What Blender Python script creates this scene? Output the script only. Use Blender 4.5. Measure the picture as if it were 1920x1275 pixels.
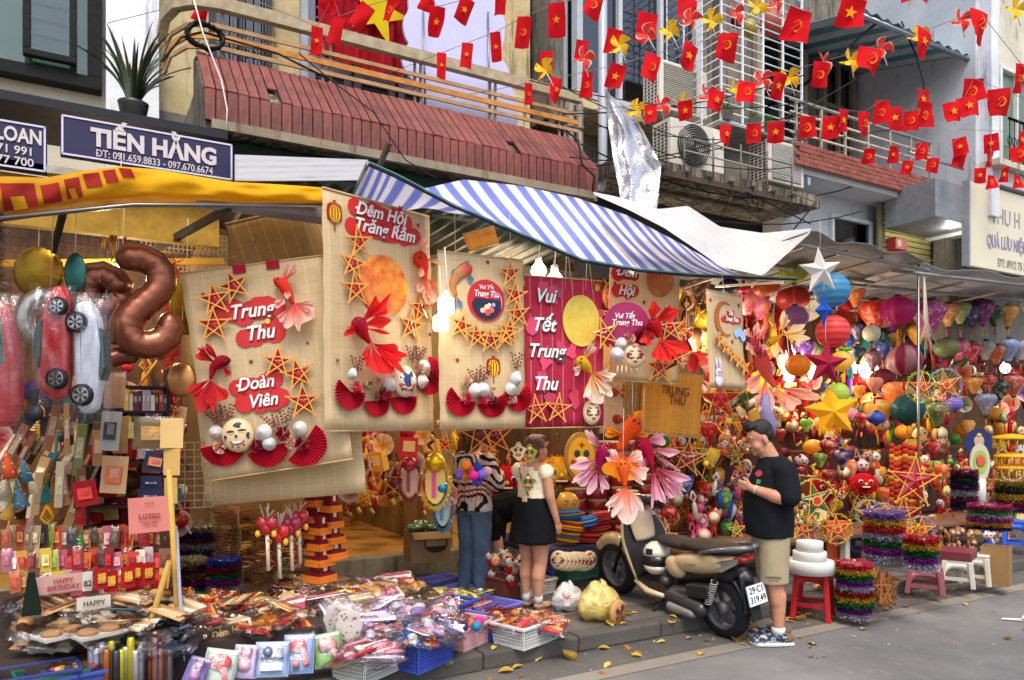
import bpy,bmesh,math,random
from mathutils import Vector,Matrix,Euler,noise
for _o in list(bpy.data.objects):bpy.data.objects.remove(_o)
SC=bpy.context.scene
COL=SC.collection
RND=random.Random(11)
rr=RND.uniform
pi=math.pi
sin,cos=math.sin,math.cos
rad=math.radians
FPX,CX,HY,CAMH=1400.0,960.0,795.0,1.70
YAW=rad(60);CC,SS=cos(YAW),sin(YAW)
cam=bpy.data.cameras.new('camera');camo=bpy.data.objects.new('camera',cam);COL.objects.link(camo)
camo.location=(0,0,CAMH);camo.rotation_euler=(pi/2,0,YAW-pi/2)
cam.sensor_width=36;cam.lens=36*FPX/1920;cam.shift_y=(HY-637.5)/1920;cam.clip_end=400;cam.clip_start=.05
SC.camera=camo
W=bpy.data.worlds.new('World');SC.world=W;W.use_nodes=True
nt=W.node_tree;nt.nodes.clear()
sky=nt.nodes.new('ShaderNodeTexSky');sky.sky_type='NISHITA';sky.sun_disc=False
SUN_EL,SUN_AZ=rad(58),rad(200)
sky.sun_elevation=SUN_EL;sky.sun_rotation=SUN_AZ;sky.air_density=1.0;sky.dust_density=3.5;sky.ozone_density=1.0
bg=nt.nodes.new('ShaderNodeBackground');bg.inputs['Strength'].default_value=.15
ow=nt.nodes.new('ShaderNodeOutputWorld')
nt.links.new(sky.outputs[0],bg.inputs[0]);nt.links.new(bg.outputs[0],ow.inputs[0])
sl=bpy.data.lights.new('sun','SUN');sl.energy=1.15;sl.angle=rad(20);sl.color=(1,.955,.88)
so=bpy.data.objects.new('sun',sl);COL.objects.link(so)
_sd=Vector((sin(SUN_AZ)*cos(SUN_EL),cos(SUN_AZ)*cos(SUN_EL),sin(SUN_EL)))
so.rotation_euler=(-_sd).to_track_quat('-Z','Y').to_euler()
SC.view_settings.view_transform='Standard';SC.view_settings.look='None'
SC.view_settings.gamma=1;SC.view_settings.use_curve_mapping=False;SC.view_settings.exposure=.98
SC.cycles.max_bounces=8;SC.cycles.transparent_max_bounces=24;SC.cycles.use_denoising=True
SC.cycles.sample_clamp_indirect=4
def ray(px,py):
 a=(px-CX)/FPX;b=(HY-py)/FPX
 return Vector((CC+SS*a,SS-CC*a,b))
def PV(px,py,v):
 d=ray(px,py);return Vector((0,0,CAMH))+d*(v/d.y)
def PZ(px,py,z=0.):
 d=ray(px,py);return Vector((0,0,CAMH))+d*((z-CAMH)/d.z)
def PY(px,py,Y):return Vector((0,0,CAMH))+ray(px,py)*Y
def mpp(p):return(p.x*CC+p.y*SS)/FPX
CAMYAW=YAW-pi/2
def lin(c):return c/12.92 if c<=.04045 else((c+.055)/1.055)**2.4
def H(s):
 s=s.lstrip('#');return tuple(lin(int(s[i:i+2],16)/255) for i in(0,2,4))
def mixc(a,b,t):return tuple(a[i]*(1-t)+b[i]*t for i in range(3))
def jit(c,k=.12):
 f=1+rr(-k,k);return tuple(max(0,min(1,x*f*(1+rr(-k,k)*.4))) for x in c)
MATS={}
FIN={'matte':(.8,0,.3,0,40,.15,7,.22,0),'gloss':(.28,0,.5,0,8,.05,3,.08,.3),'plastic':(.42,0,.5,0,30,.04,5,.14,0),'metal':(.35,1,.5,0,20,.08,9,.25,0),'dullmetal':(.6,.5,.5,0,25,.15,9,.35,0),'foil':(.32,.8,.5,0,14,.3,6,.1,0),'crinkle':(.14,.35,.7,0,26,.9,14,.25,.5),'cloth':(.85,0,.2,.38,60,.12,9,.16,0),'silk':(.5,0,.4,.42,30,.1,6,.12,.1),'silkp':(.45,0,.4,.4,30,.1,6,.12,.15),'paper':(.75,0,.25,.22,30,.08,6,.1,0),'fin':(.7,0,.3,.5,50,.2,8,.1,0),'skin':(.5,0,.4,0,60,.06,9,.1,0),'tinsel':(.3,.3,.7,.15,20,.2,30,.3,.4),'rubber':(.7,0,.3,0,60,.2,20,.25,0),'rust':(.85,.1,.3,0,40,.4,10,.6,0),'print':(.5,0,.4,0,10,.02,4,.08,0),'hair':(.55,0,.4,0,120,.6,40,.35,0),'fur':(.95,0,.1,.15,90,.9,30,.4,0),'knit':(.92,0,.12,0,160,.2,14,.16,0),'wood':(.6,0,.35,0,30,.2,8,.3,0),'foam':(.85,0,.25,.1,90,.25,20,.06,0),'glassy':(.05,0,.9,0,3,.05,2,.3,.6)}
def N(nt,t,**kw):
 n=nt.nodes.new('ShaderNode'+t)
 for k,v in kw.items():setattr(n,k,v)
 return n
def L(nt,a,b):nt.links.new(a,b)
def newmat(name):
 m=bpy.data.materials.new(name);m.use_nodes=True;m.node_tree.nodes.clear()
 t=m.node_tree;o=N(t,'OutputMaterial');return m,t,o
def mulcol(t,a,fac_out,lo,hi):
 mr=N(t,'MapRange');mr.inputs[3].default_value=lo;mr.inputs[4].default_value=hi;mr.clamp=False
 L(t,fac_out,mr.inputs[0])
 mx=N(t,'VectorMath',operation='SCALE');L(t,a,mx.inputs[0]);L(t,mr.outputs[0],mx.inputs['Scale']);return mx.outputs[0]
def coord(t,sx=1,sy=1,sz=1,kind='Object'):
 tc=N(t,'TexCoord');mp=N(t,'Mapping');mp.inputs['Scale'].default_value=(sx,sy,sz);L(t,tc.outputs[kind],mp.inputs[0]);return mp.outputs[0]
def noisen(t,co,scale,detail=4,rough=.55):
 n=N(t,'TexNoise');n.inputs['Scale'].default_value=scale;n.inputs['Detail'].default_value=detail;n.inputs['Roughness'].default_value=rough
 if co is not None:L(t,co,n.inputs['Vector'])
 return n
def ramp(t,fac,stops):
 r=N(t,'ValToRGB');e=r.color_ramp.elements
 while len(e)<len(stops):e.new(.5)
 for i,(p,c) in enumerate(stops):e[i].position=p;e[i].color=(*c,1) if len(c)==3 else c
 L(t,fac,r.inputs[0]);return r.outputs[0]
def mixn(t,fac,a,b,bt='MIX'):
 m=N(t,'Mix',data_type='RGBA',blend_type=bt)
 for k,v in((0,fac),(6,a),(7,b)):
  if hasattr(v,'links') or hasattr(v,'is_linked'):L(t,v,m.inputs[k])
  else:m.inputs[k].default_value=v if k==0 else(*v,1)
 return m.outputs[2]
def MAT(fin):
 if fin in MATS:return MATS[fin]
 if fin in SPECIAL:MATS[fin]=m=SPECIAL[fin]();return m
 ro,me,sp,tr,bs,bst,ns,na,coat=FIN[fin]
 m,t,o=newmat('coloured_'+fin)
 at=N(t,'Attribute',attribute_name='Col');co=coord(t)
 nz=noisen(t,co,ns,5,.6)
 c=mulcol(t,at.outputs[0],nz.outputs[0],1-na,1+na)
 oi=N(t,'ObjectInfo');c=mulcol(t,c,oi.outputs['Random'],.9,1.08)
 if fin=='silkp':
  n2=noisen(t,co,16,3,.6);oi2=N(t,'ObjectInfo');va=N(t,'VectorMath',operation='ADD');L(t,co,va.inputs[0]);L(t,oi2.outputs['Random'],va.inputs[1]);L(t,va.outputs[0],n2.inputs['Vector'])
  f1=ramp(t,n2.outputs[0],[(.5,(0,0,0)),(.6,(.5,.5,.5))]);c=mixn(t,f1,c,H('e8c9a8'))
  v=N(t,'TexVoronoi');v.inputs['Scale'].default_value=22;L(t,va.outputs[0],v.inputs['Vector'])
  f2=ramp(t,v.outputs[0],[(.22,(.6,.6,.6)),(.3,(0,0,0))]);hs=N(t,'HueSaturation');hs.inputs['Hue'].default_value=.62;hs.inputs['Value'].default_value=.6;L(t,at.outputs[0],hs.inputs['Color'])
  c=mixn(t,f2,c,hs.outputs[0])
 p=N(t,'BsdfPrincipled');L(t,c,p.inputs['Base Color'])
 mr=N(t,'MapRange');mr.inputs[3].default_value=max(.02,ro-.12);mr.inputs[4].default_value=min(1,ro+.12);n3=noisen(t,co,ns*3,3);L(t,n3.outputs[0],mr.inputs[0]);L(t,mr.outputs[0],p.inputs['Roughness'])
 p.inputs['Metallic'].default_value=me;p.inputs['Specular IOR Level'].default_value=sp;p.inputs['Coat Weight'].default_value=coat;p.inputs['Coat Roughness'].default_value=.12
 if fin=='skin':
  p.inputs['Subsurface Weight'].default_value=.12;p.inputs['Subsurface Radius'].default_value=(.012,.005,.003);p.inputs['Subsurface Scale'].default_value=.6
 b=N(t,'Bump');b.inputs['Strength'].default_value=bst;b.inputs['Distance'].default_value=.012
 nb=noisen(t,co,bs,4,.6);L(t,nb.outputs[0],b.inputs['Height']);L(t,b.outputs[0],p.inputs['Normal'])
 out=p.outputs[0]
 if tr:
  tl=N(t,'BsdfTranslucent');L(t,c,tl.inputs[0]);ms=N(t,'MixShader');ms.inputs[0].default_value=tr
  L(t,p.outputs[0],ms.inputs[1]);L(t,tl.outputs[0],ms.inputs[2]);out=ms.outputs[0]
 L(t,out,o.inputs[0]);MATS[fin]=m;return m
def m_clear(tint=(1,1,1),lo=.06,hi=.75,rough=.08,bs=9,bst=.9,milk=.0):
 def f():
  m,t,o=newmat('clear_plastic');co=coord(t)
  b=N(t,'Bump');b.inputs['Strength'].default_value=bst;b.inputs['Distance'].default_value=.03
  nb=noisen(t,co,bs,5,.65);L(t,nb.outputs[0],b.inputs['Height'])
  tr=N(t,'BsdfTransparent');tr.inputs[0].default_value=(*tint,1)
  gl=N(t,'BsdfGlossy');gl.inputs['Roughness'].default_value=rough;L(t,b.outputs[0],gl.inputs['Normal'])
  lw=N(t,'LayerWeight');lw.inputs[0].default_value=.35;L(t,b.outputs[0],lw.inputs['Normal'])
  mr=N(t,'MapRange');mr.inputs[3].default_value=lo;mr.inputs[4].default_value=hi;L(t,lw.outputs['Fresnel'],mr.inputs[0])
  ms=N(t,'MixShader');L(t,mr.outputs[0],ms.inputs[0]);L(t,tr.outputs[0],ms.inputs[1]);L(t,gl.outputs[0],ms.inputs[2])
  out=ms.outputs[0]
  if milk:
   df=N(t,'BsdfPrincipled');df.inputs['Base Color'].default_value=(*tint,1);df.inputs['Roughness'].default_value=.25;L(t,b.outputs[0],df.inputs['Normal'])
   m2=N(t,'MixShader');m2.inputs[0].default_value=milk;L(t,out,m2.inputs[1]);L(t,df.outputs[0],m2.inputs[2]);out=m2.outputs[0]
  L(t,out,o.inputs[0]);return m
 return f
def m_emit(col,st):
 def f():
  m,t,o=newmat('lamp_light');e=N(t,'Emission');e.inputs[0].default_value=(*col,1);e.inputs[1].default_value=st;L(t,e.outputs[0],o.inputs[0]);return m
 return f
def m_bamboo(c1,c2,c3,tr=.25):
 def f():
  m,t,o=newmat('split_bamboo_matting');co=coord(t,3,3,190);n=noisen(t,co,1,4,.6)
  c=ramp(t,n.outputs[0],[(.28,c2),(.45,c1),(.62,c1),(.8,c3)])
  n2=noisen(t,coord(t,1.2,1,1),2.2,4);c=mulcol(t,c,n2.outputs[0],.8,1.2)
  w=N(t,'TexWave',wave_type='BANDS',bands_direction='X');w.inputs['Scale'].default_value=3.2;w.inputs['Distortion'].default_value=.15;L(t,coord(t),w.inputs['Vector'])
  f=ramp(t,w.outputs[0],[(.965,(0,0,0)),(.99,(.22,.22,.22))]);c=mixn(t,f,c,H('efe3c4'))
  p=N(t,'BsdfPrincipled');L(t,c,p.inputs['Base Color']);p.inputs['Roughness'].default_value=.72
  b=N(t,'Bump');b.inputs['Strength'].default_value=.5;b.inputs['Distance'].default_value=.004;L(t,n.outputs[0],b.inputs['Height']);L(t,b.outputs[0],p.inputs['Normal'])
  tl=N(t,'BsdfTranslucent');L(t,c,tl.inputs[0]);ms=N(t,'MixShader');ms.inputs[0].default_value=tr
  L(t,p.outputs[0],ms.inputs[1]);L(t,tl.outputs[0],ms.inputs[2]);L(t,ms.outputs[0],o.inputs[0]);return m
 return f
def m_stain(c1,c2,c3,scale=1.5,rough=.9,bump=.4,drip=1.,amt=.58):
 def f():
  m,t,o=newmat('weathered_surface');co=coord(t)
  n=noisen(t,co,scale,8,.65);n2=noisen(t,coord(t,5,5,.7),scale*drip,6,.65)
  c=ramp(t,n.outputs[0],[(.35,c1),(.62,c2)])
  fz=ramp(t,n2.outputs[0],[(amt,(0,0,0)),(amt+.14,(.85,.85,.85))]);c=mixn(t,fz,c,c3)
  n3=noisen(t,co,45,4,.7);c=mulcol(t,c,n3.outputs[0],.8,1.2);oi=N(t,'ObjectInfo');c=mulcol(t,c,oi.outputs['Random'],.8,1.16)
  p=N(t,'BsdfPrincipled');L(t,c,p.inputs['Base Color']);p.inputs['Roughness'].default_value=rough
  b=N(t,'Bump');b.inputs['Strength'].default_value=bump;b.inputs['Distance'].default_value=.01;L(t,n3.outputs[0],b.inputs['Height']);L(t,b.outputs[0],p.inputs['Normal'])
  L(t,p.outputs[0],o.inputs[0]);return m
 return f
def m_asphalt(c1,c2,patch,fine=220,rough=.88):
 def f():
  m,t,o=newmat('ground_surface');co=coord(t)
  n=noisen(t,co,.7,6,.6);n2=noisen(t,co,fine,3,.7);n4=noisen(t,co,6,6,.7)
  c=ramp(t,n.outputs[0],[(.3,c1),(.7,c2)]);c=mulcol(t,c,n2.outputs[0],.5,1.5);oi=N(t,'ObjectInfo');c=mulcol(t,c,oi.outputs['Random'],.86,1.14);n5=noisen(t,co,.28,5,.7);c=mulcol(t,c,ramp(t,n5.outputs[0],[(.42,(.72,.72,.72)),(.58,(1.06,1.06,1.06))]),0,1)
  fz=ramp(t,n4.outputs[0],[(.55,(0,0,0)),(.75,(.5,.5,.5))]);c=mixn(t,fz,c,patch)
  p=N(t,'BsdfPrincipled');L(t,c,p.inputs['Base Color']);p.inputs['Specular IOR Level'].default_value=.35
  mr=N(t,'MapRange');mr.inputs[3].default_value=rough-.25;mr.inputs[4].default_value=rough+.1;L(t,n4.outputs[0],mr.inputs[0]);L(t,mr.outputs[0],p.inputs['Roughness'])
  b=N(t,'Bump');b.inputs['Strength'].default_value=.35;b.inputs['Distance'].default_value=.004;L(t,n2.outputs[0],b.inputs['Height']);L(t,b.outputs[0],p.inputs['Normal'])
  L(t,p.outputs[0],o.inputs[0]);return m
 return f
def m_moon(c0,c1,c2,c3):
 def f():
  m,t,o=newmat('moon_print');co=coord(t);n=noisen(t,co,7,8,.62);n2=noisen(t,co,2.6,3,.6)
  c=ramp(t,n.outputs[0],[(.3,c0),(.45,c1),(.6,c2),(.75,c3)]);d=ramp(t,n2.outputs[0],[(.42,(0,0,0)),(.68,(.7,.7,.7))]);c=mixn(t,d,c,c0)
  p=N(t,'BsdfPrincipled');L(t,c,p.inputs['Base Color']);p.inputs['Roughness'].default_value=.5;L(t,p.outputs[0],o.inputs[0]);return m
 return f
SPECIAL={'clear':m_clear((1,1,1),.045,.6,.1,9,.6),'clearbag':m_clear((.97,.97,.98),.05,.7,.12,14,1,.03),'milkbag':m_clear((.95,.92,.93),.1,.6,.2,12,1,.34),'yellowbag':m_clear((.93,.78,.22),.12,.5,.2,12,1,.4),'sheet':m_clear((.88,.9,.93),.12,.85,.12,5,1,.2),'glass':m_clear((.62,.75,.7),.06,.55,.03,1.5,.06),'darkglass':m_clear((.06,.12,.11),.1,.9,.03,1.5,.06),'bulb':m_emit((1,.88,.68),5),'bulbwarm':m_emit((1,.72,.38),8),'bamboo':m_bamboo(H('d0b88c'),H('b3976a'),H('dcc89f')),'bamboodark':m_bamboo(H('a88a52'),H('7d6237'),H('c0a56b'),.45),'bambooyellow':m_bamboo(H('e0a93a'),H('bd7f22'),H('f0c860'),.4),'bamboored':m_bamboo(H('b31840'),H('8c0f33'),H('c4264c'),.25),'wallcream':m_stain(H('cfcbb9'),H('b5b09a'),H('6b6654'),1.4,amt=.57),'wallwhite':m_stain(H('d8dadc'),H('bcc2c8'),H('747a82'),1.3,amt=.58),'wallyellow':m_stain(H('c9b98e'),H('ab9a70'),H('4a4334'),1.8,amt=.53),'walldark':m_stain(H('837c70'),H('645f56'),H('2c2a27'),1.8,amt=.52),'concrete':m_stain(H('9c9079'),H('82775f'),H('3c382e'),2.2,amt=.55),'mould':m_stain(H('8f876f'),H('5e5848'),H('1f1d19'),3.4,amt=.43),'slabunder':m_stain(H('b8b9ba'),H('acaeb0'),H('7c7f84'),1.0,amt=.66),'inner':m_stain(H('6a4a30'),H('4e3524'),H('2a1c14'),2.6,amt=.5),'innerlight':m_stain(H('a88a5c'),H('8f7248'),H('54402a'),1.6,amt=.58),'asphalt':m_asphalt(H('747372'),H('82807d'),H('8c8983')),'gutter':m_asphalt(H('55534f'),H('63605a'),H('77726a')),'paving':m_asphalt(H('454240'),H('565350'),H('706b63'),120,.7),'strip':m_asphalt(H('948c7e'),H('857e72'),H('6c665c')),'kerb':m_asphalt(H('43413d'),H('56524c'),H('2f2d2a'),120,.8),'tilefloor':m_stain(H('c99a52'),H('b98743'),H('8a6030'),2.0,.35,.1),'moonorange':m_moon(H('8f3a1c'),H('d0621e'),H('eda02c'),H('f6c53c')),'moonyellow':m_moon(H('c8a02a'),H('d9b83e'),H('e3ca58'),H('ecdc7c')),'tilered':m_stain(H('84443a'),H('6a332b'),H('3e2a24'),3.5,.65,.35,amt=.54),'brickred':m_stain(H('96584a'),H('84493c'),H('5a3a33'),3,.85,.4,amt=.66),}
def RZ(a):return Matrix.Rotation(a,4,'Z')
def TR(p):return Matrix.Translation(Vector(p))
class MB:
 def __init__(s):s.v=[];s.f=[];s.c=[];s.m=[];s.sm=[]
 def add(s,vs,fs,col,mat='matte',T=None,smooth=False):
  n=len(s.v)
  vs=[Vector(p) for p in vs]
  if T is not None:vs=[T@p for p in vs]
  s.v+=vs
  if col and isinstance(col[0],(tuple,list)):s.c+=list(col)
  else:s.c+=[col]*len(vs)
  for f in fs:s.f.append([n+k for k in f]);s.m.append(mat);s.sm.append(smooth)
  return s
 def box(s,c,d,col,mat='matte',T=None,rz=0,ry=0,rx=0,top=1.):
  x,y,z=d[0]/2,d[1]/2,d[2]/2
  vs=[(-x,-y,-z),(x,-y,-z),(x,y,-z),(-x,y,-z),(-x*top,-y*top,z),(x*top,-y*top,z),(x*top,y*top,z),(-x*top,y*top,z)]
  M=TR(c)@Euler((rx,ry,rz)).to_matrix().to_4x4()
  if T is not None:M=T@M
  return s.add(vs,[(3,2,1,0),(4,5,6,7),(0,1,5,4),(1,2,6,5),(2,3,7,6),(3,0,4,7)],col,mat,M)
 def bar(s,p,q,w,h,col,mat='matte',T=None,up=(0,0,1)):
  p,q=Vector(p),Vector(q);d=q-p;ln=d.length
  if ln<1e-6:return s
  d/=ln;x=d.cross(Vector(up))
  if x.length<1e-4:x=d.cross(Vector((1,0,0)))
  x.normalize();y=x.cross(d);M=Matrix((x,d,y)).transposed().to_4x4();M.translation=(p+q)/2
  if T is not None:M=T@M
  return s.box((0,0,0),(w,ln,h),col,mat,M)
 def tube(s,pts,r,col,mat='matte',n=6,T=None,cap=True,smooth=True,closed=False):
  pts=[Vector(p) for p in pts];k=len(pts);rs=r if isinstance(r,(list,tuple)) else[r]*k
  vs,up=[],None
  for i,p in enumerate(pts):
   a=pts[(i+1)%k] if closed or i<k-1 else p;b=pts[i-1] if closed or i else p
   d=(a-b);d=d.normalized() if d.length>1e-9 else Vector((0,0,1))
   if up is None:up=d.orthogonal().normalized()
   x=up-d*up.dot(d);x=x.normalized() if x.length>1e-6 else d.orthogonal().normalized();up=x;y=d.cross(x)
   for j in range(n):t=2*pi*j/n;vs.append(p+(x*cos(t)+y*sin(t))*rs[i])
  fs=[]
  for i in range(k if closed else k-1):
   for j in range(n):a,b=i*n+j,i*n+(j+1)%n;c,d=((i+1)%k)*n+(j+1)%n,((i+1)%k)*n+j;fs.append((a,b,c,d))
  if cap and not closed:fs+=[tuple(range(n-1,-1,-1)),tuple((k-1)*n+j for j in range(n))]
  cc=col
  if col and isinstance(col[0],(tuple,list)):cc=[c for c in col for _ in range(n)]
  return s.add(vs,fs,cc,mat,T,smooth)
 def lathe(s,prof,col,mat='matte',n=16,T=None,smooth=True,lobes=0,amp=0.,sx=1,sy=1,cols=None,caps=True):
  vs,cs=[],[]
  for i,(r,z) in enumerate(prof):
   for j in range(n):
    t=2*pi*j/n;q=r*(1+(amp*(abs(cos(t*lobes/2))-.6) if lobes else 0));vs.append((q*cos(t)*sx,q*sin(t)*sy,z))
    cs.append(cols(i,j) if cols else col)
  fs=[(i*n+j,i*n+(j+1)%n,(i+1)*n+(j+1)%n,(i+1)*n+j) for i in range(len(prof)-1) for j in range(n)]
  if caps and prof[0][0]>1e-5:fs.append(tuple(range(n-1,-1,-1)))
  if caps and prof[-1][0]>1e-5:fs.append(tuple((len(prof)-1)*n+j for j in range(n)))
  return s.add(vs,fs,cs,mat,T,smooth)
 def ball(s,c,r,col,mat='matte',n=12,m=7,T=None,smooth=True,**kw):
  r=r if isinstance(r,(list,tuple)) else(r,r,r)
  prof=[(sin(pi*i/m),-cos(pi*i/m)) for i in range(m+1)];prof[0]=(1e-6,-1);prof[-1]=(1e-6,1)
  M=TR(c)@Matrix.Diagonal((*r,1))
  if T is not None:M=T@M
  return s.lathe(prof,col,mat,n,M,smooth,**kw)
 def prism(s,pts,d,col,mat='matte',T=None,y0=0.,bev=0.):
  n=len(pts);vs=[(x,y0,z) for x,z in pts]+[(x,y0+d,z) for x,z in pts]
  ar=sum(pts[i][0]*pts[(i+1)%n][1]-pts[(i+1)%n][0]*pts[i][1] for i in range(n))
  fr,bk=tuple(range(n)),tuple(range(2*n-1,n-1,-1));sd=[(i,i+n,(i+1)%n+n,(i+1)%n) for i in range(n)]
  if ar<0:fr,bk,sd=fr[::-1],bk[::-1],[q[::-1] for q in sd]
  return s.add(vs,[fr,bk]+sd,col,mat,T)
 def grid(s,fn,nu,nv,col,mat='matte',T=None,smooth=True,cols=None,wrap=False):
  vs,cs=[],[]
  for j in range(nv+1):
   for i in range(nu+1):
    vs.append(fn(i/nu,j/nv));cs.append(cols(i/nu,j/nv) if cols else col)
  fs=[(j*(nu+1)+i,j*(nu+1)+i+1,(j+1)*(nu+1)+i+1,(j+1)*(nu+1)+i) for j in range(nv) for i in range(nu)]
  return s.add(vs,fs,cs,mat,T,smooth)
 def text(s,txt,h,col,mat='print',T=None,bold=0.,ext=.001,shear=0.,sx=1.,align='CENTER',space=1.,lsp=1.):
  dbar=txt[:1]=='Đ';txt=txt.replace('Đ','D')
  cu=bpy.data.curves.new('lettering','FONT');cu.body=txt;cu.size=h/.72;cu.extrude=ext;cu.offset=bold*h;cu.shear=shear;cu.align_x=align;cu.align_y='CENTER';cu.resolution_u=3;cu.space_character=space;cu.space_line=lsp
  o=bpy.data.objects.new('lettering',cu);me=evalmesh(o)
  vs=[(q.co.x*sx,-q.co.z,q.co.y) for q in me.vertices];fs=[tuple(p.vertices) for p in me.polygons]
  bpy.data.objects.remove(o);bpy.data.curves.remove(cu);bpy.data.meshes.remove(me)
  if dbar:
   x0=min(v[0] for v in vs);s.box((x0+.1*h+bold*h,0,0),(.42*h*sx,2*ext+.001,.13*h+bold*h*1.4),col,mat,T)
  return s.add(vs,fs,col,mat,T)
 def mesh(s,name):
  me=bpy.data.meshes.new(name);me.from_pydata(s.v,[],s.f)
  names=[]
  for q in s.m:
   if q not in names:names.append(q)
  for q in names:me.materials.append(MAT(q))
  ix={q:i for i,q in enumerate(names)}
  me.polygons.foreach_set('material_index',[ix[q] for q in s.m]);me.polygons.foreach_set('use_smooth',s.sm)
  at=me.attributes.new('Col','FLOAT_COLOR','POINT');at.data.foreach_set('color',[x for c in s.c for x in(c[0],c[1],c[2],1.)])
  me.update();return me
 def obj(s,name,parent=None,loc=None,rz=0,bevel=0,sub=0,solid=0,rot=None):
  o=bpy.data.objects.new(name,s.mesh(name));COL.objects.link(o)
  if parent is not None:o.parent=parent
  if loc is not None:o.location=loc
  o.rotation_euler=rot if rot else(0,0,rz)
  if bevel:
   b=o.modifiers.new('bevel','BEVEL');b.width=bevel;b.segments=2;b.limit_method='ANGLE'
  if solid:
   b=o.modifiers.new('solid','SOLIDIFY');b.thickness=solid;b.offset=0
  if sub:
   b=o.modifiers.new('smooth','SUBSURF');b.levels=sub;b.render_levels=sub
  return o
def tag(o,label=None,cat=None,group=None,kind=None):
 for k,v in(('label',label),('category',cat),('group',group),('kind',kind)):
  if v:o[k]=v
 return o
def thing(name,label,cat,loc=(0,0,0),rz=0,group=None,rot=None):
 o=bpy.data.objects.new(name,None);COL.objects.link(o);o.location=loc;o.rotation_euler=rot or(0,0,rz);o.empty_display_size=.1
 return tag(o,label,cat,group)
TMP=bpy.data.scenes.new('workbench')
def evalmesh(o):
 TMP.collection.objects.link(o);vl=TMP.view_layers[0];vl.update();me=bpy.data.meshes.new_from_object(o.evaluated_get(vl.depsgraph));TMP.collection.objects.unlink(o);return me
def copytree(o,parent=None):
 c=o.copy();COL.objects.link(c)
 if parent is not None:c.parent=parent
 for k in list(o.children):copytree(k,c)
 return c
def star_pts(r,q=.4,a0=pi/2,n=5):return[((r if i%2==0 else r*q)*cos(a0+pi*i/n),(r if i%2==0 else r*q)*sin(a0+pi*i/n)) for i in range(2*n)]
def circ(r,n=24,cx=0,cz=0,sx=1):return[(cx+r*sx*cos(2*pi*i/n),cz+r*sin(2*pi*i/n)) for i in range(n)]
def ordn(i):return['first','second','third','fourth','fifth','sixth','seventh','eighth','ninth','tenth','eleventh','twelfth','thirteenth','fourteenth','fifteenth','sixteenth','seventeenth','eighteenth','nineteenth','twentieth'][i] if i<20 else '%dth'%(i+1)
def noi(x,y=0,z=0):return noise.noise(Vector((x,y,z)))
def cap_prim(b,p,q,r0,r1,n=12):
 p,q=Vector(p),Vector(q);d=q-p;pts,rs=[],[]
 dn=d.normalized() if d.length>1e-6 else Vector((0,0,1))
 for i in range(5):t=pi/2*(1-i/4.);pts.append(p-dn*r0*sin(t));rs.append(max(1e-4,r0*cos(t)))
 for i in range(5):t=pi/2*i/4.;pts.append(q+dn*r1*sin(t));rs.append(max(1e-4,r1*cos(t)))
 b.tube(pts,rs,(1,1,1),n=n)
def loft_prim(b,rings,n=20):
 vs,fs=[],[]
 for r in rings:
  c,a,e=Vector(r[0]),r[1],r[2];M=Matrix.Rotation(r[3] if len(r)>3 else 0,3,'Y')
  for j in range(n):t=2*pi*j/n;vs.append(c+M@Vector((a*cos(t),e*sin(t),0)))
 for i in range(len(rings)-1):
  for j in range(n):fs.append((i*n+j,i*n+(j+1)%n,(i+1)*n+(j+1)%n,(i+1)*n+j))
 fs+=[tuple(range(n-1,-1,-1)),tuple((len(rings)-1)*n+j for j in range(n))]
 b.add(vs,fs,(1,1,1),smooth=True)
def blob(name,prims,col,mat,vox=.008,parent=None,it=4,loc=None,wob=None,rz=0):
 b=MB()
 for p in prims:
  if p[0]=='c':cap_prim(b,*p[1:])
  elif p[0]=='e':
   M=TR(p[1])@(Euler(p[3]).to_matrix().to_4x4() if len(p)>3 else Matrix());b.ball((0,0,0),p[2],(1,1,1),n=16,m=10,T=M)
  elif p[0]=='l':loft_prim(b,p[1])
  elif p[0]=='b':b.box(p[1],p[2],(1,1,1),rz=p[3] if len(p)>3 else 0,ry=p[4] if len(p)>4 else 0)
 o=b.obj(name);COL.objects.unlink(o)
 m=o.modifiers.new('r','REMESH');m.mode='VOXEL';m.voxel_size=vox;m.adaptivity=0
 if it:s=o.modifiers.new('s','SMOOTH');s.factor=.5;s.iterations=it
 me=evalmesh(o);COL.objects.link(o);old=o.data;o.modifiers.clear();o.data=me;bpy.data.meshes.remove(old)
 if wob:
  for q in me.vertices:q.co+=wob(q.co,q.normal)
 me.materials.clear();me.materials.append(MAT(mat))
 me.polygons.foreach_set('use_smooth',[True]*len(me.polygons))
 a=me.attributes.get('Col')
 if a:me.attributes.remove(a)
 a=me.attributes.new('Col','FLOAT_COLOR','POINT')
 cs=[col(q.co,q.normal) if callable(col) else col for q in me.vertices]
 a.data.foreach_set('color',[x for c in cs for x in(c[0],c[1],c[2],1.)])
 me.name=name
 if parent is not None:o.parent=parent
 if loc is not None:o.location=loc
 o.rotation_euler=(0,0,rz)
 return o
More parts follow.
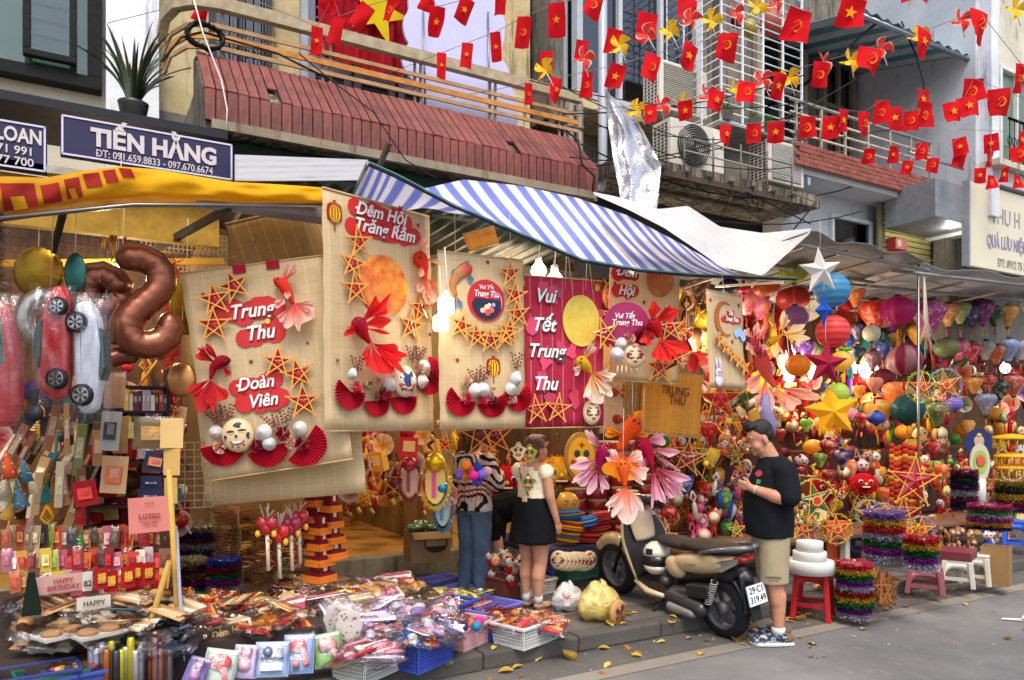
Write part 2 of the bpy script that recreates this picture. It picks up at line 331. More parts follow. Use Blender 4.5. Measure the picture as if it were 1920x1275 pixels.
# == ground
b=MB();b.grid(lambda s,t:(-40+120*s,-50+100*t,0),24,20,(.1,.1,.1),'asphalt');tag(b.obj('road'),kind='structure')
b=MB();b.grid(lambda s,t:(-8+40*s,4.0+.165*t,.004),80,1,(.3,.3,.3),'strip');tag(b.obj('concrete_strip'),kind='structure')
b=MB();b.grid(lambda s,t:(-8+40*s,4.17+.5*t,.004),60,2,(.2,.2,.2),'gutter');tag(b.obj('gutter'),kind='structure')
b=MB()
for q in([(1880,1160),(1920,1162),(1990,1150),(1920,1166),(1876,1163)],[(1913,1163),(1926,1147),(1933,1150),(1920,1165)]):
 P=[PZ(x,y) for x,y in q];b.add([(p.x,p.y,.009) for p in P],[tuple(range(len(P)))[::-1]],H('c9c7c2'),'matte')
tag(b.obj('road_marking'),kind='structure')
sw=MB();sw.box((6,6.02,.05),(28,2.76,.10),(.1,.1,.1),'paving');sw=tag(sw.obj('pavement'),kind='structure')
kb=MB();kb.box((0,0,0),(.79,.16,.125),(.1,.1,.1),'kerb');km=None
for i in range(30):
 if km is None:o=kb.obj('kerb_stone',sw,bevel=.018);km=o.data
 else:
  o=bpy.data.objects.new('kerb_stone',km);COL.objects.link(o);o.parent=sw;m=o.modifiers.new('b','BEVEL');m.width=.018;m.segments=2
 o.location=(-6+.8*i,4.62+rr(-.006,.006),.062+rr(-.004,.004));o.rotation_euler=(rr(-.01,.01),0,rr(-.006,.006))
pb=MB();pb.box((0,0,0),(.394,.394,.03),(.1,.1,.1),'paving');pm=None
for i in range(26):
 for j in range(6):
  if pm is None:o=pb.obj('paving_slab',sw);pm=o.data
  else:o=bpy.data.objects.new('paving_slab',pm);COL.objects.link(o);o.parent=sw
  o.location=(-.6+.4*i+(.2 if j%2 else 0),4.91+.4*j,.105+rr(-.0035,.0035));o.rotation_euler=(rr(-.006,.006),rr(-.006,.006),0)
b=MB();b.box((2,7.5,.16),(13,.22,.32),(.3,.3,.3),'concrete');tag(b.obj('stone_step',bevel=.012),kind='structure')
b=MB();b.box((2,9.6,.15),(13,3.98,.3),(.3,.3,.3),'tilefloor');tag(b.obj('shop_floor'),kind='structure')
si=thing('shop_interior','warm lit open shop interior behind the hanging bamboo panels','shop',(0,0,0));si['kind']='structure'
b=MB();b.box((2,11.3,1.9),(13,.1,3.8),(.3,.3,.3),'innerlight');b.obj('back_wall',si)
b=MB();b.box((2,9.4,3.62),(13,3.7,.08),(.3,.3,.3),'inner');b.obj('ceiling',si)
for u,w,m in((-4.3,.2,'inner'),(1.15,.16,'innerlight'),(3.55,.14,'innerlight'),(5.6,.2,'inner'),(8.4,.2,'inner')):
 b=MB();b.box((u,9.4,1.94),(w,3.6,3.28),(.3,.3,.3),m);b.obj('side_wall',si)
# == buildings
VW=7.6
def bld(label,name='building'):return thing(name,label,'building')
def wall(par,u0,u1,z0,z1,m,v=VW,t=.25,name='wall'):
 b=MB();b.box(((u0+u1)/2,v+t/2,(z0+z1)/2),(u1-u0,t,z1-z0),(.5,.5,.5),m);return b.obj(name,par)
def framed(par,u0,u1,z0,z1,v,fcol,fw=.07,d=.09,pane='glass',nx=1,nz=1,name='window',mat='matte'):
 w=MB()
 for z in(z0+fw/2,z1-fw/2):w.box(((u0+u1)/2,v,z),(u1-u0,d,fw),fcol,mat)
 for u in(u0+fw/2,u1-fw/2):w.box((u,v,(z0+z1)/2),(fw,d,z1-z0-2*fw),fcol,mat)
 for i in range(1,nx):w.box((u0+(u1-u0)*i/nx,v,(z0+z1)/2),(fw*.7,d*.8,z1-z0-2*fw),fcol,mat)
 for i in range(1,nz):w.box(((u0+u1)/2,v,z0+(z1-z0)*i/nz),(u1-u0-2*fw,d*.75,fw*.6),fcol,mat)
 o=w.obj(name,par,bevel=.006)
 p=MB();p.box(((u0+u1)/2,v+.02,(z0+z1)/2),(u1-u0-2*fw,.008,z1-z0-2*fw),(.2,.2,.2),pane);p.obj('pane',o)
 return o
B1=bld('cream plastered house with dark framed louvred window at left')
wall(B1,-5,.62,3.55,9,'wallcream')
bb=MB();bb.box((.40,VW-.09,6.3),(.42,.18,5.4),(.5,.5,.5),'wallwhite');bb.obj('pilaster',B1)
o=framed(B1,-.95,.16,4.62,6.4,VW-.06,H('0b0c0e'),.11,.16,'glass')
w2=framed(o,-.42,-.03,4.78,6.3,VW-.17,H('0e0f12'),.055,.07,'glass')
w2.name='casement'
for i in range(9):
 b=MB();b.box((-.215,VW-.05,4.9+.135*i),(.36,.05,.012),H('8b9078'),'plastic',rx=.5);b.obj('slat',o)
bb=MB();bb.box((-.2,VW+.0,5.5),(.36,.02,1.5),H('7f8f63'),'matte');bb.prism([(-.38,4.9),(-.14,4.85),(-.1,5.4),(-.3,6.1),(-.38,6.1)],.01,H('b4452c'),'cloth',y0=VW-.02);bb.prism([(x*.13-.2,z*.13+5.4) for x,z in star_pts(1)],.006,H('d8c23a'),'cloth',y0=VW-.035);bb.obj('window_backing',o)  # flag colours reflected in the glass, painted on a sheet behind it
B2=bld('old house with a long red tiled balcony and rusty rail')
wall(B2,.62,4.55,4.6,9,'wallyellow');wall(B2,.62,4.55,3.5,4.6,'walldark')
wall(B2,4.1,4.55,4.7,9,'wallyellow',VW-.14,.139,'wall_band')
U0,U1=.80,4.46
prof=[(6.02,3.92),(6.02,4.2),(6.5,4.67),(6.62,4.69),(6.62,4.4),(7.6,4.4),(7.6,3.98)]
b=MB();vs=[(U0,y,z) for y,z in prof]+[(U1,y,z) for y,z in prof];n=len(prof)
b.add(vs,[tuple(range(n))[::-1],tuple(range(n,2*n))]+[(i,(i+1)%n,(i+1)%n+n,i+n) for i in range(n)],(.4,.4,.4),'mould');b.obj('balcony',B2)
b=MB();b.box(((U0+U1)/2,6.0,3.96),(U1-U0-.1,.05,.07),(.4,.4,.4),'concrete');b.obj('ledge',B2)
NT=45;tw=(U1-U0)/NT
lip=MB();lip.box((0,0,0),(tw-.009,.024,.235),(.4,.2,.2),'tilered');slp=MB();slp.box((0,0,0),(tw-.009,.024,.665),(.4,.2,.2),'tilered');half=MB();half.box((0,0,0),(tw-.009,.024,.46),(.4,.2,.2),'tilered')
lm,sm_,hm=lip.mesh('tile'),slp.mesh('tile'),half.mesh('tile')
ang=math.atan2(.48,.47)
for i in range(NT):
 for k in range(2):
  o=bpy.data.objects.new('tile',lm if k==0 else(hm if i in(6,33) else sm_));COL.objects.link(o);o.parent=B2
  u=U0+tw*(i+.5)
  if k==0:o.location=(u,6.005+rr(-.003,.003),4.105+rr(-.004,.004));o.rotation_euler=(rr(-.01,.01),rr(-.008,.008),0)
  else:
   f=.68 if i in(6,33) else .5;o.location=(u,6.01+.48*f-.012,4.21+.47*f+.012+rr(-.003,.003));o.rotation_euler=(-ang+rr(-.006,.006),rr(-.005,.005),0)
  m=o.modifiers.new('b','BEVEL');m.width=.004;m.segments=1
rl=MB();pts=[Vector((x,y,5.165)) for x,y in((.62,7.35),(.62,6.95),(.68,6.72),(.8,6.6),(1.0,6.55))]+[Vector((4.62,6.55,5.18))]
rail=thing('balcony_rail','x','rail');del rail['label'],rail['category'];rail.parent=B2
for i in range(len(pts)-1):rl.bar(pts[i],pts[i+1]+(pts[i+1]-pts[i]).normalized()*.01,.075,.1,H('a5977a'),'rust')
rl.obj('handrail',rail)
for k,z in enumerate((4.99,4.9,4.81)):
 q=MB();c=[H('a8865c'),H('b9803f'),H('b08a62')][k]
 P=[Vector((.64,7.3,z)),Vector((.66,6.9,z)),Vector((.76,6.66,z)),Vector((.95,6.565,z)),Vector((4.62,6.565,z+.02))]
 for i in range(len(P)-1):q.bar(P[i],P[i+1],.02,.034 if k!=1 else .05,c,'rust')
 q.obj('rail_slat',rail)
for u in(1.02,1.86,1.93,2.74,2.8,3.55,3.61,4.38,4.45):
 q=MB();q.box((u,6.59,4.91),(.022,.022,.46),H('8d8877'),'rust');q.obj('post',rail)
o=framed(B2,1.05,1.62,4.5,6.6,VW-.06,H('3a3f47'),.06,.1,'darkglass',2,1)
for i in range(7):
 q=MB();q.tube([(1.1+.075*i,VW-.14,4.55),(1.1+.075*i,VW-.14,6.5)],.007,H('55585c'),'dullmetal',5);q.obj('bar',o)
q=MB()
for i in range(9):
 for s in(-1,1):q.tube([(1.12+.06*i+s*.025*sin(t),VW-.15,5.34+.04*cos(t)) for t in(0,.8,1.6,2.4,3.1)],.005,H('6a6b66'),'dullmetal',4)
q.obj('scrollwork',o)
for u0,u1 in((1.98,2.42),(2.46,2.9),(2.94,3.38),(3.42,3.86)):
 d=MB()
 for z in(4.55,5.3,6.1,6.7):d.box(((u0+u1)/2,VW-.05,z),(u1-u0,.06,.1),H('7f8a96'),'matte')
 for u in(u0+.035,u1-.035):d.box((u,VW-.05,5.6),(.07,.058,2.2),H('7f8a96'),'matte')
 d=d.obj('shutter_door',B2)
 for k in range(20):
  q=MB();q.box(((u0+u1)/2,VW-.04,4.63+.1*k),(u1-u0-.14,.05,.014),H('6f7a86'),'matte',rx=.7);q.obj('slat',d)
 q=MB();q.box(((u0+u1)/2,VW-.012,5.6),(u1-u0-.1,.01,2.2),H('2a2c30'),'matte');q.obj('backing',d)
q=MB();q.box((1.94,VW-.06,5.6),(.07,.08,2.4),H('9aa3ab'),'matte');q.box((2.0,VW-.4,5.55),(.5,.05,.04),H('c3c9cf'),'metal');q.obj('door_jamb',B2)
for z in(5.25,5.85):
 for u in(4.14,4.36):
  q=MB();q.box((u,VW-.15,z),(.17,.02,.5),(.5,.5,.5),'wallyellow');q.obj('wall_panel',B2,bevel=.008)
b=MB();b.box((2.9,6.2,3.83),(4.0,.1,.16),H('12291f'),'matte');b.box((2.9,6.12,3.70),(4.0,.06,.05),H('0d1f19'),'matte');b.obj('green_beam',B2)
b=MB();b.grid(lambda s,t:(.9+3.9*s,5.9+1.6*t,3.62-.06*t+.016*sin(s*150)),220,1,H('20302c'),'dullmetal');b.obj('corrugated_roof',B2,solid=.004)
B3=bld('grimy narrow house with a green glass bay and air conditioners')
wall(B3,4.55,7.6,3.4,9,'walldark')
o=framed(B3,4.86,6.75,5.42,8.2,7.0,H('aeb4b8'),.08,.12,'darkglass',3,1,'window')
b=MB();b.box((5.8,7.3,5.36),(2.0,.7,.1),(.5,.5,.5),'wallyellow');b.obj('bay_slab',B3)
b=MB();b.box((5.8,7.5,6.8),(1.9,.04,2.7),H('123b34'),'matte');b.obj('window_backing',o)
q=MB();q.box((4.68,7.2,6.6),(.06,.06,2.9),H('a7acb0'),'plastic');q.box((4.79,7.1,6.6),(.05,.05,2.9),H('8d9296'),'plastic');q.obj('mullion',B3)
wall(B3,4.6,4.84,5.2,8.5,'walldark',7.1,.4,'side_pier')
b=MB();b.box((6.3,6.75,4.40),(3.0,1.5,.14),(.4,.4,.4),'mould');b.obj('ledge_slab',B3)
b=MB();b.box((6.3,6.9,3.85),(2.96,.1,.95),H('2b2927'),'matte');b.obj('dark_gap_sheet',B3)  # dark sheet put in for the shade of the gap below the ledge
for i,(u,r) in enumerate(((5.0,.05),(4.74,.04),(4.86,.045))):
 q=MB();v=6.55 if i==0 else 6.9
 if i==0:
  p=PV(1130,200,6.5);q.tube([(p.x,6.5,8.5),(p.x,6.5,4.35),(p.x-.02,6.5,4.26),(p.x-.1,6.55,4.18),(p.x-.14,6.6,4.05)],.05,H('9ea4aa'),'plastic',10)
 else:q.tube([(u,v,5.3),(u,v,4.7),(u+.02,v-.05,4.62),(u+.25,v-.05,4.6)],r,H('6f6a63'),'plastic',8);q.tube([(u,v,5.0),(u,v,5.04)],r*1.25,H('6f6a63'),'plastic',8)
 q.obj('drain_pipe',B3)
B4=bld('house with brick parapet balcony and dark timber doors')
wall(B4,7.6,12.5,4.9,9,'walldark',7.4);wall(B4,7.7,10.45,3.3,4.78,'wallwhite',6.5,.3,'lower_wall')
PU0,PU1=7.36,10.28
b=MB();b.box(((PU0+PU1)/2,6.75,4.76),(PU1-PU0,1.38,.06),(.6,.6,.6),'slabunder');b.obj('balcony_slab',B4)
b=MB();b.box(((PU0+PU1)/2,6.07,4.93),(PU1-PU0-.01,.1,.28),H('8b7d72'),'matte');par=b.obj('parapet',B4)
bk=MB();bk.box((0,0,0),(.112,.04,.047),(.4,.2,.2),'brickred');bm_=bk.mesh('brick');nb=int((PU1-PU0)/.12)
for j in range(5):
 for i in range(nb):
  o=bpy.data.objects.new('brick',bm_);COL.objects.link(o);o.parent=par
  o.location=(PU0+.12*(i+.5)+(.06 if j%2 and i<nb-1 else 0),6.012+rr(-.004,.004),4.823+.0535*j);o.rotation_euler=(0,rr(-.01,.01),rr(-.01,.01))
rl=thing('balcony_rail','x','rail');del rl['label'],rl['category'];rl.parent=B4
for z,r in((5.6,.022),(5.45,.014),(5.33,.014),(5.21,.014)):
 q=MB();q.tube([(PU0,6.08,z),(PU1-.05,6.08,z)],r,H('c8bda4') if r<.02 else H('8b8983'),'rust',6);q.obj('rail_bar',rl)
for i in range(7):
 q=MB();q.box((PU0+.1+.46*i,6.08,5.33),(.03,.03,.56),H('9b9587'),'rust');q.obj('post',rl)
q=MB();q.tube([(9.6,6.0,5.34),(10.35,5.7,5.15)],.018,H('9da0a3'),'metal',6);q.obj('pole',rl)
o=framed(B4,8.15,9.2,4.85,7.3,7.33,H('9a8f78'),.09,.1,'darkglass',2,3,'door');o2=framed(B4,9.55,10.3,4.85,7.3,7.33,H('7b7364'),.08,.1,'darkglass',2,3,'door')
b=MB();b.grid(lambda s,t:(8.2+2.6*s,5.7+1.7*t,6.72+.42*t+.02*sin(s*75)),110,4,H('7e99a0'),'dullmetal',cols=lambda s,t:H('4f7f88') if int(s*13)%2 else H('a9b5b8'));b.obj('awning',B4,solid=.006)
q=MB();q.tube([(8.1,5.75,6.68),(10.5,5.7,6.66)],.03,H('8d9498'),'metal',8);q.tube([(8.6,5.8,6.7),(8.7,7.3,6.3)],.02,H('4c4f52'),'metal',6);q.obj('awning_pole',B4)
o=framed(B4,8.62,9.5,3.75,4.5,6.47,H('c3c7c8'),.05,.06,'darkglass',1,1,'window')
b=MB();b.box((9.06,6.53,4.12),(.8,.03,.66),H('3a3d3f'),'matte');b.obj('backing',o)
B5=bld('pale building at far right with blue grey flank and iron balcony')
b=MB();b.box((10.56,7.2,6.6),(.2,3.2,4.6),(.5,.5,.5),'wallwhite');b.obj('flank_wall',B5)
b=MB();b.box((12.9,7.1,6.9),(4.4,2.8,4.2),(.6,.6,.6),'wallcream');b.obj('wall',B5)
b=MB();b.box((12.4,5.6,5.05),(3.6,.3,.2),(.6,.6,.6),'slabunder');b.box((12.4,5.55,5.2),(3.7,.42,.08),(.6,.6,.6),'wallcream');b.box((10.66,5.55,6.6),(.2,.2,4.2),(.6,.6,.6),'wallwhite');b.obj('cornice',B5)
o=framed(B5,11.15,12.6,5.3,6.75,5.68,H('c9cac6'),.06,.1,'glass',3,1)
b=MB();b.box((11.9,5.72,6.0),(1.3,.02,1.4),H('4a5f52'),'matte');b.obj('backing',o)
br=thing('iron_railing','x','rail');del br['label'],br['category'];br.parent=B5
q=MB();q.tube([(10.9,5.4,5.85),(14,5.4,5.85)],.02,H('1d2122'),'metal',6);q.tube([(10.9,5.4,5.27),(14,5.4,5.27)],.016,H('1d2122'),'metal',6);q.obj('rail_bar',br)
for i in range(26):
 q=MB();u=10.92+.12*i;q.tube([(u,5.4,5.27),(u,5.4,5.84)],.008,H('1d2122'),'metal',4);q.tube([(u+.05*cos(t),5.4,5.55+.07*sin(t)) for t in[k*pi/4 for k in range(9)]],.005,H('1d2122'),'metal',4);q.obj('baluster',br)
wall(B5,10.5,15,2.9,4.9,'walldark',6.0,.2,'lower_wall')
rs=MB();rs.box((10.2,6.32,4.2),(1.6,.04,1.2),H('6d6b50'),'matte');rs=rs.obj('roller_shutter',B5)
for k in range(14):
 q=MB();q.box((10.25,6.29,3.7+.075*k),(1.5,.03,.055),H('b3ab6a'),'dullmetal',rx=.25);q.obj('slat',rs)
b=MB();b.box((10.0,5.9,4.6),(1.1,.7,.5),H('85898c'),'dullmetal');b.obj('shutter_box',B5,bevel=.01)
# == signs
def sign(name,label,px0,px1,py0,py1,v,face,edge=None,lines=()):
 """board on the plane y=v between two pixel columns; lines: (text, centre fraction x, fraction z, cap height fraction, bold, colour, squeeze)"""
 a,c=PV(px0,py0,v),PV(px1,py0,v);zb=PV(px0,py1,v).z;w,h=c.x-a.x,a.z-zb
 t=thing(name,label,'sign',(a.x,v,zb))
 b=MB();b.box((w/2,.03,h/2),(w,.06,h),face,'print');b.obj('board',t,bevel=.004)
 if edge:
  b=MB()
  for z in(.035*h,h-.035*h):b.box((w/2,-.004,z),(w-.02,.006,.012),edge,'print')
  for x in(.012,w-.012):b.box((x,-.004,h/2),(.012,.006,h-.02),edge,'print')
  b.obj('border',t)
 for tx,fx,fz,ch,bo,co,sx in lines:
  b=MB();b.text(tx,ch*h,co,'print',TR((fx*w,-.006,fz*h)),bo,.003,0,sx);b.obj('lettering',t)
 return t,w,h
NAVY,PALE=H('100b3c'),H('b8b1b0')
sign('shop_sign','navy shop sign reading TIẾN HẰNG with phone numbers',113,437,213,290,5.85,NAVY,H('b9b8cf'),[('TIẾN HẰNG',.53,.54,.43,.06,PALE,.9),('ĐT: 091.659.8833 - 097.670.6674',.53,.17,.185,.02,PALE,.78)])
sign('shop_sign','navy shop sign ending in LOAN at the left edge',-160,88,195,290,5.85,NAVY,H('b9b8cf'),[('THANH LOAN',.52,.7,.3,.04,PALE,.72),('0912 171 991',.6,.39,.17,.02,PALE,1.0),('0979 377 700',.6,.16,.17,.02,PALE,1.0)])
t,w,h=sign('shop_sign','cream signboard reading QUÀ LƯU NIỆM at far right',1816,2010,338,497,5.5,H('c9c2a8'),None,[('THU H',.33,.66,.2,.0,H('9c97a0'),.8),('QUÀ LƯU NIỆM',.34,.34,.15,.02,H('8d87a0'),.62),('ĐT: 0912 75 3535',.42,.1,.1,.01,H('8d897f'),.8)])
b=MB();b.box((.78*w,-.012,.43*h),(.2*w,.012,.36*h),H('e8e6e2'),'print');b.text('29',.15*h,H('5b6184'),'print',TR((.755*w,-.022,.47*h)),.03,.002,0,.8);b.text('HÀNG MÃ',.045*h,H('c0655c'),'print',TR((.78*w,-.022,.31*h)),.01);b.obj('number_plate',t,bevel=.005)
b=MB();b.box((-.02,.02,h*.5),(.03,.1,h),H('9fa4a6'),'dullmetal');b.obj('frame',t)
b=MB();b.box((-.9,6.3,3.86),(3.7,.8,.06),H('1c1f26'),'dullmetal');b.box((-.9,5.9,3.40),(3.7,.1,.05),H('a8a294'),'rust');b.box((-.9,6.0,3.2),(3.6,.08,.34),H('b08f3a'),'rust');tag(b.obj('sign_canopy'),'dark narrow canopy edge carrying the two navy shop signs','canopy')
# == plant, flag, cloud board
p0=PV(250,212,6.1)
t=thing('snake_plant','tall dark snake plant in a black pot above the navy signs','plant',(p0.x,6.1,3.89))
b=MB();b.lathe([(.07,0),(.08,.02),(.1,.13),(.105,.15),(.09,.15),(.08,.11)],H('1d1c1b'),'plastic',14);b.obj('pot',t)
for i in range(38):
 az,le,wd=rr(0,2*pi),rr(.3,.7),rr(.018,.032);ln=rr(.1,.7);d=Vector((cos(az),sin(az)*.6,0));b=MB();c1,c2=jit(H('202c18'),.25),jit(H('3a4626'),.2)
 def f(s,q,d=d,le=le,wd=wd,ln=ln,az=az):
  c=Vector((0,0,.1))+d*(.03+ln*le*q**1.7)+Vector((0,0,le*(q-.35*ln*q*q)));sd=Vector((-sin(az+.6),cos(az+.6),0));return c+sd*(s-.5)*2*wd*(1-q**3)*(.6+.6*q)+Vector((0,0,abs(s-.5)*.02))
 b.grid(f,2,8,c1,'gloss',cols=lambda s,q:c2 if s in(0,1) else c1);b.obj('leaf',t)
RED,GOLD=H('c4121c'),H('e9b91e')
a,c=PV(598,-60,7.0),PV(775,-20,7.0);z0,z1=PV(700,132,7.0).z,6.9
b=MB();b.grid(lambda s,q:(a.x+(c.x-a.x)*s,7.0+.035*sin(s*21+q*3)*(.3+q)+.02*sin(s*47),z1+(z0-z1)*q+.03*sin(s*9)),60,14,H('a50f22'),'cloth')
t=thing('national_flag','large red flag with yellow star draped behind the balcony rail','flag',(0,0,0));b.obj('cloth',t)
b=MB();q=PV(708,22,6.95);b.prism([(q.x+x,q.z+z) for x,z in star_pts(.33,.39,pi/2-.25)],.006,H('d9c216'),'cloth',y0=6.945);b.obj('star',t)
t=thing('cloud_board','tall pale violet cloud shaped board leaning behind the balcony rail','display board',(0,0,0))
lobes=[(858,30,100),(800,62,48),(905,48,46),(790,120,40),(918,140,42),(840,120,75),(880,190,75),(920,200,60),(830,185,45),(905,245,66),(850,10,50),(880,20,45)]
cen=PV(862,120,6.82);out=[]
for i in range(120):
 th=2*pi*i/120;best=.1
 for lx,ly,lr in lobes:
  q=PV(lx,ly,6.82);r=lr*mpp(q);dx,dz=q.x-cen.x,q.z-cen.z
  bb=dx*cos(th)+dz*sin(th);disc=bb*bb-(dx*dx+dz*dz-r*r)
  if disc>0:best=max(best,bb+math.sqrt(disc))
 out.append((cen.x+best*cos(th),cen.z+best*sin(th)))
b=MB();b.prism(out,.03,H('cfd0f0'),'paper',y0=6.8);b.obj('panel',t)
for px in(797,918):
 b=MB();q=PV(px,60,6.78);b.tube([(q.x-.02,6.775,q.z+.2),(q.x,6.775,4.75)],.009,H('777b86'),'metal',6);b.obj('strut',t)
# == air conditioners
def aircon(label,px,py,v,kind,wdt=.8,hgt=.54,dep=.3):
 q=PV(px,py,v);t=thing('air_conditioner',label,'air conditioner',(q.x,v,q.z),group='air conditioners on the grimy house')
 wc=H('c9c3b4');b=MB();b.box((wdt/2,dep/2,hgt/2),(wdt,dep,hgt),wc,'plastic');b.obj('casing',t,bevel=.012)
 b=MB()
 for i in range(12):b.box((-.003,dep*.5,.05+i*(hgt-.1)/11),(.008,dep*.82,.013),H('3a3a38'),'matte')
 for i in range(5):b.box((-.006,dep*(.1+.2*i),hgt/2),(.008,.012,hgt*.85),wc,'plastic')
 b.obj('side_grille',t)
 if kind=='fan':
  b=MB();b.lathe([(.23,0),(.23,.02),(.0001,.02)],H('33352f'),'matte',28,TR((.33,-.002,hgt/2))@Matrix.Rotation(pi/2,4,'X'));b.obj('fan_opening',t)
  for k in range(9):
   b=MB();r=.03+.025*k;b.tube([(.33+r*cos(x),-.03,hgt/2+r*sin(x)) for x in[2*pi*j/20 for j in range(20)]],.004,H('a9a698'),'metal',4,closed=True);b.obj('guard_ring',t)
  b=MB();b.box((.705,-.004,hgt/2),(.17,.008,hgt-.05),H('d3cfc4'),'plastic');b.obj('service_panel',t)
 else:
  for i in range(22):
   b=MB();b.box((.31,-.008,.05+i*(hgt-.1)/21),(.5,.012,.009),H('a7a396') if kind=='louvre' else H('b9b7b0'),'plastic');b.obj('slat',t)
  b=MB();b.box((.31,-.002,hgt/2),(.5,.004,hgt-.07),H('6f6d64'),'matte');b.obj('backing',t)
  b=MB();b.box((.7,-.004,hgt*.62),(.1,.006,.06),H('3a63b5') if kind=='louvre' else H('d8d8d8'),'print')
  if kind!='louvre':b.text('SHARP',.028,H('c73a32'),'print',TR((.69,-.01,hgt*.85)),.02);b.box((.7,-.006,hgt*.62),(.06,.006,.07),H('33353c'),'print');b.box((.7,-.006,hgt*.2),(.05,.006,.09),H('7ea6c9'),'print')
  else:b.text('Panasonic',.018,H('e8e8e8'),'print',TR((.7,-.01,hgt*.62)),.01)
  b.obj('badge',t)
 return t
aircon('cream louvred air conditioner high beside the green glass bay',1237,200,6.55,'louvre',.74,.56)
aircon('air conditioner with a round fan guard on the rusty ledge',1257,308,6.15,'fan',.78,.52)
aircon('boxy air conditioner with slatted front at the end of the ledge',1441,338,6.05,'slat',.62,.5)
t=thing('metal_bracket_frame','rusty angle iron ledge frame under the air conditioners','bracket');b=MB()
a,c=PV(1240,320,5.95),PV(1535,368,5.95);z=a.z-.02
b.bar((a.x,5.95,z),(c.x-.5,5.95,z),.05,.06,H('4c423a'),'rust');b.bar((a.x,6.4,z),(c.x-.5,6.4,z),.05,.06,H('4c423a'),'rust')
for k in range(7):u=a.x+(c.x-.5-a.x)*k/6;b.bar((u,5.9,z+.045),(u,6.6,z+.045),.04,.03,H('3d352f'),'rust')
b.obj('ledge',t)
b=MB()
for zz in(.42,.28):b.tube([(a.x+.3,5.93,z+zz),(c.x-.5,5.93,z+zz)],.011,H('8f8a80'),'rust',5)
for k in range(5):u=a.x+.3+(c.x-.8-a.x)*k/4;b.tube([(u,5.93,z),(u,5.93,z+.5)],.012,H('6f665c'),'rust',5)
b.tube([(c.x-.5,5.95,z+.1),(c.x-.05,5.95,z+.05),(c.x-.05,6.4,z-.3),(c.x-.5,6.0,z-.4)],.012,H('6b5f54'),'rust',5)
b.obj('guard_rail',t)
b=MB()
for k in range(14):u=a.x+rr(0,2.2);b.tube([(u,5.9+rr(0,.2),z-.02),(u+rr(-.2,.2),5.95,z-rr(.1,.3)),(u+rr(-.5,.5),6,z-rr(0,.2))],.006,H('2c2926'),'rubber',4)
b.obj('loose_wires',t)
t=thing('window_cage','white barred balcony cage with pot plants along its foot','window cage');a,c=PV(1352,215,6.1),PV(1503,235,6.1);z0=a.z-.05
for i in range(22):
 b=MB();z=z0+.1*i;b.tube([(a.x,7.0,z),(a.x,6.1,z),(c.x,6.1,z)],.008,H('d5d8da'),'plastic',5);b.obj('bar',t)
for u in[a.x+(c.x-a.x)*k/4 for k in range(5)]:
 b=MB();b.box((u,6.1,z0+1.1),(.022,.022,2.25),H('d5d8da'),'plastic');b.obj('upright',t)
for v in(6.4,6.7,7.0):
 b=MB();b.box((a.x,v,z0+1.1),(.016,.016,2.25),H('d5d8da'),'plastic');b.obj('upright',t)
b=MB();b.box(((a.x+c.x)/2,6.5,z0-.03),(c.x-a.x,.85,.03),H('9a9c98'),'dullmetal');b.obj('floor',t)
for k,(px,s,lb) in enumerate(((1372,.2,'spiky green pot plant hanging over the cage corner'),(1425,.16,'low leafy pot plant in the middle of the cage foot'),(1452,.17,'grassy pot plant near the right of the cage foot'),(1508,.17,'bright grassy pot plant at the outer cage edge'))):
 q=PV(px,222,6.0);g=thing('pot_plant',lb,'plant',(q.x,6.08,z0),group='pot plants on the cage');b=MB();b.lathe([(.06,0),(.08,.1),(.085,.1),(.06,.09)],H('8f8b80'),'plastic',10);b.obj('pot',g);b=MB()
 for i in range(46):
  az=rr(0,2*pi);le=s*rr(.7,1.3);sp=rr(.3,1);d=Vector((cos(az),sin(az)*.7,0));w_=.006;c1=jit(H('4f7a2c') if k!=1 else H('3f6a2a'),.3)
  pts=[Vector((0,0,.09))+d*(sp*le*x*1.1)+Vector((0,0,le*(x*1.1-1.2*sp*x*x))) for x in(0,.33,.66,1)];sd=Vector((-sin(az),cos(az),0))
  b.add([p_+sd*w_*(1-i_/3.2)*s_ for i_,p_ in enumerate(pts) for s_ in(-1,1)],[(2*i_,2*i_+1,2*i_+3,2*i_+2) for i_ in range(3)],c1,'cloth')
 b.obj('foliage',g)
for px,py,r,c,lb in((1405,52,.1,H('b9a840'),'olive yellow vase lantern behind the cage bars'),(1446,42,.16,H('c46a4a'),'large terracotta coloured lantern behind the cage bars'),(1383,38,.09,H('7c1f26'),'small dark red lantern behind the cage bars')):
 q=PV(px,py,6.7);b=MB();b.lathe([(.03,-r*1.1),(r*.8,-r*.7),(r,0),(r*.7,r*.8),(.03,r*1.05)],c,'silk',14,TR(q));tag(b.obj('hanging_lantern'),lb,'lantern')
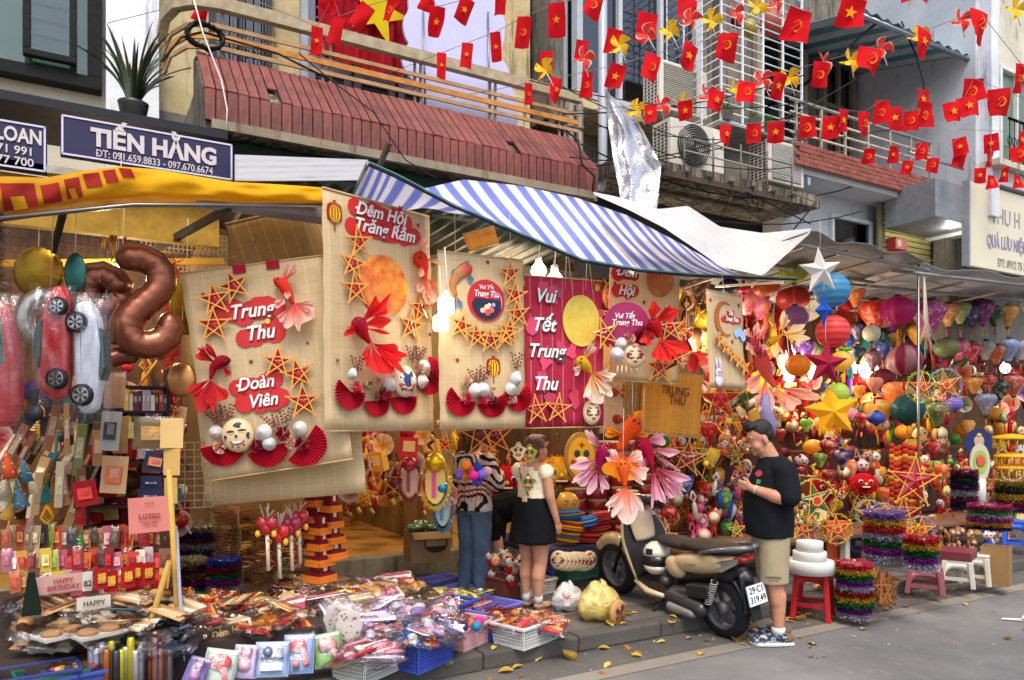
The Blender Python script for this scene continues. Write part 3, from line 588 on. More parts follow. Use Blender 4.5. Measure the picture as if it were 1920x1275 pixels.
# == awnings and sheets
def lerp_list(L_,s):
 x=s*(len(L_)-1);i=min(int(x),len(L_)-2);f=x-i;a,b=L_[i],L_[i+1]
 return tuple(a[k]*(1-f)+b[k]*f for k in range(len(a)))
YT=[(-120,340),(0,332),(80,335),(150,322),(225,312),(300,318),(380,332),(450,343),(530,347),(606,352)]
YB=[(-120,412),(0,400),(80,388),(150,376),(225,367),(300,366),(380,370),(450,374),(530,376),(606,380)]
t=thing('yellow_awning','sagging yellow tarpaulin awning with faded red letters','awning')
def ysurf(s,q,off=0):
 px,p1=lerp_list(YT,s);_,p2=lerp_list(YB,s);v=5.25-.2*s;zz=.012*sin(s*40+q*7)+.02*noi(s*14,q*4)
 if q<.2:k=(.2-q)/.2;p=PV(px,p1,v);return Vector((p.x,v+.4*k,p.z+.12*k))
 if q>.8:k=(q-.8)/.2;p=PV(px,p2,v);return Vector((p.x,v+.28*k,p.z+.015*k))
 k=(q-.2)/.6;p=PV(px,p1+(p2-p1)*k,v-.03*sin(pi*k)-zz-off);return p
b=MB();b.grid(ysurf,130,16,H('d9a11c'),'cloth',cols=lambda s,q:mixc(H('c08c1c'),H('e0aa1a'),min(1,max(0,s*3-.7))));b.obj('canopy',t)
b=MB()
for x0,x1,q0,q1 in((.11,.2,.3,.78),(.215,.27,.34,.76),(.285,.33,.3,.74),(.34,.385,.26,.55),(.0,.09,.3,.8),(.395,.43,.24,.5),(.44,.475,.23,.42)):
 b.grid(lambda s,q:ysurf(x0+(x1-x0)*s+.012*q,q0+(q1-q0)*q,.008),6,5,H('9e2b22'),'cloth')
 if x0 in(.11,.285):b.grid(lambda s,q:ysurf(x0+(x1-x0)*(.3+.4*s)+.012*q,q0+(q1-q0)*(.5+.5*q),.014),4,3,H('cf991c'),'cloth')
b.obj('letter_print',t)
b=MB();a,c=PV(-100,420,5.1),PV(606,385,5.05);b.tube([a,PV(250,384,5.1),c],.014,H('7c7a76'),'metal',6);b.box((1.15,5.3,3.18),(1.0,.18,.06),H('8f94a5'),'dullmetal');b.obj('awning_tube',t)
b=MB();q0,q1=PV(100,470,5.9),PV(128,378,5.3);b.bar(q0,q1+Vector((0,0,.05)),.035,.05,H('3b3531'),'rust');q0,q1=PV(285,470,6.3),PV(430,390,5.3);b.bar(q0,q1,.035,.05,H('4b423a'),'rust');b.obj('strut',t)
b=MB();b.grid(lambda s,q:PV(440+250*s,290+10*s+(50-12*s)*q,5.75-.25*q+.008*sin(q*26+s*5)+.012*noi(s*8,q*5)),40,26,H('a7a7a9'),'paper');tag(b.obj('grey_sheet',solid=.004),'grey corrugated plastic sheet beside the TIẾN HẰNG sign','roof sheet')
HEM=[(690,306),(740,328),(850,385),(960,432),(1090,487),(1200,506),(1300,515),(1400,519),(1492,522)]
RZL=[(3.34,),(3.44,),(3.66,),(3.84,),(3.88,),(3.86,),(3.78,),(3.6,),(3.4,)]
t=thing('striped_awning','blue and white striped awning sloping over the bamboo panels','awning')
def ssurf(s,q):
 px,py=lerp_list(HEM,s);p=PV(px,py,4.82);rz_=lerp_list(RZL,s)[0];k=1-q
 return Vector((p.x+.12*k,4.82+1.05*k,p.z+(rz_-p.z)*k-.1*sin(pi*k)*(.5+.5*sin(s*9))+.012*sin(s*60)*k*(1-k)*4))
b=MB();BL,WH=H('6674bc'),H('cfd0d8')
b.grid(ssurf,208,14,WH,'cloth',cols=lambda s,q:BL if int(s*26*2+.001)%2 else WH);b.obj('canopy',t)
b=MB();b.tube([ssurf(i/60,1)+Vector((0,-.01,-.012)) for i in range(61)],.011,H('2b3350'),'cloth',6,cap=True);b.tube([ssurf(i/60,1)+Vector((0,-.016,.004)) for i in range(61)],.005,H('6fae8a'),'cloth',5);b.obj('hem',t)
b=MB();b.bar(ssurf(0,1),ssurf(.02,.0),.02,.03,H('8a8680'),'metal')
for s in(.3,.62,.98):b.bar(ssurf(s,1)+Vector((0,.04,-.03)),ssurf(s,0)+Vector((0,0,-.25)),.018,.025,H('a8a49c'),'metal')
b.obj('frame',t)
b=MB();q0,q1=PV(680,385,5.6),PV(730,268,5.3);b.bar(q0,q1,.035,.03,H('4a3a30'),'rust');b.bar(q0+(q1-q0)*.25,q0+(q1-q0)*.6,.06,.05,H('a9a5a0'),'cloth');tag(b.obj('wooden_pole'),'rough wooden pole end wrapped in plastic above the tallest panel','pole')
UP=[(1112,360),(1170,372),(1235,392),(1290,386),(1350,425),(1430,437),(1522,428)];LO=[(1116,366),(1180,394),(1245,427),(1300,464),(1352,500),(1430,517),(1518,438)]
b=MB();b.grid(lambda s,q:PV(lerp_list(UP,s)[0]*(1-q)+lerp_list(LO,s)[0]*q,lerp_list(UP,s)[1]*(1-q)+lerp_list(LO,s)[1]*q-6*sin(pi*q)*sin(s*13),5.35-.75*q-.12*sin(pi*q)+.07*noi(s*6,q*3)+.04*sin(s*17+q*4)*q),60,18,H('e0ded8'),'cloth')
tag(b.obj('white_tarp',sub=1),'creased white tarpaulin draped over the striped awning end','tarpaulin')
ST=[(1133,168),(1190,215),(1215,262),(1240,310),(1232,392)];SL=[(1133,160),(1140,230),(1150,300),(1160,350),(1165,388)]
b=MB();b.grid(lambda s,q:PV(lerp_list(SL,q)[0]*(1-s)+lerp_list(ST,q)[0]*s,lerp_list(SL,q)[1]*(1-s)+lerp_list(ST,q)[1]*s,5.85-.3*q+.05*sin(s*9+q*2)+.05*noi(s*5,q*6)),16,40,(1,1,1),'sheet');tag(b.obj('plastic_sheet',sub=1),'crinkled clear plastic sheet hanging beside the grey drain pipe','plastic sheet')
def canopy(label,px0,py0,px1,py1,v0,v1,drop,col,tubes):
 a,c=PV(px0,py0,v0),PV(px1,py1,v0);t=thing('stall_canopy',label,'canopy')
 b=MB();b.grid(lambda s,q:(a.x+(c.x-a.x)*s,v0+(v1-v0)*q,a.z+(c.z-a.z)*s-drop*q+.02*sin(s*19)*(1-q)+.03*noi(s*7,q*3)),40,12,col,'cloth');b.obj('canopy',t,solid=.006)
 b=MB()
 for v,dz in tubes:b.tube([(a.x-.1,v,a.z-.09-dz),(c.x+.05,v,c.z-.09-dz)],.022,H('7d7f7f'),'dullmetal',7)
 for k in range(4):u=a.x+(c.x-a.x)*(.08+.28*k);b.bar((u,v0+.1,a.z-.07),(u,v1,a.z-.1-drop),.025,.025,H('8a7a66'),'dullmetal')
 b.obj('frame',t);return t
canopy('sloping grey canopy above the star lantern column',1512,436,1752,488,4.75,6.6,.12,H('8d8a86'),((4.85,0),(5.5,.03)))
canopy('long grey canopy over the far right lantern stall',1690,492,2010,530,4.95,6.6,.1,H('a6a6a8'),((5.0,.0),(5.6,.05),(6.2,.08)))
b=MB();b.grid(lambda s,q:PV(1650+330*s,540+18*s+(34-6*s)*q+5*sin(s*20)*q,6.6+.25*(1-q)+.03*noi(s*9,q*4)),50,8,H('cfc6ba'),'cloth');tag(b.obj('white_tarp'),'pale tarpaulin edge hanging under the far right canopy','tarpaulin')
# == loose cables
def cable(label,pts,r=.008,col=H('1c1b1b'),cat='cable',coils=None,name='cable'):
 b=MB();b.tube(pts,r,col,'rubber',5)
 if coils:
  c,R_,n_=coils
  for k in range(n_):b.tube([c+Vector((R_*rr(.85,1.1)*cos(x),rr(-.04,.04),R_*rr(.6,.75)*sin(x))) for x in[2*pi*j/18 for j in range(18)]],r,col,'rubber',5,closed=True)
 return tag(b.obj(name),label,cat)
cable('black cable coil hooked over the balcony rail',[PV(300,120,6.4),PV(340,70,6.45),PV(380,60,6.45),PV(520,100,6.4),PV(620,150,6.35)],.01,coils=(PV(385,68,6.42),.14,8))
cable('white cable hanging down the tiled balcony',[PV(358,-20,6.2),PV(380,60,6.1),PV(415,150,5.96),PV(426,205,5.94),PV(424,245,5.93)],.006,H('cfc9c0'))
cable('thin black cable looping across the tiled balcony',[PV(560,100,6.1),PV(620,150,6.0),PV(700,210,5.93),PV(760,300,5.9),PV(820,335,5.9)],.006)
cable('black cables bundled at the right end of the tiles',[PV(1062,245,6.2),PV(1085,265,6.1),PV(1092,310,5.9),PV(1115,330,5.9),PV(1112,360,5.9)],.012)
cable('sagging black cable under the grimy ledge',[PV(1130,330,5.9),PV(1200,345,5.9),PV(1300,385,5.9),PV(1400,360,5.9),PV(1520,420,6.2)],.009)
cable('black cable hanging from the striped roof corner at top right',[PV(1690,40,5.9),PV(1720,110,5.8),PV(1733,160,5.8),PV(1725,200,5.8)],.012)
for i in range(9):
 x0,y0,x1,y1=rr(980,1100),rr(150,330),rr(1380,1760),rr(120,400);v=rr(5.9,6.1);P0,P1=PV(x0,y0,v),PV(x1,y1,v);sg=rr(.1,.4)
 cable('thin dark street cable sagging across the upper fronts',[P0.lerp(P1,k/10)-Vector((0,0,sg*4*k/10*(1-k/10))) for k in range(11)],rr(.004,.009))
# == bunting
ROWS={'a':(6.9,6.2,'upper cloud board string'),'z':(6.4,5.6,'top balcony string'),'b':(7.0,5.2,'steep glass bay string'),'d':(7.4,5.6,'long window cage string'),'e':(7.6,8.8,'level brick parapet string'),'g':(8.9,9.6,'lowest string under parapet'),'h':(8.0,8.6,'grey flank string')}
FL=[('z',394,20,22,45,-.4,0),('z',443,2,24,36,-.2,0),('z',595,75,20,50,0,1),('z',646,56,26,50,-.4,0),('z',632,8,28,30,-.5,0),('z',703,36,27,52,-.45,0),('z',749,18,26,44,-.45,2),('z',805,6,26,30,-.1,0),('a',828,123,17,48,0,1),('a',877,105,20,50,0,1),('a',927,86,19,52,.05,1),('a',988,59,26,56,-.15,2),('a',1047,35,30,60,-.12,1),('a',1120,14,30,42,-.15,2),('z',832,38,27,52,-.4,1),('z',886,20,27,46,-.35,1),('z',945,6,26,38,-.25,0),('b',992,176,15,40,-.05,2),('b',1044,168,22,44,0,1),('b',1102,157,22,46,.0,2),('b',1166,142,30,43,-.25,1),('b',1230,127,30,50,-.15,2),('b',1302,107,34,48,-.25,1),('b',1373,88,34,52,-.25,2),('b',1510,46,45,58,-.25,2),('b',1608,21,48,52,-.2,1),('b',1720,-4,40,24,-.2,0),('d',1160,76,28,44,-.25,0),('d',1221,50,36,52,-.2,0),('d',1027,118,24,44,-.1,0),('d',1094,95,22,40,-.05,0),('d',1292,20,34,44,-.1,0),('d',1220,214,22,38,0,1),('d',1286,206,26,34,-.1,1),('d',1349,188,28,38,-.2,1),('d',1405,174,30,44,-.15,2),('d',1467,160,28,46,-.1,1),('d',1544,138,30,44,-.15,2),('d',1638,112,42,46,-.2,2),('d',1740,81,38,48,-.25,1),('d',1840,49,44,58,-.15,2),('d',1915,145,26,50,0,2),('e',1361,252,24,37,0,1),('e',1413,249,25,36,0,2),('e',1455,247,28,38,0,1),('e',1512,237,32,38,.1,2),('e',1559,239,29,42,0,1),('e',1580,225,27,38,.1,1),('e',1618,231,29,42,.05,2),('e',1653,209,27,42,.05,2),('e',1672,224,28,44,.05,1),('e',1706,227,24,38,.1,2),('e',1731,185,29,34,.05,1),('e',1738,214,31,44,.05,2),('e',1781,210,30,37,.1,1),('e',1807,202,32,42,.12,1),('e',1824,168,36,42,.1,2),('e',1872,191,36,50,.05,2),('g',1634,292,20,28,-.15,2),('g',1678,289,18,32,0,1),('g',1728,284,19,33,.03,2),('g',1706,314,18,26,-.2,1),('g',1752,310,20,28,-.1,2),('g',1797,276,22,36,.05,1),('g',1806,300,20,34,-.2,0),('g',1858,268,23,34,0,1),('g',1857,297,24,29,-.05,2),('g',1838,329,19,28,0,1),('g',1858,341,20,25,.03,2),('g',1886,326,20,28,0,1),('g',1907,341,19,26,.0,1),('g',1908,290,26,30,.05,2),('h',1915,262,22,30,.05,1)]
PW=[('d',1022,131,1),('d',1095,110,0),('d',1162,86,1),('d',1213,66,0),('d',1257,60,1),('d',1296,38,0),('d',1333,38,1),('d',1378,24,0),('d',1418,12,1),('d',1456,4,0),('d',1195,207,1),('d',1240,197,0),('d',1280,194,1),('d',1326,178,0),('d',1378,166,1),('d',1430,151,0),('d',1480,147,1),('d',1543,118,0),('d',1595,113,1),('d',1652,92,0),('d',1722,68,1),('d',1802,38,0),('d',1905,17,1)]
FRED=H('d3101c')
def emblem(b,k,r,T):
 c=H('f0852a') if k==2 else H('f2a32a')
 if k==1:b.prism(star_pts(r,.4),.003,c,'cloth',T)
 else:
  arc=[(r*cos(x),r*sin(x)) for x in[(-1.9+.27*j) for j in range(14)]];inn=[(r*.7*cos(x)-.08*r,r*.72*sin(x)+.06*r) for x in[(-1.8+.26*j) for j in range(13)]][::-1]
  o_=arc+inn
  for i in range(12):b.add([(arc[i][0],0,arc[i][1]),(arc[i+1][0],0,arc[i+1][1]),(inn[11-i][0],0,inn[11-i][1]),(inn[12-i][0],0,inn[12-i][1])],[(0,1,2,3)],c,'cloth',T)
  b.bar((-r*.75,0,-r*.75),(r*.5,0,r*.5),.003,r*.22,c,'cloth',T,up=(0,1,0));b.bar((-r*.55,0,r*.35),(-.05*r,0,r*.8),.004,r*.36,c,'cloth',T,up=(0,1,0))
pts_row={}
cnt={}
for k in ROWS:pts_row[k]=[]
for f in sorted(FL,key=lambda f:f[1]):
 row,px,py,w,h,tilt,em=f;y0,y1,nm=ROWS[row];xs=[g[1] for g in FL if g[0]==row];s=(px-min(xs))/max(1,max(xs)-min(xs));Y=y0+(y1-y0)*s+rr(-.12,.12)
 top=PY(px+sin(tilt)*h*.5,py-h/2,Y);m_=Y/FPX;fw,fh=w*m_*1.06,h*m_
 i=cnt[row]=cnt.get(row,0)+1;nl={0:'plain creased red flag',1:'red flag with yellow star',2:'red flag with hammer and sickle'}[em]
 t=thing('party_flag','%s, %s from left on the %s'%(nl,ordn(i-1),nm),'flag',top,CAMYAW+rr(-.5,.5),group='flags on the street bunting');t.rotation_euler.y=-tilt+rr(-.1,.1);t.rotation_euler.x=rr(-.15,.25)
 ph=rr(0,6);b=MB();am=rr(.12,.3)*fw
 fn=lambda s,q:((s-.5)*fw,am*sin(s*3.2+ph+q*2.2)*(.25+q)+.02*fw*sin(q*9+ph),-q*fh)
 b.grid(fn,6,8,jit(FRED,.08),'cloth');b.obj('cloth',t)
 if em:b=MB();emblem(b,em,min(fw,fh)*.25,TR((0,fn(.5,.5)[1]-.012-am*.12,-fh*.5)));b.obj('emblem',t)
 if not(row=='d' and py<130 and px<1300):pts_row[row].append((px,top))
for i,f in enumerate(PW):
 row,px,py,yel=f;Y=5.9 if py<135 and px<1470 else 7.2-1.5*(px-1195)/710;c=PY(px,py,Y);m_=Y/FPX;r=(23 if Y<7 else 22)*m_
 t=thing('paper_pinwheel','%s paper pinwheel, %s from the left on the %s bunting string'%('yellow' if yel else 'red',ordn(i if i<10 else i-10),'higher' if i<10 else 'lower'),'pinwheel',c,CAMYAW+rr(-.7,.7),group='pinwheels on the street bunting');a0=rr(0,2)
 col=H('edb91c') if yel else H('e0382c')
 for k in range(4):
  al=a0+k*pi/2;d=Vector((cos(al),0,sin(al)));e=Vector((-sin(al),0,cos(al)));b=MB()
  fn=lambda s,q:d*(r*q*1.05)+e*(r*.62*s*sin(pi*min(1,q*.9+.1))*(1-.25*q))+Vector((0,-r*.42*s*sin(pi*q),0))
  b.grid(fn,4,5,jit(col,.1),'paper',cols=lambda s,q:H('f1e6cf') if(s>.8 and not yel) else col);q_=fn(.45,.7);b.prism([(q_.x+x,q_.z+z) for x,z in star_pts(r*.13)],.002,H('a8801a') if yel else H('a31a1a'),'paper',y0=q_.y-.012);b.obj('blade',t)
 b=MB();b.tube([(0,0,0),(r*.5,.05,-r*1.2)],.004,H('e4ded2'),'plastic',5);b.obj('stick',t)
for k,P in pts_row.items():
 P.sort(key=lambda q:q[0]);pp=[q[1] for q in P]
 if len(pp)<2:pp.append(pp[0]+Vector((.5,-.1,.05)))
 st=pp[0]+(pp[0]-pp[1]).normalized()*.9;en=pp[-1]+(pp[-1]-pp[-2]).normalized()*1.2
 b=MB();b.tube([st]+pp+[en],.0028,H('9c8f88'),'cloth',4);tag(b.obj('bunting_string'),'thin string carrying flags, the '+ROWS[k][2],'string','bunting strings')
# == decorated bamboo panels
STRAW,FOILR=H('d2963a'),H('a5121c')
class Pan:
 """a hanging panel given by its photograph corners and distances; local x along its top edge, z up, y into the shop"""
 def __init__(s,name,label,TL,TR_,BL,YL,YR,mat,cat='wall hanging',group='decorated panels along the stall front',th=.012,wav=.012,roll=True):
  a,c,e=PY(*TL,YL),PY(*TR_,YR),PY(*BL,YL);ex=(c-a);w=ex.length;ex.normalize()
  dn=e-a;ez=-(dn-ex*dn.dot(ex));h=ez.length;ez.normalize();ey=ez.cross(ex)
  s.M=Matrix((ex,ey,ez)).transposed().to_4x4();s.M.translation=a;s.I=s.M.inverted();s.w,s.h=w,h
  s.t=thing(name,label,cat,a,0,group);s.t.matrix_world=s.M;s.t.location=a;s.t.rotation_euler=s.M.to_euler()
  b=MB();ph=rr(0,6)
  b.grid(lambda u,q:(w*u+.004*sin(q*30),wav*sin(u*4+ph)*q+.004*sin(q*9+ph),-h*q+.003*sin(u*23)),14,16,(.5,.5,.5),mat);b.obj('mat',s.t,solid=.004)
  b=MB();b.tube([(0,0,0),(w,0,0)],.007,H('b89a62'),'wood',6);b.obj('batten',s.t);b=MB();b.tube([(0,wav*sin(ph),-h),(w,wav*sin(4+ph),-h)],.006,H('b89a62'),'wood',6);b.obj('batten',s.t)
 def at(s,px,py):
  o=s.I@Vector((0,0,CAMH));d=s.I.to_3x3()@ray(px,py);p=o+d*(-o.y/d.y);s.k=(s.M@p);s.m=mpp(s.k);return p.x,p.z
def straw_star(par,x,z,r,a0=0.,y=-.03,name='star_lantern',foil=FOILR,straw=STRAW,th=.0043,loc=None):
 b=MB();P=[(r*cos(a0+pi/2+2*pi*k/5),r*sin(a0+pi/2+2*pi*k/5)) for k in range(5)]
 pts=[(p*.93,q*.93) for p,q in star_pts(r,.385,pi/2+a0)];n=10
 b.add([(p,0,q) for p,q in pts]+[(0,-r*.16,0),(0,r*.1,0)],[(i,(i+1)%n,10) for i in range(n)]+[((i+1)%n,i,11) for i in range(n)],foil,'gloss')
 o=b.obj(name,par,loc if loc is not None else(x,y,z))
 for k in range(5):
  p,q=P[k],P[(k+2)%5];dx,dz=q[0]-p[0],q[1]-p[1];e=.07
  s=MB();s.bar((p[0]-dx*e,-.016-.003*(k%2),p[1]-dz*e),(q[0]+dx*e,-.016-.003*((k+1)%2),q[1]+dz*e),th*2,th*1.6,jit(straw,.1),'wood',up=(0,1,0));s.obj('straw',o)
 return o
def fan(par,x,z,r,a0,a1,y=-.034,c0=H('8a0a24'),c1=H('c20f2e')):
 n=44;b=MB()
 b.grid(lambda s,q:(r*q*cos(a0+(a1-a0)*s),-.014*q*(1 if int(round(s*n))%2 else-1),r*q*sin(a0+(a1-a0)*s)*(1-.015*(int(round(s*n))%2))),n,3,c1,'paper',smooth=False,cols=lambda s,q:mixc(c0,c1,min(1,q*1.3)))
 return b.obj('paper_fan',par,(x,y,z))
def hat(par,x,z,r,y=-.05,c=H('cfccc8')):
 b=MB();b.lathe([(r,0),(r*.96,.006),(r*.55,r*.5),(r*.08,r*.98),(.0005,r)],c,'paper',18,Matrix.Rotation(pi/2,4,'X'));return b.obj('cone_hat',par,(x,y,z),rot=(rr(-.2,.4),0,rr(-.3,.3)))
def pompom(par,x,z,r,c,y=-.04,name='paper_flower',n=46,mat='paper'):
 b=MB()
 for i in range(n):
  th,ph=rr(0,2*pi),math.acos(rr(0,1));d=Vector((sin(ph)*cos(th),-cos(ph),sin(ph)*sin(th)));u=d.orthogonal().normalized();v=d.cross(u);k=rr(.75,1.05);w=r*.3;p=d*r*k
  b.add([d*r*.2,p+u*w+v*w*.3,p*1.06+v*w*.2*rr(-1,1),p-u*w-v*w*.3],[(0,1,2),(0,2,3)],jit(c,.25),mat)
 return b.obj(name,par,(x,y,z))
def berries(par,x,z,h,lean=0.,y=-.03):
 b=MB()
 for k in range(2):
  pts=[(lean*q*h+.012*(k*2-1)*q*3+.006*sin(q*6+k),-.01*q,h*q) for q in(0,.25,.5,.75,1)];b.tube(pts,.002,H('4a1a16'),'wood',4)
  for i in range(9):q=.25+.75*i/8;b.ball((lean*q*h+.012*(k*2-1)*q*3+(.014 if i%2 else-.014),-.012,h*q+.004),.0085,jit(H('6d0f1c'),.2),'gloss',7,5)
 return b.obj('berry_sprig',par,(x,y,z))
def mini(par,x,z,r,c=H('a3241e')):
 b=MB();b.prism(star_pts(r,.42),.003,c,'paper',y0=-.008);return b.obj('paper_star',par,(x,0,z))
def flatlantern(par,x,z,h):
 b=MB();r=h*.42;b.prism([(r*.45,h*.5),(-r*.45,h*.5)]+[(-r*sin(pi*(.5+.0)+.0)*(1 if i==0 else 1)*cos((i-3)/5.),h*.42-h*i*.14) for i in range(6)]+[(-r*.25,-h*.42),(r*.25,-h*.42)]+[(r*cos((i-3)/5.),h*.42-h*i*.14) for i in range(5,-1,-1)],.006,H('a8281c'),'paper',y0=-.01)
 for k in(-.62,-.2,.2,.62):b.grid(lambda s,q:(r*k*cos((q-.5)*2.2)+(s-.5)*r*.26*cos((q-.5)*2.4),-.014,h*(.42-.84*q)),1,8,H('e8c02c'),'paper')
 b.box((0,-.01,-h*.62),(r*.18,.004,h*.36),H('b03a3a'),'paper');b.box((0,-.01,h*.58),(r*.4,.004,h*.1),H('b03a3a'),'paper');return b.obj('paper_lantern',par,(x,0,z))
def moon(par,x,z,r,mat,sq=1.):
 b=MB();b.prism(circ(r,40,0,0,sq),.008,(.8,.5,.1),mat,y0=-.02);return b.obj('moon_disc',par,(x,0,z))
def script(par,x,z,lines,ch,lsp=1.25,y=-.016,fill=H('e4ddd6'),edge=H('7a1016'),blobc=H('c01a1c'),sh=.32,sx=.9,blob_=True,tilt=0.):
 ch*=1.22;b=MB();n=len(lines);L_=max(len(l) for l in lines)
 for i,l in enumerate(lines):
  zz=((n-1)/2-i)*ch*lsp;T=Matrix.Rotation(-tilt,4,'Y')@TR(((i-(n-1)/2)*ch*.35,y,zz))
  if blob_:
   w=len(l)*ch*.34
   for k in range(int(len(l)*1.3)+1):
    q=-w+2*w*k/max(1,int(len(l)*1.3));b.prism(circ(ch*rr(.6,.85),10,q,rr(-.25,.25)*ch),.003,jit(blobc,.1),'print',Matrix.Rotation(-tilt,4,'Y')@TR(((i-(n-1)/2)*ch*.35,y+.008-.0004*k,zz)))
  b.text(l,ch,edge,'print',T@TR((.003,.0035,-.004)),.085,.0015,sh,sx)
  b.text(l,ch,fill,'print',T@TR((0,-.001,0)),.03,.0018,sh,sx)
 return b.obj('lettering',par,(x,0,z))
def fin(b,root,ang,spread,ln,c0,c1,y=-.03,ruf=.1,n=14,m=7,dy=0.,sc=.1,ph=None,power=1.4):
 ph=rr(0,6) if ph is None else ph
 def f(s,q):
  a=ang+(s-.5)*spread*(.35+.65*q);l=ln*q*(1+sc*sin(s*pi*2.2+ph)+.16*noi(s*3.1,ph,2))*(.72+.28*sin(pi*s)**.6)
  return(root[0]+l*cos(a),y+dy*q*q*ln+ruf*ln*q*(1.1*noi(s*4.2,q*1.5,ph)+.25*sin(s*pi*3.3+ph+q)),root[1]+l*sin(a)-.06*ln*q*q)
 b.grid(f,n,m,c0,'fin',cols=lambda s,q:mixc(c0,c1,min(1,q**power+.12*noi(s*9,q*5,ph))))
def goldfish(par,pts,r,cb,c0,c1,fins,y=-.05,name='goldfish',loc=(0,0,0),fw=1.):
 """pts: centre line from nose to tail root in local x, z; fins: (position 0-1, angle, spread, length, dy)"""
 b=MB();n=len(pts);P=[Vector((p[0],y,p[1])) for p in pts];Q=[]
 for i in range(13):q=lerp_list([tuple(p) for p in P],i/12);Q.append(Vector(q))
 prof=[.25,.62,.86,.98,1,.97,.9,.8,.68,.56,.45,.36,.3];b.tube(Q,[r*k for k in prof],[mixc(cb,c0,i/12) for i in range(13)],'cloth',12)
 d=(Q[1]-Q[0]).normalized();sd=Vector((-d.z,0,d.x))
 for s in(1,-1):b.ball(Q[2]+Vector((0,-r*.75,0))+sd*s*r*.3,r*.2,H('1a1212'),'gloss',8,5)
 o=b.obj(name,par,loc)
 fins=list(fins)+[(min(1,q+.05),a+rr(-.5,.5),s_*.4,l*rr(.8,1.12),d-.12) for q,a,s_,l,d in fins]
 for q,ang,spr,ln,dy in fins:
  c=lerp_list([tuple(p) for p in P],q);f=MB();fin(f,(c[0],c[2]),ang,spr*.8,ln*.95,c0,c1,y-.012,.12,18,8,dy);f.obj('fin',o)
 return o
def mask(par,x,z,r,kind=0,y=-.05,sq=1.,name='papier_mache_mask'):
 skin=(H('cbb284'),H('c9b79c'),H('d8c49a'))[kind];b=MB();T=Matrix.Rotation(pi/2,4,'X')
 b.lathe([(r,0),(r*.97,r*.12),(r*.8,r*.3),(r*.45,r*.42),(.001,r*.46)],skin,'plastic',26,T@Matrix.Diagonal((sq,1.08,1,1)));o=b.obj(name,par,(x,y,z))
 def yy(px,pz):q=min(1,math.hypot(px/sq,pz/1.08)/r);return-r*(.46-.2*q*q-.26*q**6)-.003
 def patch(cx,cz,rx,rz_,c,n=12,a=0,a1=2*pi,nm='feature'):
  b=MB();P=[(cx+rx*cos(a+(a1-a)*i/n),cz+rz_*sin(a+(a1-a)*i/n)) for i in range(n+1)];P=P[:-1] if a1-a>6.2 else P
  b.add([(cx,yy(cx,cz)-.002,cz)]+[(p,yy(p,q),q) for p,q in P],[(0,i,(i+1)%len(P)) for i in range(len(P) if a1-a>6.2 else len(P)-1)],c,'print');b.obj(nm,o)
 K=H('1b1a22')
 if kind==0:
  patch(0,r*.55,r*.72,r*.42,K,12,.15,pi-.15,'hair');patch(r*.3,r*.62,r*.4,r*.2,K,8,nm='hair')
  for s in(-1,1):patch(s*r*.35,r*.18,r*.3,r*.16,K,8,.2,pi-.2,'brow');patch(s*r*.35,r*.12,r*.25,r*.1,skin,8,.2,pi-.2,'lid');patch(s*r*.72,-r*.12,r*.16,r*.22,H('202858'),10,nm='cheek')
  patch(0,-r*.08,r*.1,r*.12,K,8,nm='nose');patch(0,-r*.32,r*.46,r*.28,H('a32a22'),12,pi,2*pi,'mouth');patch(0,-r*.33,r*.34,r*.19,H('e9e4da'),10,pi,2*pi,'teeth')
  for s in(-.35,0,.35):patch(s*r,-r*(.78 if s==0 else .68),r*.06,r*.1,K,6,nm='mark')
 elif kind==1:
  patch(0,r*.3,r*.42,r*.7,H('243a68'),14,nm='forehead');patch(0,-r*.02,r*.2,r*.5,H('243a68'),10,nm='nose')
  for s in(-1,1):patch(s*r*.55,r*.2,r*.2,r*.26,H('e3d9c4'),10,nm='eye_patch');patch(s*r*.55,r*.2,r*.12,r*.14,K,8,nm='eye');patch(s*r*.55,-r*.3,r*.28,r*.14,H('b93a30'),10,nm='cheek');patch(s*r*.42,-r*.62,r*.2,r*.18,H('3d4a3a'),8,nm='jowl')
  patch(0,-r*.45,r*.34,r*.22,H('b62a28'),10,pi,2*pi,'mouth');patch(0,-r*.5,r*.16,r*.1,H('e6b4a8'),8,nm='tongue')
 else:
  for s in(-1,1):patch(s*r*.55,-r*.02,r*.26,r*.26,H('8c1c22'),10,nm='cheek');patch(s*r*.36,r*.3,r*.26,r*.1,K,8,.2,pi-.2,'brow');patch(s*r*.28,-r*.25,r*.22,r*.09,K,8,nm='moustache')
  patch(0,-r*.45,r*.22,r*.18,H('a82622'),10,pi,2*pi,'mouth');patch(0,r*.75,r*.3,r*.16,H('a82622'),8,nm='forehead_mark')
 return o
def hanger(par,w,z=.0,x=.0,c=H('8a2f38')):
 b=MB();b.tube([(x-w/2,-.01,z),(x,-.01,z+w*.5),(x+w/2,-.01,z)],.003,c,'plastic',5);b.tube([(x,-.01,z+w*.5),(x+.01,-.01,z+w*.7),(x+.03,-.01,z+w*.8),(x+.035,-.01,z+w*.95),(x+.005,-.01,z+w*1.02)],.003,H('3a2c2a'),'plastic',5);b.obj('wire_hanger',par)
CREAM,DRED,ROSE=H('cf9f84'),H('8a1026'),H('c8243c')
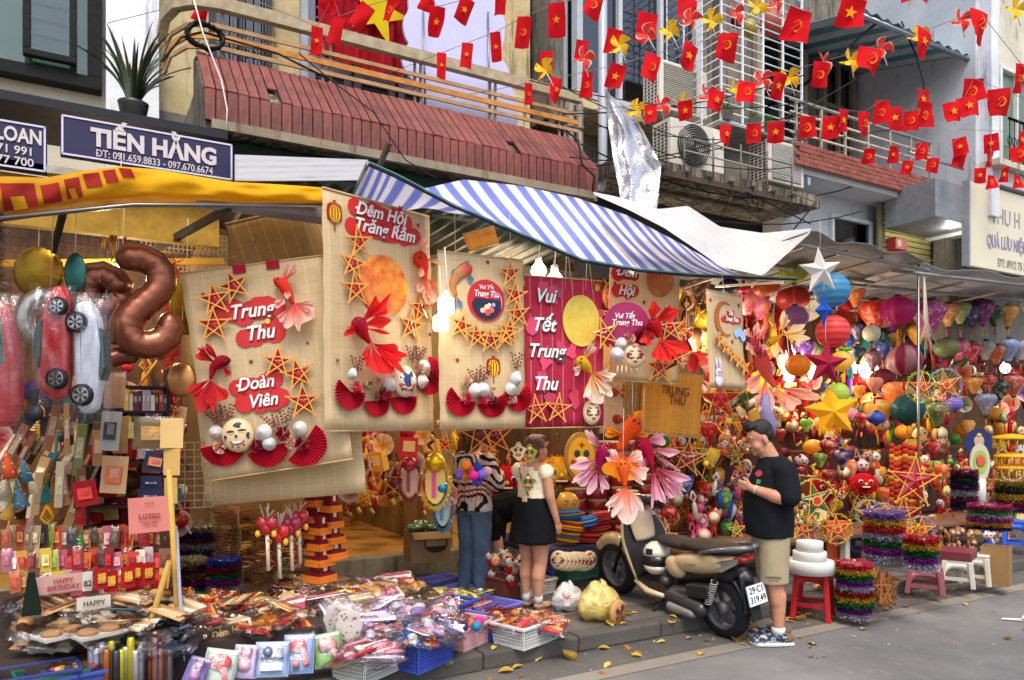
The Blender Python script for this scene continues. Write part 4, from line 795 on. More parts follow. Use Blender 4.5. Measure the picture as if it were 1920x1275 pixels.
def deco(P,rs=None,stars=(),fans=(),hats=(),pom=(),ber=(),minis=()):
 for x,y,r,a in stars:p=P.at(x,y);straw_star(P.t,*p,r*P.m,a)
 for x,y,r,a0,a1 in fans:p=P.at(x,y);fan(P.t,*p,r*P.m,a0,a1)
 for x,y,r in hats:p=P.at(x,y);hat(P.t,*p,r*P.m)
 for x,y,r,c in pom:p=P.at(x,y);pompom(P.t,*p,r*P.m,c)
 for x,y,h,l in ber:p=P.at(x,y);berries(P.t,*p,h*P.m,l)
 for x,y in minis:p=P.at(x,y);mini(P.t,*p,5*P.m)
Pan('bamboo_mat','plain pale bamboo mat behind the Trung Thu panel, longest of them',(352,560),(655,540),(374,950),5.35,5.45,'bamboo','bamboo mat',None)
Pan('bamboo_mat','brown printed bamboo mat rolled out under the yellow awning',(422,420),(606,378),(424,640),5.35,5.6,'bamboodark','bamboo mat',None)
P=Pan('decorated_panel','tilted bamboo panel reading Trung Thu and Đoàn Viên with masks and fans',(337,513),(603,479),(389,903),5.12,5.22,'bamboo')
deco(P,stars=[(442,538,30,.25),(406,563,30,.05),(404,611,31,-.1),(523,679,29,-.2),(561,701,29,.1),(571,752,31,-.08)],fans=[(420,832,42,pi*1.0,2*pi),(503,838,38,pi*1.05,2*pi+.1),(571,832,42,pi*1.2,2*pi+.9)],hats=[(409,811,13),(498,811,16),(508,832,13),(565,804,15)],pom=[(483,836,13,DRED),(533,813,15,DRED),(568,832,15,DRED),(415,838,13,CREAM),(548,832,11,CREAM)],ber=[(417,800,30,-.35),(431,795,34,.1),(524,805,26,-.5),(540,800,32,.1)],minis=[(381,552),(577,644),(471,678)])
p=P.at(450,816);mask(P.t,*p,30*P.m,0)
p=P.at(479,604);script(P.t,*p,['Trung','Thu'],22*P.m,1.6);p=P.at(486,735);script(P.t,*p,['Đoàn','Viên'],20*P.m,1.4)
p=P.at(503,603);b=MB();b.prism(circ(5*P.m,14),.003,H('e8a81c'),'print',y0=-.022);b.obj('moon_dot',P.t,(p[0],0,p[1]))
q=lambda*a:P.at(*a)
goldfish(P.t,[q(516,526),q(532,535),q(545,555),q(552,572)],11*P.m,H('d8301c'),H('e2402c'),H('efd0c0'),[(.3,.9,1.0,42*P.m,-.1),(.35,-1.2,.7,30*P.m,-.4),(1,-1.0,1.5,50*P.m,-.2),(1,-1.9,1.3,44*P.m,-.2),(1,-.25,.9,40*P.m,-.1),(.55,-2.2,1.,34*P.m,-.2)])
goldfish(P.t,[q(436,676),q(420,678),q(404,690),q(399,712)],11*P.m,H('8c0c26'),H('b3142a'),H('d02a2a'),[(.5,2.4,.8,44*P.m,-.1),(.4,2.0,.7,38*P.m,-.3),(1,-1.9,1.5,56*P.m,-.2),(1,-1.2,1.4,52*P.m,-.3),(1,-2.7,.9,46*P.m,-.1),(.4,-1.1,.5,34*P.m,-.2)])
for x,y in((449,505),(512,497)):p=P.at(x,y);b=MB();b.box((p[0],-.01,p[1]),(24*P.m,.004,15*P.m),H('b0122e'),'paper');b.obj('paper_tab',P.t)
hanger(P.t,.2,.0,P.w*.53)
P=Pan('decorated_panel','tallest bamboo panel reading Đêm Hội Trăng Rằm with big orange moon',(604,351),(805,406),(619,808),5.05,5.76,'bamboo')
p=P.at(716,418);script(P.t,*p,['Đêm Hội','Trăng Rằm'],19.5*P.m,1.25,sx=.92)
p=P.at(750,403);b=MB();b.prism([(-.025,-.03),(.025,-.03),(.03,.02),(.012,.035),(.022,.08),(.008,.085),(0,.04),(-.01,.085),(-.024,.08),(-.014,.035),(-.03,.02)],.003,H('c01a1c'),'print',y0=-.012);b.obj('rabbit_cutout',P.t,(p[0],0,p[1]))
deco(P,stars=[(666,456,29,.15),(655,496,29,-.1),(659,543,30,.1),(784,580,30,.1),(764,612,30,-.12)],fans=[(652,735,34,pi*.75,2*pi),(702,752,30,pi,2*pi+.2),(752,745,32,pi,2*pi+.1),(800,705,36,-pi*.85,pi*.5)],hats=[(652,702,12),(722,722,15),(787,689,14),(783,715,15)],pom=[(659,727,15,ROSE),(705,742,13,DRED),(803,705,12,DRED),(698,718,12,CREAM),(776,692,15,CREAM),(715,738,14,DRED)],ber=[(664,705,34,.0),(768,682,30,-.1),(778,682,30,.25)],minis=[(783,423),(805,627),(632,676),(733,655)])
p=P.at(716,536);moon(P.t,*p,57*P.m,'moonorange');p=P.at(626,401);flatlantern(P.t,*p,40*P.m);p=P.at(750,716);mask(P.t,*p,28*P.m,1)
p=P.at(683,722);b=MB();b.lathe([(.0001,0),(.03,.004),(.036,.03),(.026,.055),(.02,.05),(.018,.03)],H('8b734c'),'wood',14,Matrix.Rotation(pi/2,4,'X'));b.obj('wicker_nest',P.t,(p[0],-.02,p[1]))
p=P.at(807,774);b=MB();b.prism(circ(9*P.m,20),.003,H('7c1c24'),'print',y0=-.008);b.box((0,-.01,0),(6*P.m,.003,6*P.m),H('c9b48a'),'print');b.obj('coin_emblem',P.t,(p[0],0,p[1]))
goldfish(P.t,[P.at(766,480),P.at(776,487),P.at(783,505),P.at(785,527)],14*P.m,H('d4351f'),H('e6492e'),H('eed2b8'),[(.2,1.2,.7,42*P.m,-.2),(.45,-2.0,.6,34*P.m,-.3),(1,-1.5,1.6,46*P.m,-.3),(1,-.5,1.2,48*P.m,-.3),(1,-2.3,1.2,34*P.m,-.2),(.35,-.05,.3,40*P.m,-.3)],y=-.07)
goldfish(P.t,[P.at(656,597),P.at(662,610),P.at(670,628),P.at(682,644)],15*P.m,H('9c0f2c'),H('cf1626'),H('e42c2c'),[(.35,.9,1.0,66*P.m,-.3),(.4,.35,.9,58*P.m,-.2),(.35,-2.65,.6,46*P.m,-.2),(1,-1.3,1.3,64*P.m,-.3),(1,-.4,1.2,58*P.m,-.3),(1,-1.9,.8,50*P.m,-.2)],y=-.07)
P=Pan('decorated_panel','bamboo panel with a koi carp, round red badge and ring of stars',(820,470),(980,488),(829,805),5.5,5.86,'bamboo')
deco(P,stars=[(952,514,25,.1),(960,553,25,-.1),(965,590,25,.15),(950,622,26,-.1),(861,612,26,-.25),(889,630,25,.1),(914,639,25,0),(940,630,25,.1)],fans=[(861,750,31,pi*.7,2*pi-.1),(919,752,31,pi*1.05,2*pi+.5),(968,742,30,pi*.9,2*pi+.9)],hats=[(884,733,15),(900,732,14),(961,711,15),(952,730,13)],pom=[(870,718,12,CREAM),(916,734,11,CREAM),(954,749,11,CREAM),(868,746,13,ROSE),(899,751,12,ROSE),(920,752,11,DRED)],ber=[(890,725,30,-.2),(900,722,34,.25),(965,700,36,.0)],minis=[(914,492),(857,675),(871,787)])
p=P.at(910,564);b=MB();R_=39*P.m;b.prism(circ(R_,36),.008,H('b3121e'),'print',y0=-.02);b.obj('round_badge',P.t,(p[0],0,p[1]))
b=MB();b.prism([(R_*.8*cos(a),R_*.8*sin(a)-R_*.12) for a in[pi+.05+(pi-.1)*i/14 for i in range(15)]]+[(R_*.7,R_*.05),(-R_*.6,R_*.1)],.003,H('161b35'),'print',y0=-.025)
for x,z,s,c in((0,-.35,.16,H('d8b9a2')),(.22,-.45,.15,H('d65a48')),(-.25,-.5,.13,H('cfa6a0')),(.02,-.58,.16,H('c34a3a')),(.35,-.2,.1,H('7f9ec9')),(.12,-.22,.09,H('e4d6c6'))):b.prism(circ(R_*s,10,R_*x,R_*z),.003,c,'print',y0=-.03)
b.tube([(R_*(.5+.3*cos(a)),-.03,R_*(-.1+.5*sin(a))) for a in(-.6,0,.6,1.2,1.8,2.4)],.004,H('8fa8d8'),'print',4);b.obj('night_scene',P.t,(p[0],0,p[1]))
b=MB();b.text('Vui Tết',R_*.2,H('e8ddd8'),'print',TR((0,-.024,R_*.62)),.02,.001,.1,.9);b.text('Trung Thu',R_*.3,H('e8ddd8'),'print',TR((0,-.024,R_*.3)),.03,.001,.2,.75);b.obj('lettering',P.t,(p[0],0,p[1]))
KO=[P.at(884,503),P.at(872,505),P.at(856,516),P.at(847,535),P.at(853,556)]
b=MB();b.tube([(x,-.018,z) for x,z in[lerp_list(KO,i/14) for i in range(15)]],[k*P.m for k in(4,9,12,13,13,12.5,12,11,10,9,8,7,6,5,4)],[mixc(H('b5382c'),H('a8703a'),min(1,max(0,(i-3)/3))) for i in range(15)],'print',10,Matrix.Diagonal((1,.5,1,1)))
ko=b.obj('koi_carp',P.t)
for root,an,sp,ln in((KO[1],1.5,.8,17),(KO[2],2.3,1.6,15),(KO[1],-1.1,.7,26),(KO[4],-1.9,.8,24),(KO[4],-1.0,.8,22),(KO[2],-.8,.6,12)):
 f=MB();fin(f,root,an,sp,ln*P.m,H('7a3c6c'),H('4f9db8'),-.02,.03,10,4);f.obj('fin',ko)
p=P.at(924,690);flatlantern(P.t,*p,36*P.m)
b=MB()
for s in(.2,.85):b.tube([(P.w*s,0,0),(P.w*s,0,.35)],.0025,H('cfc9c0'),'cloth',4)
b.obj('hanging_string',P.t)
P=Pan('decorated_panel','crimson bamboo panel reading Vui Tết Trung Thu with yellow moon',(983,516),(1128,527),(982,803),5.95,6.25,'bamboored')
for l,x,y in(('Vui',1020,556),('Tết',1017,610),('Trung',1022,659),('Thu',1020,720)):p=P.at(x,y);script(P.t,*p,[l],21*P.m,edge=H('3a2830'),blob_=False)
for k in range(16):p=P.at(rr(990,1120),rr(540,780));b=MB();c=jit(H('c23a5c'),.2);b.prism([(rr(.03,.07)*cos(a),rr(.03,.1)*sin(a)) for a in[2*pi*i/9 for i in range(9)]],.002,c,'print',y0=-.006-.0006*k);b.obj('printed_flower',P.t,(p[0],0,p[1]))
deco(P,stars=[(1001,768,26,.12),(1042,766,26,-.1)],minis=[(993,582),(1070,732)])
p=P.at(1088,602);moon(P.t,*p,48*P.m,'moonyellow',.82);p=P.at(1103,773);mask(P.t,*p,22*P.m,2,sq=.85);p=P.at(1118,540);flatlantern(P.t,*p,17*P.m)
goldfish(P.t,[P.at(1072,676),P.at(1082,680),P.at(1094,690),P.at(1100,700)],12*P.m,H('d8a81c'),H('e6b62c'),H('efe4da'),[(.4,1.2,.8,42*P.m,-.3),(.5,3.6,.8,34*P.m,-.2),(1,-.1,1.1,40*P.m,-.2),(1,-1.6,1.1,58*P.m,-.2),(1,-1.0,.9,50*P.m,-.3)],y=-.07)
b=MB()
for x0,z0 in((.53,.02),(.8,.02)):b.tube([(P.w*x0-.03,-.03,-.1),(P.w*x0,-.02,.28),(P.w*x0+.04,-.03,-.12)],.0025,H('d8d2c8'),'cloth',4)
b.obj('hanging_string',P.t)
P=Pan('decorated_panel','pale bamboo panel reading Đêm Hội behind the magenta round badge',(1143,491),(1274,510),(1150,713),6.5,6.85,'bamboo')
for l,x,y in(('Đêm',1173,511),('Hội',1172,546)):p=P.at(x,y);script(P.t,*p,[l],15*P.m)
p=P.at(1236,526);moon(P.t,*p,31*P.m,'moonorange');deco(P,minis=[(1152,531),(1207,567)],stars=[(1237,694,26,0)])
P=Pan('decorated_panel','small bamboo panel with a brown crescent moon and diagonal stars',(1323,543),(1391,556),(1336,726),6.45,6.8,'bamboo')
p=P.at(1357,598);R_=33*P.m;b=MB();b.prism([(R_*cos(a),R_*sin(a)) for a in[pi*.3+1.4*pi*i/18 for i in range(19)]]+[(R_*.2+R_*.76*cos(a),R_*.88*sin(a)) for a in[pi*1.62-1.24*pi*i/18 for i in range(19)]],.006,H('b0643a'),'paper',y0=-.014);b.obj('crescent_moon',P.t,(p[0],0,p[1]))
p=P.at(1368,594);script(P.t,*p,['Tết','Trung Thu'],7*P.m,1.3,sx=.8)
deco(P,stars=[(1342,638,14,.1),(1353,652,14,-.2),(1365,666,14,.1),(1377,677,14,0),(1388,689,14,.2)],minis=[(1331,563),(1384,573),(1372,641),(1362,706)])
p=P.at(1344,700);b=MB();q=26*P.m;b.ball((0,-.02,0),(q*.36,.012,q*.4),H('b9b6e0'),'print');b.ball((0,-.02,-q*.55),(q*.42,.012,q*.42),H('c6c3e6'),'print')
for s in(-1,1):b.ball((s*q*.2,-.02,q*.7),(q*.12,.01,q*.42),H('b9b6e0'),'print');b.ball((s*q*.14,-.034,q*.05),q*.06,H('1e1e2a'),'print',6,4)
b.ball((0,-.034,-q*.12),(q*.08,.004,q*.1),H('d08a3a'),'print',6,4);b.obj('rabbit_cutout',P.t,(p[0],0,p[1]))
p=P.at(1384,626);b=MB();[b.prism(circ(8*P.m,10,dx*P.m,dz*P.m),.004,H('8fb2dc'),'print',y0=-.012-.001*i) for i,(dx,dz) in enumerate(((-8,0),(0,3),(8,-1),(12,-6)))];b.obj('cloud_cutout',P.t,(p[0],0,p[1]))
b=MB();b.tube([(P.w*.5,0,0),(P.w*.45,0,.2)],.003,H('e0dcd6'),'cloth',4);b.obj('hanging_string',P.t)
P=Pan('bamboo_mat','yellow bamboo mat printed TRUNG THU above the scooter',(1205,690),(1318,705),(1207,812),7.1,7.4,'bambooyellow','bamboo mat',None)
p=P.at(1268,742);b=MB();b.text('TRUNG',17*P.m,H('6a3418'),'print',TR((-.02,-.012,.04)),.01,.002,0,.8);b.text('THU',17*P.m,H('6a3418'),'print',TR((.01,-.012,-.05)),.01,.002,0,.8);b.obj('lettering',P.t,(p[0],0,p[1]))
P=Pan('bamboo_mat','cream mat printed with red fish beside the crimson panel',(1128,600),(1172,606),(1132,812),6.75,6.9,'bamboo','bamboo mat',None)
for i,(x,y) in enumerate(((1150,735),(1158,785),(1145,640))):goldfish(P.t,[P.at(x-12,y),P.at(x-4,y+1),P.at(x+3,y+2),P.at(x+8,y)],9*P.m,H('c04a2c'),H('c9542f'),H('d8825c'),[(1,.5,.8,18*P.m,0),(1,-.6,.8,18*P.m,0),(.5,1.6,1.2,10*P.m,0)],y=-.012,name='printed_fish')
Pan('bamboo_mat','narrow rolled brown mat hanging between printed mats',(1172,700),(1206,704),(1175,815),7.0,7.15,'bamboodark','bamboo mat',None)
Pan('bamboo_mat','small plain bamboo sheet with red clips under the striped awning',(868,440),(926,424),(868,475),5.9,6.0,'bambooyellow','bamboo mat',None)
def ang_thing(name,label,cat,px,py,Y,rz=None,group=None):return thing(name,label,cat,PY(px,py,Y),CAMYAW if rz is None else rz,group)
t=ang_thing('round_badge','magenta round badge reading Vui Tết Trung Thu with mask and hats','decoration',1175,612,6.2,CAMYAW+.15);m_=6.2/FPX
b=MB();b.prism(circ(46*m_,40),.012,H('8e0f4a'),'print');b.obj('disc',t);b=MB();b.text('Vui Tết',10*m_,H('e2d6d6'),'print',TR((-.02,-.006,.085)),.03,.002,.2,.9);b.text('Trung Thu',11*m_,H('e2d6d6'),'print',TR((0,-.006,.03)),.03,.002,.2,.9);b.obj('lettering',t)
hat(t,-14*m_,-35*m_,13*m_);hat(t,-22*m_,-54*m_,14*m_);mask(t,12*m_,-55*m_,22*m_,2,-.03);pompom(t,2*m_,-24*m_,12*m_,CREAM);pompom(t,30*m_,-18*m_,20*m_,DRED)
for dx in(-18,-10,-2,8,18):b=MB();b.tube([(dx*m_,-.02,-74*m_),(dx*m_*1.1,-.02,-88*m_)],.006,H('e8dcc8'),'cloth',5);b.obj('tassel',t)
goldfish(t,[(38*m_,10*m_),(46*m_,4*m_),(54*m_,-10*m_),(58*m_,-22*m_)],14*m_,H('b4141c'),H('d81c22'),H('ee3c30'),[(.3,.6,1.3,46*m_,-.4),(.3,1.6,1.0,40*m_,-.4),(1,-.6,1.3,50*m_,-.4),(1,-1.7,1.4,48*m_,-.5),(.6,-2.7,1.,40*m_,-.3)],y=-.07)
for dx,dz,a in((82,-2,.1),(96,-50,-.2),(60,-76,0),(-44,-14,.3)):straw_star(t,dx*m_,dz*m_,27*m_,a,-.02)
b=MB();b.prism([(x*m_+92*m_,z*m_) for x,z in((-10,40),(10,36),(14,-20),(12,-70),(-6,-78),(-16,-30))],.05,H('7c0c34'),'silk',y0=.06);b.obj('hanging_tail',t)
# == people
SKIN=H('b98263');HAIRC=H('16120f')
def headframe(c,pitch,yaw=0,roll=0,s=1.):return TR(c)@RZ(yaw)@Matrix.Rotation(pitch,4,'Y')@Matrix.Rotation(roll,4,'X')@Matrix.Scale(s,4)
def headprims(M,s=1.,full=1.):
 e=M.to_euler();e=tuple(e);P=[]
 def el(c,r):P.append(('e',M@Vector(c),tuple(q*s for q in r),e))
 el((0,0,0),(.1,.078,.1));el((.045,0,-.058),(.06,.061*full,.085));el((.045,0,-.105),(.052,.055*full,.045));el((.083,0,-.124),(.024,.028,.022))
 for y in(-1,1):el((.062,y*.033*full,-.07),(.036,.034,.04));el((-.004,y*.08,-.045),(.02,.011,.034));el((.004,y*.084,-.06),(.01,.008,.016))
 el((.088,0,.004),(.022,.05,.016));el((.098,0,-.09),(.013,.025,.0075));el((.096,0,-.101),(.012,.021,.0075))
 P.append(('c',M@Vector((.098,0,-.022)),M@Vector((.114,0,-.056)),.0085*s,.0155*s));el((.1,.012,-.062),(.012,.009,.008));el((.1,-.012,-.062),(.012,.009,.008))
 return P
def faceparts(par,M,s=1.,closed=False):
 for y in(-1,1):
  b=MB();b.ball((.0955,y*.031,-.018),(.008,.014,.004 if closed else .008),H('201512'),'gloss',8,5,M);b.ball((.094,y*.031,-.014),(.0075,.0165,.006),H('a87255'),'skin',8,5,M);b.obj('eye',par)
  b=MB();b.tube([M@Vector(p) for p in((.1,y*.012,.006),(.101,y*.03,.013),(.088,y*.052,.008))],[.004*s,.0048*s,.002*s],HAIRC,'hair',6);b.obj('eyebrow',par)
 b=MB();b.ball((.106,0,-.0955),(.0065,.023,.0055),H('8f4a42'),'skin',10,5,M);b.obj('mouth',par)
def hand(P,wrist,d,up,side,r=.0095,ln=.075,curl=.7,spread=.22):
 """palm, four curled fingers and a side thumb; d: pointing direction, up: back of the hand, side: thumb side"""
 w,d,up,side=Vector(wrist),Vector(d).normalized(),Vector(up).normalized(),Vector(side).normalized()
 pc=w+d*.045
 for k in(-1.2,-.4,.4,1.2):P.append(('c',w+side*k*.008,pc+d*.02+side*k*.019,.016,.0125))
 for i,k in enumerate((1.25,.42,-.42,-1.25)):
  l=ln*(.88,1,.95,.76)[i];p=pc+d*.028+side*k*.0185;a=.25;q=p
  for j,f in enumerate((.45,.32,.25)):
   dd=(d*cos(a)-up*sin(a)+side*k*spread*.15);n_=q+dd.normalized()*l*f;P.append(('c',q,n_,r*(1-.12*j),r*(.92-.14*j)));q=n_;a+=curl
 q=w+d*.015+side*.026
 for f,a in((.04,.75),(.03,.25)):n_=q+(d*cos(a)+side*sin(a)-up*.25).normalized()*f;P.append(('c',q,n_,r*1.2,r*1.0));q=n_
def folds(a,sc=9.,st=1.,seed=0.):
 return lambda co,n:n*(a*(noi(co.x*sc,co.y*sc,co.z*sc*st+seed)+.5*noi(co.x*sc*2.3+seed,co.y*sc*2.3,co.z*sc*2*st)))
mp_=PZ(1448,1203);man=thing('person','man in black t-shirt and beige shorts looking down at his phone','person',(mp_.x,mp_.y,.004),rad(150))
M=headframe((.098,0,1.612),rad(22),0);B=headprims(M,1.,1.08)
B+=[('c',(-.02,0,1.36),(.065,0,1.52),.075,.066),('c',(.03,0,1.46),(.1,0,1.53),.05,.04)]
B+=[('l',[((.02,0,.8),.13,.17),((.03,0,1.0),.16,.18),((.03,0,1.15),.16,.18),((0,0,1.3),.13,.19),((-.01,0,1.37),.08,.12)])]
for s,fw in((1,0),(-1,-.055)):
 B+=[('c',(.01,s*.09,.86),(.02+fw,s*.1,.5),.1,.07),('c',(.02+fw,s*.1,.5),(-.005+fw,s*.1,.33),.064,.062),('c',(-.012+fw,s*.1,.38),(-.012+fw,s*.1,.26),.06,.054),('c',(-.01+fw,s*.1,.28),(-.012+fw,s*.1,.09),.054,.038),('c',(-.012+fw,s*.1,.07),(.08+fw,s*.105,.04),.04,.03)]
B+=[('c',(-.03,.19,1.33),(-.035,.265,1.13),.055,.05),('c',(-.035,.265,1.13),(.07,.225,1.155),.05,.05),('c',(.05,.23,1.15),(.2,.125,1.205),.05,.031)]
B+=[('c',(-.03,-.19,1.33),(.0,-.265,1.13),.055,.05),('c',(.0,-.265,1.13),(.1,-.2,1.165),.05,.048),('c',(.1,-.2,1.165),(.215,-.08,1.22),.046,.031)]
hand(B,(.2,.122,1.205),(.8,-.5,.28),(.2,.85,-.2),(.0,.25,1),ln=.078,curl=.55);hand(B,(.215,-.078,1.22),(.8,.35,.25),(.2,-.85,-.1),(0,-.2,1),ln=.078,curl=.55)
def skincol(co,n):return mixc(SKIN,H('a8694e'),.5*max(0,noi(co.x*20,co.y*20,co.z*20)))
body=blob('body',B,skincol,'skin',.006,man,5);faceparts(man,M,1,True)
Hh=[]
for c,r in(((-.02,0,.03),(.094,.085,.09)),((-.045,0,-.01),(.062,.081,.075)),((.03,0,.085),(.075,.07,.036)),((.07,0,.088),(.036,.058,.036)),((.062,.01,.108),(.04,.05,.03)),((-.02,0,.09),(.06,.062,.03))):Hh.append(('e',M@Vector(c),r,(0,rad(22),0)))
for k in range(26):a=rr(-.06,.06);Hh.append(('c',M@Vector((.02+rr(0,.06),a,.085)),M@Vector((.04+rr(0,.06),a*.95,.125+rr(-.015,.02))),.012,.005))
blob('hair',Hh,lambda co,n:mixc(HAIRC,H('3b3028'),max(0,min(1,(1.585-co.z)*9-.1))) if co.x<.09 else HAIRC,'hair',.0055,man,2)
S_=[('l',[((.018,0,.825),.175,.215),((.025,0,.95),.185,.217),((.035,0,1.1),.188,.212),((.02,0,1.22),.172,.212),((.0,0,1.32),.15,.205),((-.015,0,1.39),.12,.175),((-.005,0,1.425),.095,.125),((.015,0,1.452),.078,.082)])]
for s in(1,-1):S_+=[('c',(-.02,s*.14,1.35),(-.03,s*.21,1.33),.09,.09),('c',(-.03,s*.21,1.33),(-.035,s*.24,1.22),.09,.09),('c',(-.035,s*.24,1.22),(-.04+(.02 if s<0 else 0),s*.262,1.155),.09,.083)]
blob('t_shirt',S_,H('16181c'),'knit',.01,man,4,wob=folds(.013,7,.6))
b=MB();b.prism([(.0,.0),(.035,.02),(.03,.05),(.005,.055),(-.02,.03)],.004,H('a8303c'),'print');b.prism([(-.01,-.05),(.02,-.05),(.025,-.02),(-.005,-.015)],.004,H('3f7a52'),'print');b.obj('chest_print',man,rot=(0,0,pi-.35)).location=(.16,.135,1.29)
S_=[('l',[((.015,0,.74),.135,.19),((.015,0,.86),.15,.2),((.02,0,.93),.145,.19)])]
for s,fw in((1,.0),(-1,-.045)):S_+=[('l',[((.022+fw,s*.098,.475),.112,.1),((.022+fw,s*.098,.6),.112,.102),((.02+fw*.6,s*.095,.75),.118,.105),((.015,s*.09,.86),.12,.105)])]
blob('shorts',S_,H('b9ab8b'),'cloth',.01,man,3,wob=folds(.007,6,.5,3))
b=MB();b.text('ESSENTIALS',.017,H('3b352c'),'print',None,.03,.0008);b.text('FEAR OF GOD',.008,H('3b352c'),'print',TR((0,0,-.022)),.02,.0008);b.obj('lettering',man,(.06,.2,.535),rot=(0,0,pi-.1))
for s,fw in((1,.0),(-1,-.055)):
 sh=[]
 for x,w,z in((-.085,.04,.05),(-.03,.044,.058),(.04,.05,.05),(.11,.052,.038),(.165,.044,.03)):sh.append(('e',(x+fw,s*.105,z),(.05,w,.04)))
 sh+=[('c',(-.03+fw,s*.1,.06),(-.015+fw,s*.1,.1),.052,.05)]
 def shc(co,n,fw=fw):return H('d8d7d4') if co.z<.034+.012*sin((co.x-fw)*30) else(H('8c6f55') if co.x-fw<-.07 else(H('c9c9cb') if abs(noi(co.x*22,3,co.z*30))<.09 else H('3f4a60')))
 o=blob('shoe',sh,shc,'cloth',.007,man,3)
 b=MB();b.add([(x+fw,s*.105+y,z) for x,y in((-.125,-.035),(.02,-.055),(.16,-.05),(.205,0),(.16,.055),(.02,.055),(-.125,.035)) for z in(.0,.026)],[tuple(range(0,14,2))[::-1],tuple(range(1,14,2))]+[(2*i,(2*i+2)%14,(2*i+3)%14,2*i+1) for i in range(7)],H('d4d2cc'),'foam');b.obj('sole',o,bevel=.008)
 b=MB()
 for k in range(4):b.tube([(.02+fw+.022*k,s*.105-.03,.088-.012*k),(.028+fw+.022*k,s*.105,.097-.012*k),(.02+fw+.022*k,s*.105+.03,.088-.012*k)],.0045,H('e4e2dc'),'cloth',5)
 b.obj('laces',o)
 b=MB();b.lathe([(.05,0),(.052,.045),(.048,.05)],H('d8d2cc'),'knit',14,TR((-.012+fw,s*.1,.085)));b.obj('sock',man)
b=MB();b.lathe([(.033,-.004),(.036,0),(.033,.004)],H('d9d6d0'),'plastic',14,TR((.178,.142,1.197))@Vector((.8,-.5,.28)).to_track_quat('Z','Y').to_matrix().to_4x4());b.obj('bracelet',man)
ph=thing('mobile_phone','dark mobile phone held in the man\'s hands','phone',man.matrix_basis@Vector((.295,.03,1.262)),rad(150));b=MB();b.box((0,0,0),(.01,.075,.15),H('1c1d20'),'gloss',ry=-.95);b.box((-.004,0,.006),(.004,.066,.135),H('5c6b80'),'gloss',ry=-.95);b.obj('body',ph,bevel=.003)
wp=PZ(1000,1140,.12);wm=thing('person','woman in cream lace top and black mini skirt seen from behind','person',(wp.x,wp.y,.12),rad(14))
M=headframe((.03,0,1.385),rad(-6),rad(-8),0,.93);B=headprims(M,.93,.95)
B+=[('c',(-.02,0,1.2),(.01,0,1.33),.048,.045),('l',[((0,0,.62),.11,.16),((-.01,0,.8),.125,.17),((0,0,.95),.1,.13),((0,0,1.1),.1,.14),((-.015,0,1.2),.085,.15),((-.015,0,1.25),.05,.1)])]
for s in(1,-1):B+=[('c',(0,s*.085,.7),(.01,s*.075,.4),.095,.06),('c',(.01,s*.075,.4),(-.015,s*.072,.28),.057,.06),('c',(-.015,s*.072,.28),(-.01,s*.07,.07),.056,.034),('c',(-.005,s*.07,.04),(.12,s*.078,.025),.036,.026)]
B+=[('c',(-.01,-.155,1.2),(-.01,-.205,.97),.05,.042),('c',(-.01,-.205,.97),(.06,-.22,.76),.041,.027),('c',(-.01,.15,1.2),(.15,.2,1.08),.048,.04),('c',(.15,.2,1.08),(.27,.15,1.3),.039,.026)]
hand(B,(.06,-.22,.76),(.3,-.05,-1),(0,-1,0),(1,0,0),.008,.066,.35);hand(B,(.27,.15,1.3),(.3,-.1,1),(-.2,.9,.1),(-.9,-.2,.2),.008,.066,.2)
blob('body',B,lambda co,n:mixc(H('c08c6e'),H('b27a5c'),.5+.5*noi(co.x*9,co.y*9,co.z*9)),'skin',.0075,wm,5);faceparts(wm,M,.93)
Hh=[('e',M@Vector(c),r,tuple(M.to_euler())) for c,r in(((-.015,0,.022),(.098,.086,.09)),((-.05,0,-.03),(.065,.08,.09)),((-.085,0,-.02),(.04,.045,.045)),((.04,0,.075),(.06,.06,.034)))]
blob('hair',Hh,lambda co,n:mixc(H('3a281c'),H('6a4c34'),.5+.5*noi(co.x*40,co.y*40,co.z*12)),'hair',.007,wm,2)
S_=[('l',[((0,0,.95),.118,.15),((.01,0,1.07),.125,.155),((0,0,1.17),.112,.16),((-.015,0,1.215),.09,.13)])]+[('e',(-.012,s*.165,1.175),(.072,.062,.07)) for s in(1,-1)]
blob('lace_top',S_,H('d9cdb2'),'knit',.008,wm,3,wob=folds(.008,14,1))
blob('skirt',[('l',[((-.005,0,.57),.19,.22),((-.005,0,.7),.17,.205),((-.005,0,.85),.145,.18),((0,0,.97),.115,.145)])],H('13141a'),'cloth',.012,wm,3,wob=folds(.014,9,.15))
b=MB();b.tube([(-.1,.07,1.2),(-.125,.02,1.1),(-.12,-.06,.98)],.008,H('6b4a34'),'plastic',6);b.tube([(-.1,.07,1.2),(.03,.1,1.24),(.11,.08,1.1)],.008,H('6b4a34'),'plastic',6);b.obj('bag_strap',wm);b=MB();b.box((-.125,-.02,.945),(.02,.05,.045),H('c9b48c'),'plastic');b.obj('waist_clasp',wm,bevel=.004)
for s in(1,-1):
 b=MB();b.lathe([(.042,0),(.039,.05),(.042,.13),(.04,.135)],H('e4e0da'),'knit',12,TR((-.01,s*.07,.06)));b.obj('sock',wm)
 blob('shoe',[('e',(.0,s*.072,.035),(.06,.042,.035)),('e',(.08,s*.076,.03),(.075,.04,.028))],H('bf9a78'),'cloth',.007,wm,2)
jp=PZ(890,1113,.12);jn=thing('person','person in zebra striped blouse and blue jeans behind the pompoms','person',(jp.x,jp.y,.12),rad(25))
M=headframe((.05,0,1.46),rad(8),rad(-20),0,.92);B=headprims(M,.92,.95)
